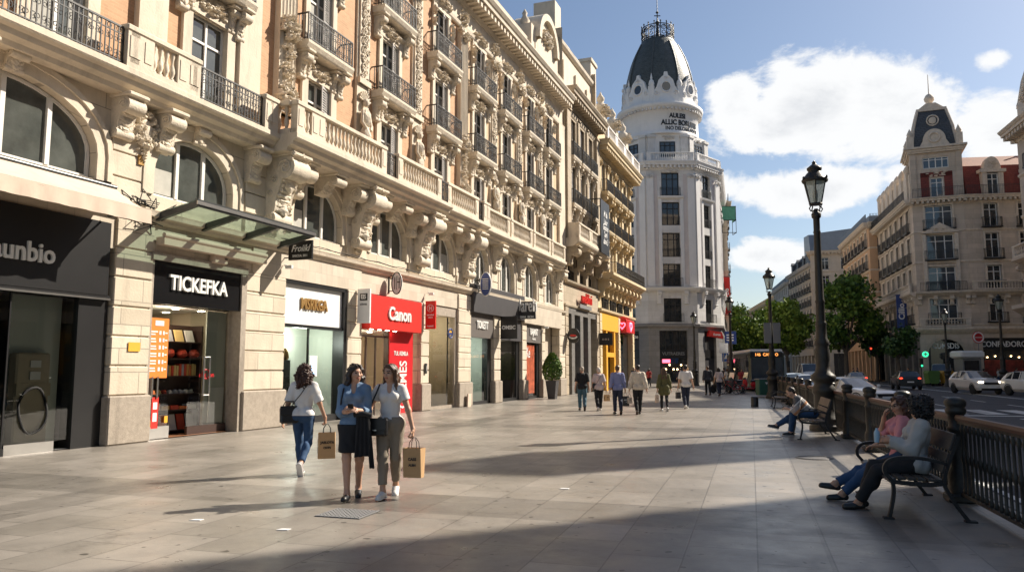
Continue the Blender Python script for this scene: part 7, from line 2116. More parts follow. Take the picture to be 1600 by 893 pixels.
# ---------------------------------------------------------------- people: bodies and clothes as smooth implicit surfaces
def V3(*a): return np.array(a, float)
def unit(v):
 n = np.linalg.norm(v); return v / n if n > 1e-9 else v
def surface_nets(D, org, h):
 S = D < 0
 nx, ny, nz = D.shape
 c = np.zeros((nx - 1, ny - 1, nz - 1), np.int8)
 for i in (0, 1):
  for j in (0, 1):
   for k in (0, 1): c += S[i:nx - 1 + i, j:ny - 1 + j, k:nz - 1 + k]
 act = np.argwhere((c > 0) & (c < 8))
 if len(act) == 0: return np.zeros((0, 3)), []
 idx = -np.ones(c.shape, np.int64); idx[tuple(act.T)] = np.arange(len(act))
 acc = np.zeros((len(act), 3)); cnt = np.zeros(len(act))
 cr = [(i, j, k) for i in (0, 1) for j in (0, 1) for k in (0, 1)]
 for a in cr:
  for ax in range(3):
   if a[ax]: continue
   b = list(a); b[ax] = 1
   da = D[act[:, 0] + a[0], act[:, 1] + a[1], act[:, 2] + a[2]]; db = D[act[:, 0] + b[0], act[:, 1] + b[1], act[:, 2] + b[2]]
   m = (da < 0) != (db < 0)
   t = np.where(m, da / np.where(m, da - db, 1), 0)
   p = np.tile(np.array(a, float), (len(act), 1)); p[:, ax] = t
   acc += p * m[:, None]; cnt += m
 V = (act + acc / cnt[:, None]) * h + org
 F = []
 for ax in range(3):
  sl0 = [slice(None)] * 3; sl1 = [slice(None)] * 3
  sl0[ax] = slice(0, -1); sl1[ax] = slice(1, None)
  A = S[tuple(sl0)]; Bm = S[tuple(sl1)]
  u, v = (ax + 1) % 3, (ax + 2) % 3
  for sgn, mask in ((1, A & ~Bm), (-1, ~A & Bm)):
   e = np.argwhere(mask)
   e = e[(e[:, u] > 0) & (e[:, v] > 0) & (e[:, u] < D.shape[u] - 1) & (e[:, v] < D.shape[v] - 1)]
   if len(e) == 0: continue
   q = []
   for du, dv in ((0, 0), (-1, 0), (-1, -1), (0, -1)):
    ee = e.copy(); ee[:, u] += du; ee[:, v] += dv
    q.append(idx[tuple(ee.T)])
   q = np.stack(q, 1)
   if sgn < 0: q = q[:, ::-1]
   F.append(q)
 return V, np.concatenate(F)
def rc(a, b, ra, rb, **k): return dict(t='rc', a=np.asarray(a, float), b=np.asarray(b, float), ra=ra, rb=rb, **k)
def el(c, r, R_=None, **k): return dict(t='el', c=np.asarray(c, float), r=np.asarray(r, float), R=np.eye(3) if R_ is None else R_, **k)
def build_sdf(prims, h, k=.03, off=0.0, planes=(), wob=None, name='body', mats=None, matfn=None):
 lo = np.min([np.minimum(p['a'] - max(p['ra'], p['rb']), p['b'] - max(p['ra'], p['rb'])) if p['t'] == 'rc' else p['c'] - p['r'].max() for p in prims], 0) - off - .05
 hi = np.max([np.maximum(p['a'] + max(p['ra'], p['rb']), p['b'] + max(p['ra'], p['rb'])) if p['t'] == 'rc' else p['c'] + p['r'].max() for p in prims], 0) + off + .05
 n = np.ceil((hi - lo) / h).astype(int) + 1
 D = np.full(n, 1.0, np.float32)
 ax = [lo[i] + np.arange(n[i]) * h for i in range(3)]
 for p in prims:
  kk = p.get('k', k); oo = p.get('off', off)
  if p['t'] == 'rc':
   m = max(p['ra'], p['rb']) + oo + kk + 2 * h; l = np.minimum(p['a'], p['b']) - m; u = np.maximum(p['a'], p['b']) + m
  else: m = p['r'].max() + oo + kk + 2 * h; l = p['c'] - m; u = p['c'] + m
  i0 = np.maximum(((l - lo) / h).astype(int), 0); i1 = np.minimum(((u - lo) / h).astype(int) + 2, n)
  if np.any(i1 <= i0): continue
  X, Y, Z = np.meshgrid(*[ax[i][i0[i]:i1[i]] for i in range(3)], indexing='ij')
  P = np.stack([X, Y, Z], -1)
  if p['t'] == 'rc':
   ab = p['b'] - p['a']; L2 = max(ab @ ab, 1e-9)
   t = np.clip(((P - p['a']) @ ab) / L2, 0, 1)
   d = np.linalg.norm(P - p['a'] - t[..., None] * ab, axis=-1) - (p['ra'] + (p['rb'] - p['ra']) * t) - oo
  else:
   q = (P - p['c']) @ p['R']; r = p['r'] + oo
   k0 = np.linalg.norm(q / r, axis=-1); k1 = np.linalg.norm(q / (r * r), axis=-1) + 1e-9
   d = k0 * (k0 - 1) / k1
  for (pt, nn) in p.get('cap', ()): d = np.maximum(d, (P - pt) @ nn)
  s = D[i0[0]:i1[0], i0[1]:i1[1], i0[2]:i1[2]]
  if p.get('sub'):
   s[...] = np.maximum(s, -d)
  else:
   hh = np.maximum(kk - np.abs(s - d), 0) / kk
   s[...] = np.minimum(s, d) - hh * hh * kk * .25
 X, Y, Z = np.meshgrid(*ax, indexing='ij', sparse=True)
 if wob:
  am, fr = wob[:2]
  D = D + am * (np.sin(fr * X + 1.7 * np.sin(fr * .6 * Z)) * np.sin(fr * .9 * Y + .4 + 1.3 * np.sin(.5 * fr * X)) * np.sin(fr * (wob[2] if len(wob) > 2 else .8) * Z + 2.1 * np.sin(fr * .35 * (X + Y)))).astype(np.float32) * 1.6
 for (pt, nn) in planes:
  D = np.maximum(D, ((X - pt[0]) * nn[0] + (Y - pt[1]) * nn[1] + (Z - pt[2]) * nn[2]).astype(np.float32))
 Vv, F = surface_nets(D, lo, h)
 me = bpy.data.meshes.new(name)
 nF = len(F)
 me.vertices.add(len(Vv)); me.vertices.foreach_set('co', Vv.astype(np.float32).ravel())
 me.loops.add(nF * 4); me.loops.foreach_set('vertex_index', np.asarray(F, np.int32).ravel())
 me.polygons.add(nF); me.polygons.foreach_set('loop_start', np.arange(0, nF * 4, 4, dtype=np.int32))
 for m in (mats or []): me.materials.append(m)
 if matfn is not None:
  cen = Vv[np.asarray(F)].mean(1); me.polygons.foreach_set('material_index', matfn(cen).astype(np.int32))
 me.update(calc_edges=True)
 me.polygons.foreach_set('use_smooth', np.ones(nF, bool))
 return me
def ik(a, b, l1, l2, bend):
 d = b - a; L_ = min(np.linalg.norm(d), (l1 + l2) * .999); u = unit(d)
 x = (l1 * l1 - l2 * l2 + L_ * L_) / (2 * L_); y = math.sqrt(max(l1 * l1 - x * x, 0))
 w = bend - u * (bend @ u)
 return a + u * x + unit(w) * y, a + u * L_
def rotz(a): c, s = math.cos(a), math.sin(a); return np.array([[c, -s, 0], [s, c, 0], [0, 0, 1]])
def rotx(a): c, s = math.cos(a), math.sin(a); return np.array([[1, 0, 0], [0, c, -s], [0, s, c]])
def roty(a): c, s = math.cos(a), math.sin(a); return np.array([[c, 0, s], [0, 1, 0], [-s, 0, c]])

def pose(H=1.68, sex='f', pelvis=None, lean=0.0, side=0.0, twist=0.0, head=(0, 0), ankL=None, ankR=None, wrL=None, wrR=None, ftL=None, ftR=None, elbL=None, elbR=None, kneeL=None, kneeR=None, build=1.0):
 """local frame: facing -y, the person's left is +x"""
 s = H / 1.68; J = dict(s=s, sex=sex, b=build)
 P = V3(0, 0, .925 * s) if pelvis is None else V3(*pelvis)
 Rt = rotz(twist) @ roty(side) @ rotx(lean)
 up = Rt @ V3(0, 0, 1); rt = Rt @ V3(1, 0, 0); fw = Rt @ V3(0, -1, 0)
 sw = (.142 if sex == 'f' else .168) * s
 J.update(P=P, up=up, rt=rt, fw=fw, Rt=Rt, chest=P + up * .31 * s, neck=P + up * .505 * s)
 for q, sg in (('L', 1), ('R', -1)):
  J['sh' + q] = P + up * .438 * s + rt * sg * sw
  J['hip' + q] = P + V3(sg * .088 * s, 0, -.01)
 hr = rotz(head[0]) @ rotx(head[1])
 J['hR'] = hr
 J['hC'] = J['neck'] + unit(up * .75 + V3(0, 0, .4)) * .135 * s + hr @ V3(0, -.018, 0)
 for q, sg, ank, ft, kb in (('L', 1, ankL, ftL, kneeL), ('R', -1, ankR, ftR, kneeR)):
  a = V3(*(ank if ank is not None else (sg * .09, 0, .075 * s)))
  kn, an = ik(J['hip' + q], a, .425 * s, .425 * s, V3(*(kb or (sg * .12, -1, .05))))
  J['kn' + q] = kn; J['an' + q] = an; J['ft' + q] = unit(V3(*(ft or (sg * .15, -1, 0))))
 for q, sg, w_, eb in (('L', 1, wrL, elbL), ('R', -1, wrR, elbR)):
  a = V3(*(w_ if w_ is not None else (sg * .27, -.04, .80 * s)))
  e, w2 = ik(J['sh' + q], a, .285 * s, .245 * s, V3(*(eb or (sg * .22, 1, -.2))))
  J['el' + q] = e; J['wr' + q] = w2
 return J
def torso_prims(J, hipw=1.0):
 s, b, f = J['s'], J['b'], J['sex'] == 'f'
 P, up, rt, fw, Rt = J['P'], J['up'], J['rt'], J['fw'], J['Rt']
 pr = [el(P + up * .0, (.158 * s * b * (1.05 if f else 1) * hipw, .112 * s * b, .125 * s), Rt), el(P + up * .17 * s, ((.122 if f else .138) * s * b, .093 * s * b, .16 * s), Rt),
          el(P + up * .33 * s, ((.138 if f else .160) * s * b, .102 * s * b, .165 * s), Rt),
          rc(J['shL'] - rt * .02 * s - up * .012, J['shR'] + rt * .02 * s - up * .012, .047 * s * b, .047 * s * b), rc(J['shL'] - rt * .03 * s, J['neck'] - up * .015 * s + rt * .03 * s, .035 * s, .036 * s), rc(J['shR'] + rt * .03 * s, J['neck'] - up * .015 * s - rt * .03 * s, .035 * s, .036 * s), el(P + up * .43 * s - fw * .02, (.13 * s * b, .075 * s, .07 * s), Rt)]
 if f:
  for sg in (-1, 1): pr.append(el(P + up * .345 * s + rt * sg * .068 * s + fw * .085 * s, (.055 * s, .05 * s, .058 * s), Rt))
 for q, sg in (('L', 1), ('R', -1)): pr.append(el(J['hip' + q] + V3(0, .05, -.0) * s, (.085 * s * b, .09 * s, .10 * s)))
 return pr
def leg_prims(J, q, end=2.0, ease=0.0, flare=0.0):
 s, b = J['s'], J['b']; h_, k, a = J['hip' + q], J['kn' + q], J['an' + q]
 pr = [rc(h_, k, (.086 + ease) * s * b, (.056 + ease) * s * b)]
 if end > 1:
  e = k + (a - k) * (end - 1); calf = k + (a - k) * .3 + unit(V3(0, 1, .1)) * .018 * s
  pr += [rc(k, e, (.054 + ease) * s * b, (.054 + ease - (.020 - flare) * (end - 1)) * s * b, cap=((e, unit(a - k)),)), el(calf, (.048 * s * b + ease, .052 * s * b + ease, .10 * s))]
 return pr
def hand_prims(wr, d, n, s, curl, sg, thumb=.6):
 """palm, four bent fingers of unequal length, thumb from the side of the palm"""
 d = unit(d); n = unit(n - d * (n @ d)); t = np.cross(d, n) * sg
 pr = [rc(wr, wr + d * .03 * s, .025 * s, .026 * s, k=.02)]
 for i in range(4):
  u = (i - 1.5) * .0185 * s
  base = wr + d * .088 * s + t * u; pr.append(rc(wr + d * .025 * s + t * u * .7, base, .0135 * s, .0115 * s, k=.012))
  L_ = (.068, .078, .074, .058)[i] * s; p = base; dd = d.copy(); ang = 0
  for j, fr in enumerate((.45, .32, .23)):
   ang += curl * (.55, .75, .6)[j]
   dj = d * math.cos(ang) + n * math.sin(ang); dj = unit(dj + t * (i - 1.5) * .05)
   q = p + dj * L_ * fr; pr.append(rc(p, q, (.0098 - .0008 * j) * s, (.0092 - .001 * j) * s, k=.005)); p = q
 b = wr + d * .03 * s - t * .026 * s
 m1 = b + unit(d * .6 - t * .75 + n * .35) * .042 * s; m2 = m1 + unit(d * .85 - t * .15 + n * thumb) * .032 * s; m3 = m2 + unit(d * .8 + t * .1 + n * thumb) * .025 * s
 pr += [rc(wr + d * .018 * s - t * .01, b, .018 * s, .017 * s, k=.012), rc(b, m1, .0145 * s, .011 * s, k=.01), rc(m1, m2, .0108 * s, .0098 * s, k=.004), rc(m2, m3, .0098 * s, .0085 * s, k=.004)]
 return pr
def head_prims(J):
 s = J['s']; c, Rh = J['hC'], J['hR']
 def p(x, y, z): return c + Rh @ (V3(x, y, z) * s)
 pr = [el(p(0, .012, .03), (.073 * s, .092 * s, .085 * s), Rh), el(p(0, -.022, -.03), (.058 * s, .066 * s, .075 * s), Rh), el(p(0, -.045, -.085), (.030 * s, .026 * s, .022 * s), Rh, k=.03),
          rc(p(0, -.088, .012), p(0, -.108, -.026), .009 * s, .0135 * s, k=.014), rc(p(-.012, -.096, -.030), p(.012, -.096, -.030), .008 * s, .008 * s, k=.008),
          rc(p(-.028, -.083, .026), p(.028, -.083, .026), .012 * s, .012 * s, k=.02), rc(p(-.017, -.090, -.058), p(.017, -.090, -.058), .0085 * s, .0085 * s, k=.008)]
 for sg in (-1, 1):
  pr += [el(p(sg * .073, .012, -.008), (.010 * s, .02 * s, .03 * s), Rh, k=.008), el(p(sg * .04, -.062, -.022), (.026 * s, .024 * s, .022 * s), Rh), el(p(sg * .030, -.082, .006), (.011 * s, .008 * s, .008 * s), Rh, k=.003)]
 pr.append(rc(J['neck'] - J['up'] * .05, c + Rh @ V3(0, .02, -.05) * s, (.054 if J['sex'] == 'f' else .062) * s, .050 * s))
 return pr, p
_skin = {}
def skin_mat(c):
 if c not in _skin:
  _skin[c] = [mat('skin', c, .5, var=.05, scale=8), mat('lips', (c[0] * .75, c[1] * .45, c[2] * .45), .4, var=.03), mat('eye', (.02, .016, .014), .2, var=.1)]
 return _skin[c]
def person(label, loc, rz, J, look, h=.010, group=None, z=0.0):
 T = thing('person', label, 'person', (loc[0], loc[1], z), rz, group)
 s, b = J['s'], J['b']
 mats = skin_mat(look.get('skin', (.52, .30, .20)))
 tor = torso_prims(J)
 hp, fp = head_prims(J)
 body = list(tor) + hp
 arms = {}
 for q, sg in (('L', 1), ('R', -1)):
  sh, e, w = J['sh' + q], J['el' + q], J['wr' + q]
  arms[q] = [rc(sh, e, .046 * s * b, .036 * s * b), rc(e, w, .037 * s * b, .025 * s * b)]
  body += arms[q]
  hd_ = look.get('hand' + q, {})
  d = V3(*hd_['d']) if 'd' in hd_ else unit(w - e)
  n = V3(*hd_['n']) if 'n' in hd_ else V3(-sg, 0, 0)
  body += hand_prims(w, d, n, s, hd_.get('curl', .35), sg * hd_.get('flip', 1))
  body += leg_prims(J, q)
  a, f = J['an' + q], J['ft' + q]; dn = unit(np.cross(np.cross(f, V3(0, 0, -1)), f))
  if dn[2] > 0: dn = -dn
  body += [rc(a, a + f * -.03 * s + dn * .04 * s, .036 * s, .032 * s), rc(a + f * -.035 * s + dn * .045 * s, a + f * .13 * s + dn * .048 * s, .028 * s, .026 * s), rc(a + dn * .01, a + f * .10 * s + dn * .045 * s, .03 * s, .028 * s)]
 lip = fp(0, -.097, -.058); eyes = [fp(sg * .030, -.090, .006) for sg in (-1, 1)]; brows = [fp(sg * .031, -.094, .029) for sg in (-1, 1)]
 Rh = J['hR']
 def mf(c):
  m = np.zeros(len(c), int)
  def near(p, rx, rz_):
   q = (c - p) @ Rh; return (np.abs(q[:, 0]) < rx * s) & (np.abs(q[:, 2]) < rz_ * s) & (np.abs(q[:, 1]) < .03 * s)
  m[near(lip, .023, .011)] = 1
  for e in eyes: m[near(e, .014, .007)] = 2
  for e in brows: m[near(e, .018, .0045)] = 2
  return m
 link('body', build_sdf(body, h, .028 * s, name='body', mats=mats, matfn=mf), T)
 def garment(name, prims, off, planes=(), wob=(.0035, 34, .5), m=None, k=.03):
  me = build_sdf(prims, h, k * s, off, planes, wob, name, m if isinstance(m, list) else [m], None)
  return link(name, me, T)
 P, up = J['P'], J['up']
 t = look.get('top')
 if t:
  pr = list(tor[1:]) + [el(tor[0]['c'], tor[0]['r'] * V3(1, 1, 1.0) + V3(.004, .004, 0), tor[0]['R'])]
  for q in 'LR':
   sh, e, w = J['sh' + q], J['el' + q], J['wr' + q]; f = t.get('sleeve', .5); ease = t.get('ease', .006)
   if f <= 1:
    en = sh + (e - sh) * f; pr.append(rc(sh, en, (.048 + ease) * s * b, (.048 - .008 * f + ease * 1.5) * s * b, cap=((en, unit(e - sh)),)))
   else:
    en = e + (w - e) * (f - 1); pr += [rc(sh, e, (.047 + ease) * s * b, (.040 + ease) * s * b), rc(e, en, (.040 + ease) * s * b, (.036 - .010 * (f - 1) + ease * 1.2) * s * b, cap=((en, unit(w - e)),))]
  if t.get('skirt'):       # coat or long shirt flaring over the hips
   for q in 'LR': pr.append(rc(J['hip' + q], J['hip' + q] + (J['kn' + q] - J['hip' + q]) * t['skirt'], .10 * s * b, (.10 + t.get('flare', .02)) * s * b))
  hem = P - up * t.get('hem', .06) * s
  nk = J['neck'] + J['fw'] * .045 * s
  planes = [(hem, -up)] if not t.get('nohem') else []
  pr.append(el(J['neck'] + up * .05 * s + J['fw'] * .012 * s, (.068 * s, .068 * s, .05 * s), J['Rt'], sub=True, off=0))
  if t.get('vneck'): pr.append(el(J['neck'] + J['fw'] * .09 * s - up * .045 * s, (.035 * s, .07 * s, .075 * s), J['Rt'], sub=True, off=0))
  o = garment(t.get('name', 'shirt'), pr, t.get('off', .009), planes, (t.get('wob', .0035), 34, .45), t['mat'])
  if t.get('lab'): o['label'] = t['lab']
  if t.get('open'): pass
 l = look.get('legs')
 if l:
  if l.get('skirt'):
   pr = tor[:2] + tor[-2:]
   bz = l['skirt']
   for q in 'LR':
    e = J['hip' + q] + (J['kn' + q] - J['hip' + q]) * bz; pr.append(rc(J['hip' + q], e, .092 * s, .092 * s, cap=((e, V3(0, 0, -1)),), k=.08))
   c0 = (J['hipL'] + J['hipR']) / 2; c1 = c0 + ((J['knL'] + J['knR']) / 2 - c0) * bz; pr.append(rc(c0, c1, .10 * s, .105 * s, cap=((c1, V3(0, 0, -1)),), k=.08))
   garment('skirt', pr, .010, [(P + up * l.get('rise', .10) * s, up), (c1, V3(0, 0, -1))], (.004, 30, .3), l['mat'], .05)
  else:
   pr = tor[:1] + tor[-2:] + [tor[1]]
   for q in 'LR': pr += leg_prims(J, q, l.get('end', 1.95), l.get('ease', .006), l.get('flare', .006))
   garment('trousers', pr, l.get('off', .007), [(P + up * l.get('rise', .09) * s, up)] if abs(up[1]) < .12 else [], (.004, 30, .9), l['mat'], .025)
 sm = look.get('shoes')
 if sm:
  for q in 'LR':
   a, f = J['an' + q], J['ft' + q]; dn = unit(np.cross(np.cross(f, V3(0, 0, -1)), f)); dn = -dn if dn[2] > 0 else dn
   low = sm.get('low', False)
   pr = [rc(a + f * -.04 * s + dn * .040 * s, a + f * .14 * s + dn * .046 * s, .036 * s, .032 * s), rc(a + f * .05 * s + dn * .046 * s, a + f * .155 * s + dn * .05 * s, .042 * s, .03 * s)]
   if not low: pr.append(rc(a + dn * .012 * s - f * .01, a + f * .08 * s + dn * .04 * s, .040 * s, .034 * s))
   me = build_sdf(pr, h, .02, .003, [(a + dn * .076 * s, dn)], None, 'shoe', [sm['mat']], None); o = link('shoe', me, T)
   if sm.get('sole'):
    pr2 = [rc(a + f * -.04 * s + dn * .064 * s, a + f * .15 * s + dn * .064 * s, .042 * s, .044 * s, cap=((a + dn * .060 * s, -dn), (a + dn * .08 * s, dn)))]
    link('sole', build_sdf(pr2, h * .8, .01, .003, [(a + dn * .058 * s, -dn), (a + dn * .080 * s, dn)], None, 'sole', [sm['sole']], None), o)
 hr = look.get('hair')
 if hr:
  p = fp; pr = []
  k_ = hr.get('k', 'short')
  if k_ == 'short':
   pr = [el(p(0, .026, .045), (.077 * s, .088 * s, .078 * s), Rh), el(p(0, .055, -.005), (.066 * s, .05 * s, .065 * s), Rh)]
  elif k_ == 'afro':
   pr = [el(p(0, .035, .045), (.118 * s, .118 * s, .112 * s), Rh), el(p(0, .06, -.03), (.105 * s, .085 * s, .09 * s), Rh)]
   pr += [el(p(sg * .075, .0, .015), (.042 * s, .06 * s, .07 * s), Rh) for sg in (-1, 1)] + [el(p(0, -.045, .085), (.075 * s, .045 * s, .04 * s), Rh)]
  elif k_ == 'long':
   pr = [el(p(0, .024, .042), (.080 * s, .094 * s, .082 * s), Rh), el(p(0, .055, -.03), (.078 * s, .055 * s, .09 * s), Rh)]
   bk = J['neck'] + J['up'] * -.13 * hr.get('len', 1) * s - J['fw'] * .085 * s
   for sg in (-1, -.5, 0, .5, 1):
    pr.append(rc(p(sg * .06, .055, .0), bk + J['rt'] * sg * .085 * s, .036 * s, .030 * s))
   for sg in (-1, 1):
    fr = J['neck'] + J['up'] * -.06 * hr.get('front', 1) * s + J['rt'] * sg * .085 * s + J['fw'] * .05 * s
    pr += [rc(p(sg * .078, -.008, .03), p(sg * .085, .008, -.08), .022 * s, .024 * s), rc(p(sg * .085, .008, -.08), fr, .024 * s, .018 * s), rc(p(sg * .02, -.055, .10), p(sg * .075, -.03, .045), .016 * s, .018 * s)]
  elif k_ == 'curly':
   pr = [el(p(0, .03, .042), (.096 * s, .108 * s, .092 * s), Rh), el(p(0, .07, -.06), (.115 * s, .085 * s, .115 * s), Rh), el(p(0, .085, -.15), (.105 * s, .07 * s, .10 * s), Rh)]
   pr += [el(p(sg * .075, .02, -.05), (.05 * s, .06 * s, .10 * s), Rh) for sg in (-1, 1)]
  elif k_ == 'wavy':
   pr = [el(p(0, .026, .042), (.083 * s, .096 * s, .083 * s), Rh), el(p(0, .06, -.04), (.092 * s, .06 * s, .10 * s), Rh)]
   for sg in (-1, 1): pr += [rc(p(sg * .08, .0, .03), p(sg * .098, .02, -.12), .026 * s, .036 * s), rc(p(sg * .02, -.06, .095), p(sg * .076, -.03, .04), .016 * s, .02 * s)]
  if k_ in ('curly', 'afro'):
   rg = random.Random(5)
   base = list(pr)
   for _ in range(110):
    e = rg.choice(base); d = unit(V3(rg.gauss(0, 1), rg.gauss(0, 1), rg.gauss(0, 1))); q = e['c'] + e['R'] @ (d * e['r'])
    pr.append(el(q, V3(1, 1, 1.3) * rg.uniform(.014, .026) * s, k=.008))
  face = el(p(0, -.075, -.022), (.058 * s, .075 * s, .082 * s), Rh, sub=True, off=0)
  if k_ != 'short': pr.append(face)
  else: pr += [el(p(0, -.07, -.035), (.09 * s, .07 * s, .085 * s), Rh, sub=True, off=0)]
  wb = {'short': (.004, 90, .8), 'long': (.006, 70, .12), 'curly': (.017, 95, 1), 'afro': (.018, 110, 1), 'wavy': (.010, 62, .6)}[k_]
  link('hair', build_sdf(pr, h, .022, .004, (), wb, 'hair', [hr['mat']], None), T)
 return T
def w2(loc, rz, p):
 c, s_ = math.cos(rz), math.sin(rz); return (loc[0] + p[0] * c - p[1] * s_, loc[1] + p[0] * s_ + p[1] * c, p[2])
def cloth(name, c, rough=.85, var=.06, **k): return mat(name, c, rough, var=var, bump=.25, bscale=220, **k)
C = dict(white=cloth('white_cotton', (.70, .68, .66)), denim=cloth('light_denim', (.155, .24, .36), var=.12), jeans=cloth('blue_jeans', (.022, .062, .14), var=.22), black=cloth('black_cloth', (.012, .012, .014)), taupe=cloth('taupe_cloth', (.255, .215, .165)), grey=cloth('grey_wool', (.40, .39, .37)), pink=cloth('pink_cotton', (.62, .25, .27)), teal=cloth('faded_jeans', (.055, .12, .16)), rose=cloth('pale_rose_shirt', (.55, .46, .45), var=.15, scale=30), lav=cloth('lavender_shirt', (.21, .23, .41)), navy=cloth('navy_cloth', (.018, .024, .05)), cream=cloth('cream_jacket', (.60, .52, .42)), olive=cloth('olive_coat', (.10, .095, .035)), dark=cloth('charcoal_jacket', (.05, .05, .055)), brown=cloth('brown_cloth', (.12, .06, .035)), redc=cloth('red_cloth', (.35, .04, .04)))
HR = dict(dark=mat('dark_brown_hair', (.022, .012, .008), .45, var=.3, scale=30), black=mat('black_hair', (.010, .008, .008), .5, var=.3, scale=30), brown=mat('brown_hair', (.075, .036, .018), .45, var=.3, scale=30), auburn=mat('reddish_brown_hair', (.05, .018, .010), .5, var=.3, scale=30), white=mat('white_hair', (.55, .50, .44), .6, var=.15, scale=30), grey=mat('grey_hair', (.36, .31, .25), .6, var=.15, scale=30))
SH = dict(white=mat('white_shoe', (.66, .65, .63), .5), black=mat('black_shoe', (.012, .012, .012), .4), grey=mat('grey_shoe', (.30, .28, .28), .6), tan=mat('tan_shoe', (.25, .2, .16), .6))
M['kraft'] = mat('kraft_paper', (.50, .31, .15), .75, var=.08, scale=5)
M['leather'] = mat('black_leather', (.011, .011, .012), .38, var=.15, bump=.1)
def paper_bag(loc, rz, label, w=.26, h=.40, d=.11, m_='kraft', printcol='black', lab2=None, seed=1, words=('LINEA', '24')):
 """hangs from loc (the hand); handles loop up to it"""
 T = thing('paper_bag', label, 'shopping bag', loc, rz)
 z1 = -.13; z0 = z1 - h
 m = MB(); o = .012
 q0 = [(-w / 2, -d / 2), (w / 2, -d / 2), (w / 2, d / 2), (-w / 2, d / 2)]; q1 = [(-w / 2 - o, -d / 2 - .01), (w / 2 - o, -d / 2), (w / 2 + o, d / 2 + .01), (-w / 2 + o * .3, d / 2)]
 for i in range(4):
  j = (i + 1) % 4; m.quad((*q0[i], z0), (*q0[j], z0), (*q1[j], z1), (*q1[i], z1))
  m.quad((q1[i][0] * .97, q1[i][1] * .94, z1), (q1[j][0] * .97, q1[j][1] * .94, z1), (q0[j][0] * .97, q0[j][1] * .94, z0 + .01), (q0[i][0] * .97, q0[i][1] * .94, z0 + .01))
  m.quad((*q1[i], z1), (*q1[j], z1), (q1[j][0] * .97, q1[j][1] * .94, z1), (q1[i][0] * .97, q1[i][1] * .94, z1))
 m.quad((*q0[3], z0), (*q0[2], z0), (*q0[1], z0), (*q0[0], z0)); part(m, 'bag_body', M[m_], T)
 m = MB()
 for y in (-d / 2, d / 2): m.tube([(-w * .22, y, z1 - .02), (-w * .20, y * .7, z1 + .07), (-w * .06, y * .2, .0), (w * .06, y * .2, .0), (w * .20, y * .7, z1 + .07), (w * .22, y, z1 - .02)], .005, 5)
 part(m, 'handle', M[m_] if m_ == 'charcoal' else C['dark'], T)
 m = MB(); m.text(words[0], w * .2, XZ(0, -d / 2 - .012, z0 + h * .62), .002, .002); m.text(words[1], w * .16, XZ(0, -d / 2 - .012, z0 + h * .42), .002, .002)
 v, f = text_mesh(words[0], w * .2, .002, .002, 'CENTER', 0); mm = YZ(-w / 2 - .012, 0, z0 + h * .5) @ Matrix.Rotation(R(90), 4, 'Z'); m.add([mm @ Vector(p) for p in v], f)
 part(m, 'print', M[printcol], T)
 return T

# ---- the three women in front
# curly haired woman walking away
LA, RA_ = (-3.28, 12.2), math.pi + .0
JA = pose(1.68, 'f', lean=.03, head=(.12, .03), ankL=(.05, -.13, .08), ankR=(-.06, .30, .19), ftL=(.1, -1, -.02), ftR=(0, -.55, -.80), wrL=(.30, -.02, .86), wrR=(-.34, -.08, .84), elbL=(.3, .8, -.2), elbR=(-.3, .8, -.2))
person('woman seen from behind with long dark curly hair, white shirt and blue jeans', LA, RA_, JA, dict(skin=(.40, .22, .14), top=dict(mat=C['white'], sleeve=.92, hem=.02, ease=.014, off=.016, wob=.006, name='shirt'), legs=dict(mat=C['jeans'], end=1.86, ease=.002, rise=.02), shoes=dict(mat=SH['grey'], sole=SH['white']), hair=dict(k='curly', mat=HR['auburn']), handR=dict(d=(-.1, -.1, -1), curl=1.35, n=(1, 0, 0)), handL=dict(curl=.5)), .0075)
paper_bag(w2(LA, RA_, (-.36, -.10, .765)), .35, 'brown paper shopping bag carried by the curly haired woman', words=('JAELOTA', 'CIOP2'))
T = thing('shoulder_bag', 'black shoulder bag on the left hip of the curly haired woman', 'handbag', (LA[0], LA[1], 0), RA_)
m = MB(); m.T = Matrix.Translation((.185, .10, .93)) @ Matrix.Rotation(.5, 4, 'Z') @ Matrix.Rotation(.12, 4, 'X'); m.bbox(-.145, .145, -.05, .05, -.14, .12, .025); m.bbox(-.15, .15, .045, .06, -.02, .125, .006); m.tube([(-.1, 0, .12), (-.06, 0, .2), (.06, 0, .2), (.1, 0, .12)], .008, 5); part(m, 'bag_body', M['leather'], T)
m = MB(); m.tube([(.15, .13, 1.04), (.09, .155, 1.13), (.0, .158, 1.24), (-.07, .13, 1.36), (-.105, .05, 1.43), (-.10, -.05, 1.40), (-.03, -.145, 1.25), (.08, -.14, 1.1), (.18, -.05, 1.03)], .012, 5, flat=.5); part(m, 'strap', M['leather'], T)
# woman in denim shirt
LB, RB = (-2.02, 9.95), .06
JB = pose(1.69, 'f', lean=-.01, head=(.55, .02), ankL=(.045, .20, .115), ankR=(-.04, -.20, .08), ftL=(.12, -.92, -.38), ftR=(-.1, -1, .02), wrL=(.055, -.26, 1.12), wrR=(-.05, -.25, 1.10), elbL=(.35, .6, -.5), elbR=(-.35, .6, -.5))
person('smiling woman in a light denim shirt and black knee length skirt', LB, RB, JB, dict(skin=(.53, .30, .20), top=dict(mat=C['denim'], sleeve=1.45, hem=.08, ease=.012, off=.012, wob=.006, vneck=True, name='shirt'), legs=dict(skirt=.80, mat=C['black'], rise=.0), shoes=dict(mat=SH['black'], low=True), hair=dict(k='wavy', mat=HR['dark']), handL=dict(d=(-.75, -.35, .25), n=(-.3, .5, -.6), curl=.9), handR=dict(d=(.75, -.35, .25), n=(.3, .5, -.6), curl=.9)), .0075)
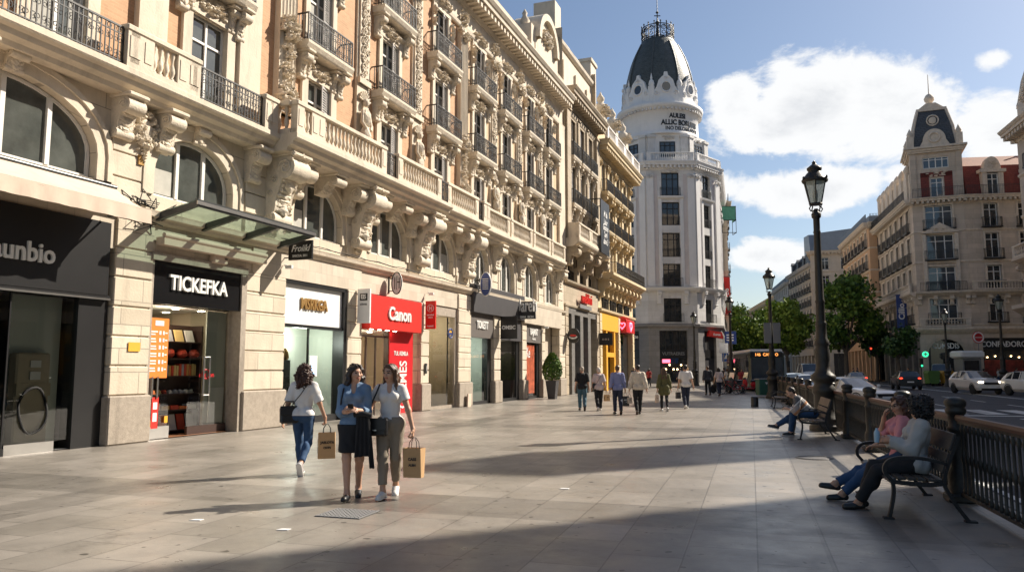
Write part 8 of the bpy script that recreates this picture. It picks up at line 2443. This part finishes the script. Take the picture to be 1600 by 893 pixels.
m = MB(); m.bbox(-.035, .035, -.005, .005, -.055, .055, .003); o = m.obj('phone', M['black'], None, w2(LB, RB, (0, -.315, 1.165)), RB + .3); o.rotation_euler = (R(50), 0, RB); tag(o, 'dark phone held in both hands by the woman in denim', 'phone')
m = MB()
pts = []
NU, NV = 14, 22
for i in range(NV + 1):
 t_ = i / NV
 for j in range(NU + 1):
  u_ = j / NU - .5
  zz = 1.05 - .50 * t_ - (.14 * t_ * (u_ > .25)); fold = .018 * math.sin(j * 1.9 + t_ * 3) * (0.4 + t_)
  pts.append((.135 + u_ * (.16 + .09 * t_) + .03 * t_, -.205 + fold - .015 * t_, zz - .03 * abs(u_)))
m.add(pts, [(i * (NU + 1) + j, i * (NU + 1) + j + 1, (i + 1) * (NU + 1) + j + 1, (i + 1) * (NU + 1) + j) for i in range(NV) for j in range(NU)], True)
m.add([(p[0] + .004, p[1] + .05, p[2]) for p in pts], [(i * (NU + 1) + j, (i + 1) * (NU + 1) + j, (i + 1) * (NU + 1) + j + 1, i * (NU + 1) + j + 1) for i in range(NV) for j in range(NU)], True)
m.tube([(.03, -.21, 1.06), (.14, -.235, 1.075), (.235, -.2, 1.05)], .035, 8)
tag(m.obj('draped_cardigan', C['black'], None, (LB[0], LB[1], 0), RB), 'black cardigan draped over the forearm of the woman in denim', 'cardigan')
m = MB(); m.tube([(-.13, .06, 1.42), (-.125, -.02, 1.44), (-.13, -.09, 1.36), (-.15, -.11, 1.25), (-.165, -.07, 1.14), (-.16, .05, 1.1), (-.14, .12, 1.25), (-.13, .06, 1.42)], .011, 5, flat=.6); m.lump((-.13, .15, 1.12), (.12, .05, .13), .05); tag(m.obj('shoulder_bag', M['leather'], None, (LB[0], LB[1], 0), RB), 'dark strap bag on the right shoulder of the woman in denim', 'handbag')
# woman in white top
LC, RC = (-1.58, 10.1), -.05
JC = pose(1.69, 'f', lean=.0, head=(-.42, .04), ankL=(.04, .22, .12), ankR=(-.04, -.20, .08), ftL=(.1, -.9, -.4), ftR=(-.12, -1, .02), wrL=(.31, -.03, .83), wrR=(-.235, -.13, .99), elbL=(.6, .9, -.2), elbR=(-.6, .9, -.1))
person('woman in a white short sleeved top and taupe trousers with long brown hair', LC, RC, JC, dict(skin=(.52, .30, .195), top=dict(mat=C['white'], sleeve=.52, hem=-.05, ease=.012, off=.008, wob=.004, vneck=True, name='shirt'), legs=dict(mat=C['taupe'], end=1.80, ease=.005, flare=.002, rise=.085, off=.012), shoes=dict(mat=SH['white'], sole=SH['white']), hair=dict(k='long', mat=HR['brown'], len=1.0, front=1.5), handL=dict(d=(.05, -.1, -1), curl=1.35, n=(-1, 0, 0)), handR=dict(d=(.25, -.75, -.45), n=(.3, .1, -1), curl=.5)), .0075)
paper_bag(w2(LC, RC, (.325, -.05, .755)), -.25, 'brown paper shopping bag with a blue label carried by the woman in white', w=.24, h=.37, words=('CAS5', 'ALBN'))
o = tag(MB().obj('tmp', M['white']), None, None); bpy.data.objects.remove(o)
T = thing('shoulder_bag', 'black flap handbag at the right hip of the woman in white', 'handbag', (LC[0], LC[1], 0), RC)
m = MB(); m.T = Matrix.Translation((-.15, -.185, .905)) @ Matrix.Rotation(-.15, 4, 'Z'); m.bbox(-.16, .16, -.05, .05, -.12, .10, .022); m.bbox(-.165, .165, -.064, -.048, -.05, .105, .006); part(m, 'bag_body', M['leather'], T)
m = MB(); m.T = Matrix.Translation((-.15, -.255, .86)); m.box(-.025, .025, -.0, .006, -.008, .008); part(m, 'clasp', M['steel'], T)
m = MB(); m.tube([(-.29, -.16, .99), (-.235, -.13, 1.15), (-.165, -.115, 1.32), (-.135, -.06, 1.43), (-.14, .03, 1.43), (-.18, .09, 1.3), (-.26, .06, 1.1), (-.30, -.1, .99)], .011, 5, flat=.6); part(m, 'strap', M['leather'], T)
# ---- strollers seen from behind
def walker(label, loc, H, sex, look, ph=1, head=0.0, hdg=0.0, arms=None, h=.0105, build=1.0, **kw):
 a, b_ = (-.17, .24) if ph > 0 else (.24, -.17)
 def ank(x, y): return (x, y, .08 if y < 0 else .13)
 arms = arms or {}
 J = pose(H, sex, lean=.03, head=(head, .03), ankL=ank(.07, a), ankR=ank(-.07, b_), ftL=(.1, -1, 0) if a < 0 else (.05, -.8, -.6), ftR=(-.1, -1, 0) if b_ < 0 else (-.05, -.8, -.6),
             wrL=arms.get('L', (.285 * H / 1.68, .10 * ph, .82 * H / 1.68)), wrR=arms.get('R', (-.285 * H / 1.68, -.10 * ph, .82 * H / 1.68)), build=build)
 return person(label, loc, math.pi + hdg, J, look, h, **kw)
def gp(px, py): return gnd(px, py)
def shoes(k, sole=None): return dict(mat=SH[k], sole=SH[sole] if sole else None)
W1 = (2.77, 30.6); walker('grey haired man from behind in black shirt and faded blue jeans, leftmost of the strollers', W1, 1.72, 'm', dict(top=dict(mat=C['black'], sleeve=.95, hem=.12, ease=.016, off=.014), legs=dict(mat=C['teal'], ease=.012), shoes=shoes('black'), hair=dict(k='short', mat=HR['grey'])), 1, -.2, .02, build=1.06)
W2 = (3.42, 30.5); walker('white haired stroller in a pale rose shirt with a crossbody strap and tan bag', W2, 1.68, 'f', dict(top=dict(mat=C['rose'], sleeve=.9, hem=.14, ease=.016, off=.014), legs=dict(mat=C['black'], ease=.008), shoes=shoes('white'), hair=dict(k='short', mat=HR['white'])), -1, .1, .0, build=1.1)
m = MB(); m.tube([(.13, .17, 1.02), (.02, .165, 1.22), (-.1, .1, 1.40), (-.1, -.02, 1.42), (0, -.15, 1.25), (.15, -.12, 1.0)], .014, 5, flat=.5); m.bbox(.12, .26, -.06, .10, .88, 1.06, .02); tag(m.obj('crossbody_bag', M['leather'], None, (W2[0], W2[1], 0), math.pi), 'dark crossbody bag on the white haired stroller', 'bag')
paper_bag(w2(W2, math.pi, (-.30, .1, .76)), .5, 'small tan paper bag carried by the white haired stroller', w=.22, h=.25, words=('SOL', '3'))
W3 = (3.83, 28.1); walker('man from behind in a lavender blue shirt and navy trousers carrying a dark bag', W3, 1.76, 'm', dict(top=dict(mat=C['lav'], sleeve=1.75, hem=.10, ease=.012, off=.012), legs=dict(mat=C['navy'], ease=.010), shoes=shoes('black'), hair=dict(k='short', mat=HR['brown']), handR=dict(curl=1.3)), 1, .0, .05, build=1.04)
paper_bag(w2(W3, math.pi + .05, (-.30, -.1, .78)), .3, 'dark printed shopping bag carried by the man in lavender blue', w=.26, h=.36, m_='charcoal', printcol='letter_white', words=('MODA', '12'))
W4 = (4.57, 28.1); walker('dark haired man from behind in a cream jacket and black trousers', W4, 1.78, 'm', dict(top=dict(mat=C['cream'], sleeve=1.95, hem=.10, ease=.022, off=.016, wob=.006), legs=dict(mat=C['black'], ease=.008), shoes=shoes('black'), hair=dict(k='short', mat=HR['dark'])), -1, .15, -.03, build=1.06)
paper_bag(w2(W4, math.pi, (.30, -.08, .74)), .2, 'pale small shopping bag carried by the man in cream', w=.18, h=.22, m_='canvas', words=('ZO', '1'))
W5 = (5.93, 30.2); walker('woman from behind in an olive coat and black leggings with long brown hair', W5, 1.68, 'f', dict(top=dict(mat=C['olive'], sleeve=1.9, ease=.02, off=.018, skirt=.42, flare=.03, hem=.34, wob=.006, name='coat'), legs=dict(mat=C['black'], ease=.0), shoes=shoes('white', 'white'), hair=dict(k='long', mat=HR['brown'], len=1.3)), 1, -.2, .0)
paper_bag(w2(W5, math.pi, (.30, .1, .76)), .1, 'pale narrow shopping bag carried by the woman in olive', w=.13, h=.3, m_='canvas', words=('CLO', '8'))
W6 = (7.2, 32.1); walker('man from behind in a white T-shirt and dark jeans, rightmost of the strollers', W6, 1.80, 'm', dict(top=dict(mat=C['white'], sleeve=.8, hem=.10, ease=.018, off=.012), legs=dict(mat=C['navy'], ease=.010), shoes=shoes('white', 'white'), hair=dict(k='short', mat=HR['black'])), -1, -.1, -.05, build=1.03)
paper_bag(w2(W6, math.pi, (.30, -.08, .8)), .3, 'small black bag carried by the man in the white T-shirt', w=.2, h=.26, m_='charcoal', printcol='grey', words=('AX', '7'))
W7 = (12.35, 48.8); walker('man in a dark jacket walking away, farther off before the tower doorway', W7, 1.80, 'm', dict(top=dict(mat=C['dark'], sleeve=1.95, hem=.14, ease=.03, off=.02), legs=dict(mat=C['black'], ease=.01), shoes=shoes('black'), hair=dict(k='short', mat=HR['brown'])), 1, h=.014)
W8 = (12.55, 46.9); walker('woman in a pale top and dark jeans walking away beside the parked bicycles', W8, 1.70, 'f', dict(top=dict(mat=C['rose'], sleeve=.9, hem=.1, ease=.02, off=.014), legs=dict(mat=C['navy'], ease=.004), shoes=shoes('black'), hair=dict(k='wavy', mat=HR['black'])), -1, h=.014)
# people farther off, copied from a few coarse figures
FARP = []
for i, (sex, tp, lg, hr_) in enumerate((('m', 'dark', 'black', 'dark'), ('f', 'white', 'jeans', 'brown'), ('m', 'navy', 'taupe', 'black'), ('f', 'redc', 'black', 'dark'))):
 FARP.append((sex, tp, lg, hr_))
far_spots = [((10.4, 66), .2, 0, 'distant passer-by in dark clothes at the left of the tower doorway'), ((12.4, 70), 3.3, 3, 'distant woman in a red top at the tower doorway'), ((13.9, 64), 3.0, 2, 'distant passer-by in navy behind the woman in olive'), ((15.3, 69), .4, 1, 'distant woman in white standing before the tower doorway'), ((17.0, 61), 3.1, 1, 'distant woman in white just right of the man in the dark jacket'), ((18.1, 66), 2.9, 0, 'distant man in dark clothes before the right tower corner'), ((16.6, 56), .1, 3, 'distant woman in red left of the bus front'),
             ((38.0, 86), 1.2, 0, 'tiny pedestrian in dark clothes under the small round tree'), ((38.9, 87), 4, 2, 'tiny pedestrian in navy near the small round tree'), ((41.6, 83.2), 1.6, 3, 'tiny pedestrian in red left of the green bin'), ((42.6, 83.0), 4.4, 0, 'tiny pedestrian in dark left of the arched entrance'), ((46.5, 83.2), 1.6, 2, 'tiny pedestrian in navy right of the white van'), ((47.0, 82.4), 4.6, 0, 'tiny pedestrian in dark clothes beside the kiosk'), ((49.8, 81.6), 1.5, 3, 'tiny pedestrian in red before the lit shop window'), ((51.0, 81.0), 4.7, 1, 'tiny pedestrian in white before the right shop'), ((52.6, 80.6), 1.8, 0, 'tiny pedestrian in dark at the far right shop'), ((36.0, 92), 3.3, 1, 'tiny pedestrian in white beside the big tree')]
_fp = {}
for (loc, rz, k, lb) in far_spots:
 if k not in _fp:
  sex, tp, lg, hr_ = FARP[k]
  J = pose(1.74 if sex == 'm' else 1.66, sex, lean=.02, ankL=(.07, -.14, .08), ankR=(-.07, .2, .12))
  _fp[k] = person(lb, loc, rz, J, dict(top=dict(mat=C[tp], sleeve=1.8 if sex == 'm' else .8, hem=.1, ease=.02, off=.016), legs=dict(mat=C[lg], ease=.008), shoes=shoes('black'), hair=dict(k='short' if sex == 'm' else 'wavy', mat=HR[hr_])), .018)
 else:
  c = copy_tree(_fp[k]); c.location = (*loc, 0); c.rotation_euler = (0, 0, rz); c['label'] = lb

# ---- people on the benches (bench frame: x toward the viewer, facing -y)
def bench_loc(B_, x, y=0): return w2(B_, BRZ, (x, y, 0))[:2]
# nearer woman
LD = bench_loc(BENCH1, .40)
JD = pose(1.66, 'f', pelvis=(0, .06, .545), lean=-.16, head=(-.62, .02), ankL=(.02, -.56, .085), ankR=(-.14, -.50, .085), ftL=(.05, -1, -.05), ftR=(-.05, -1, -.05), kneeL=(.05, -.5, 1), kneeR=(-.05, -.5, 1), wrL=(.03, -.19, .80), wrR=(-.16, -.20, .78), elbL=(.4, .6, -.6), elbR=(-.4, .5, -.6), build=1.08)
person('seated woman with short dark curly hair and a pale grey cardigan, nearest on the bench', LD, BRZ, JD, dict(skin=(.40, .215, .135), top=dict(mat=C['grey'], sleeve=1.92, hem=.09, ease=.018, off=.02, wob=.007, name='cardigan'), legs=dict(mat=C['black'], end=1.93, ease=.012), shoes=dict(mat=SH['black'], low=True), hair=dict(k='afro', mat=HR['black']), handL=dict(d=(-.5, -.8, .1), n=(-.6, .3, -.3), curl=.9), handR=dict(d=(.4, -.85, .1), n=(.6, .3, -.2), curl=.9)), .0075)
m = MB(); m.lathe([(.031, 0), (.033, .02), (.033, .11), (.03, .125), (.014, .15), (.014, .165), (.0, .166)], 14); tag(m.obj('water_bottle', [mat('pale_blue_plastic', (.30, .46, .58), .2, var=.1)], None, w2(LD, BRZ, (-.07, -.31, .77)), 0), 'small pale blue bottle held by the seated woman in grey', 'bottle')
# farther woman
LE = bench_loc(BENCH1, -.22)
JE = pose(1.67, 'f', pelvis=(0, .04, .545), lean=-.06, head=(.35, .12), ankL=(.05, -.66, .085), ankR=(-.0, -.80, .17), ftL=(.0, -1, -.03), ftR=(-.05, -1, .12), kneeL=(.05, -.5, 1), kneeR=(-.02, -.5, 1), wrL=(.11, -.24, .70), wrR=(-.06, -.12, 1.0), elbL=(.5, .6, -.5), elbR=(-.5, -.3, -.9))
person('seated woman with glasses and a pink top holding a hand to her mouth', LE, BRZ, JE, dict(skin=(.45, .25, .16), top=dict(mat=C['pink'], sleeve=.9, hem=.09, ease=.015, off=.014, wob=.007, name='blouse'), legs=dict(mat=C['jeans'], end=1.9, ease=.008), shoes=dict(mat=SH['black'], low=True), hair=dict(k='wavy', mat=HR['auburn']), handR=dict(d=(.32, .10, .95), n=(.3, .9, 0), curl=.55), handL=dict(d=(-.4, -.8, -.2), curl=.6, n=(0, .2, -1))), .0075)
hC, hRm = JE['hC'], JE['hR']
m = MB()
for sg in (-1, 1):
 pts = [hC + hRm @ V3(sg * .032 + .022 * math.cos(a), -.100, .004 + .018 * math.sin(a)) for a in [k * math.pi / 8 for k in range(16)]]; m.tube(pts, .0028, 4, closed=True)
 m.tube([hC + hRm @ V3(sg * .054, -.099, .008), hC + hRm @ V3(sg * .078, -.03, .010), hC + hRm @ V3(sg * .078, .02, .004)], .0028, 4)
m.tube([hC + hRm @ V3(-.010, -.101, .006), hC + hRm @ V3(.010, -.101, .006)], .0028, 4)
tag(m.obj('glasses', M['black'], None, (*LE, 0), BRZ), 'dark framed glasses worn by the seated woman in pink', 'glasses')
# man in stripes
LF = bench_loc(BENCH2, -.15)
stripe = bpy.data.materials.new('striped_knit'); stripe.use_nodes = True
def stripe_nodes():
 nt = stripe.node_tree; N, L = nt.nodes, nt.links; b_ = N['Principled BSDF']; b_.inputs['Roughness'].default_value = .9
 tc = N.new('ShaderNodeTexCoord'); mp = N.new('ShaderNodeVectorMath'); mp.operation = 'DOT_PRODUCT'
 up = JF['up']; L.new(tc.outputs['Object'], mp.inputs[0]); mp.inputs[1].default_value = tuple(up)
 sub = N.new('ShaderNodeMath'); sub.operation = 'SUBTRACT'; L.new(mp.outputs['Value'], sub.inputs[0]); sub.inputs[1].default_value = float(JF['P'] @ up)
 dv = N.new('ShaderNodeMath'); dv.operation = 'DIVIDE'; L.new(sub.outputs[0], dv.inputs[0]); dv.inputs[1].default_value = .56
 rp = N.new('ShaderNodeValToRGB'); rp.color_ramp.interpolation = 'CONSTANT'
 e = rp.color_ramp.elements; e[0].position = 0; e[0].color = (.012, .012, .014, 1); e[1].position = .22; e[1].color = (.26, .25, .25, 1)
 for p_, c_ in ((.38, (.60, .56, .52, 1)), (.43, (.42, .20, .10, 1)), (.54, (.26, .25, .25, 1)), (.72, (.62, .60, .58, 1)), (.77, (.10, .10, .11, 1))):
  q = e.new(p_); q.color = c_
 L.new(dv.outputs[0], rp.inputs[0]); L.new(rp.outputs[0], b_.inputs['Base Color'])
JF = pose(1.78, 'm', pelvis=(0, .05, .555), lean=.78, head=(.05, .55), ankL=(.10, -.46, .085), ankR=(-.05, -.78, .24), ftL=(.05, -1, 0), ftR=(-.02, -1, .22), kneeL=(.1, -.5, 1), kneeR=(-.1, -.5, 1), wrL=(.06, -.50, .66), wrR=(-.08, -.50, .66), elbL=(.6, .5, -.7), elbR=(-.6, .5, -.7))
stripe_nodes()
person('seated man in a striped sweater bending over a phone in his hands', LF, BRZ, JF, dict(skin=(.50, .30, .21), top=dict(mat=stripe, sleeve=1.6, hem=.06, ease=.018, off=.016, wob=.006, name='sweater'), legs=dict(mat=C['jeans'], end=1.93, ease=.014), shoes=dict(mat=SH['black'], sole=SH['white']), hair=dict(k='short', mat=HR['dark']), handL=dict(d=(-.35, -.9, .1), n=(-.3, .5, -.8), curl=.9), handR=dict(d=(.35, -.9, .1), n=(.3, .5, -.8), curl=.9)), .009)
m = MB(); m.bbox(-.04, .04, -.005, .005, -.075, .075, .003); o = m.obj('phone', M['black'], None, w2(LF, BRZ, (-.01, -.60, .71)), 0); o.rotation_euler = (R(35), 0, BRZ); tag(o, 'dark phone in the hands of the seated man in stripes', 'phone')
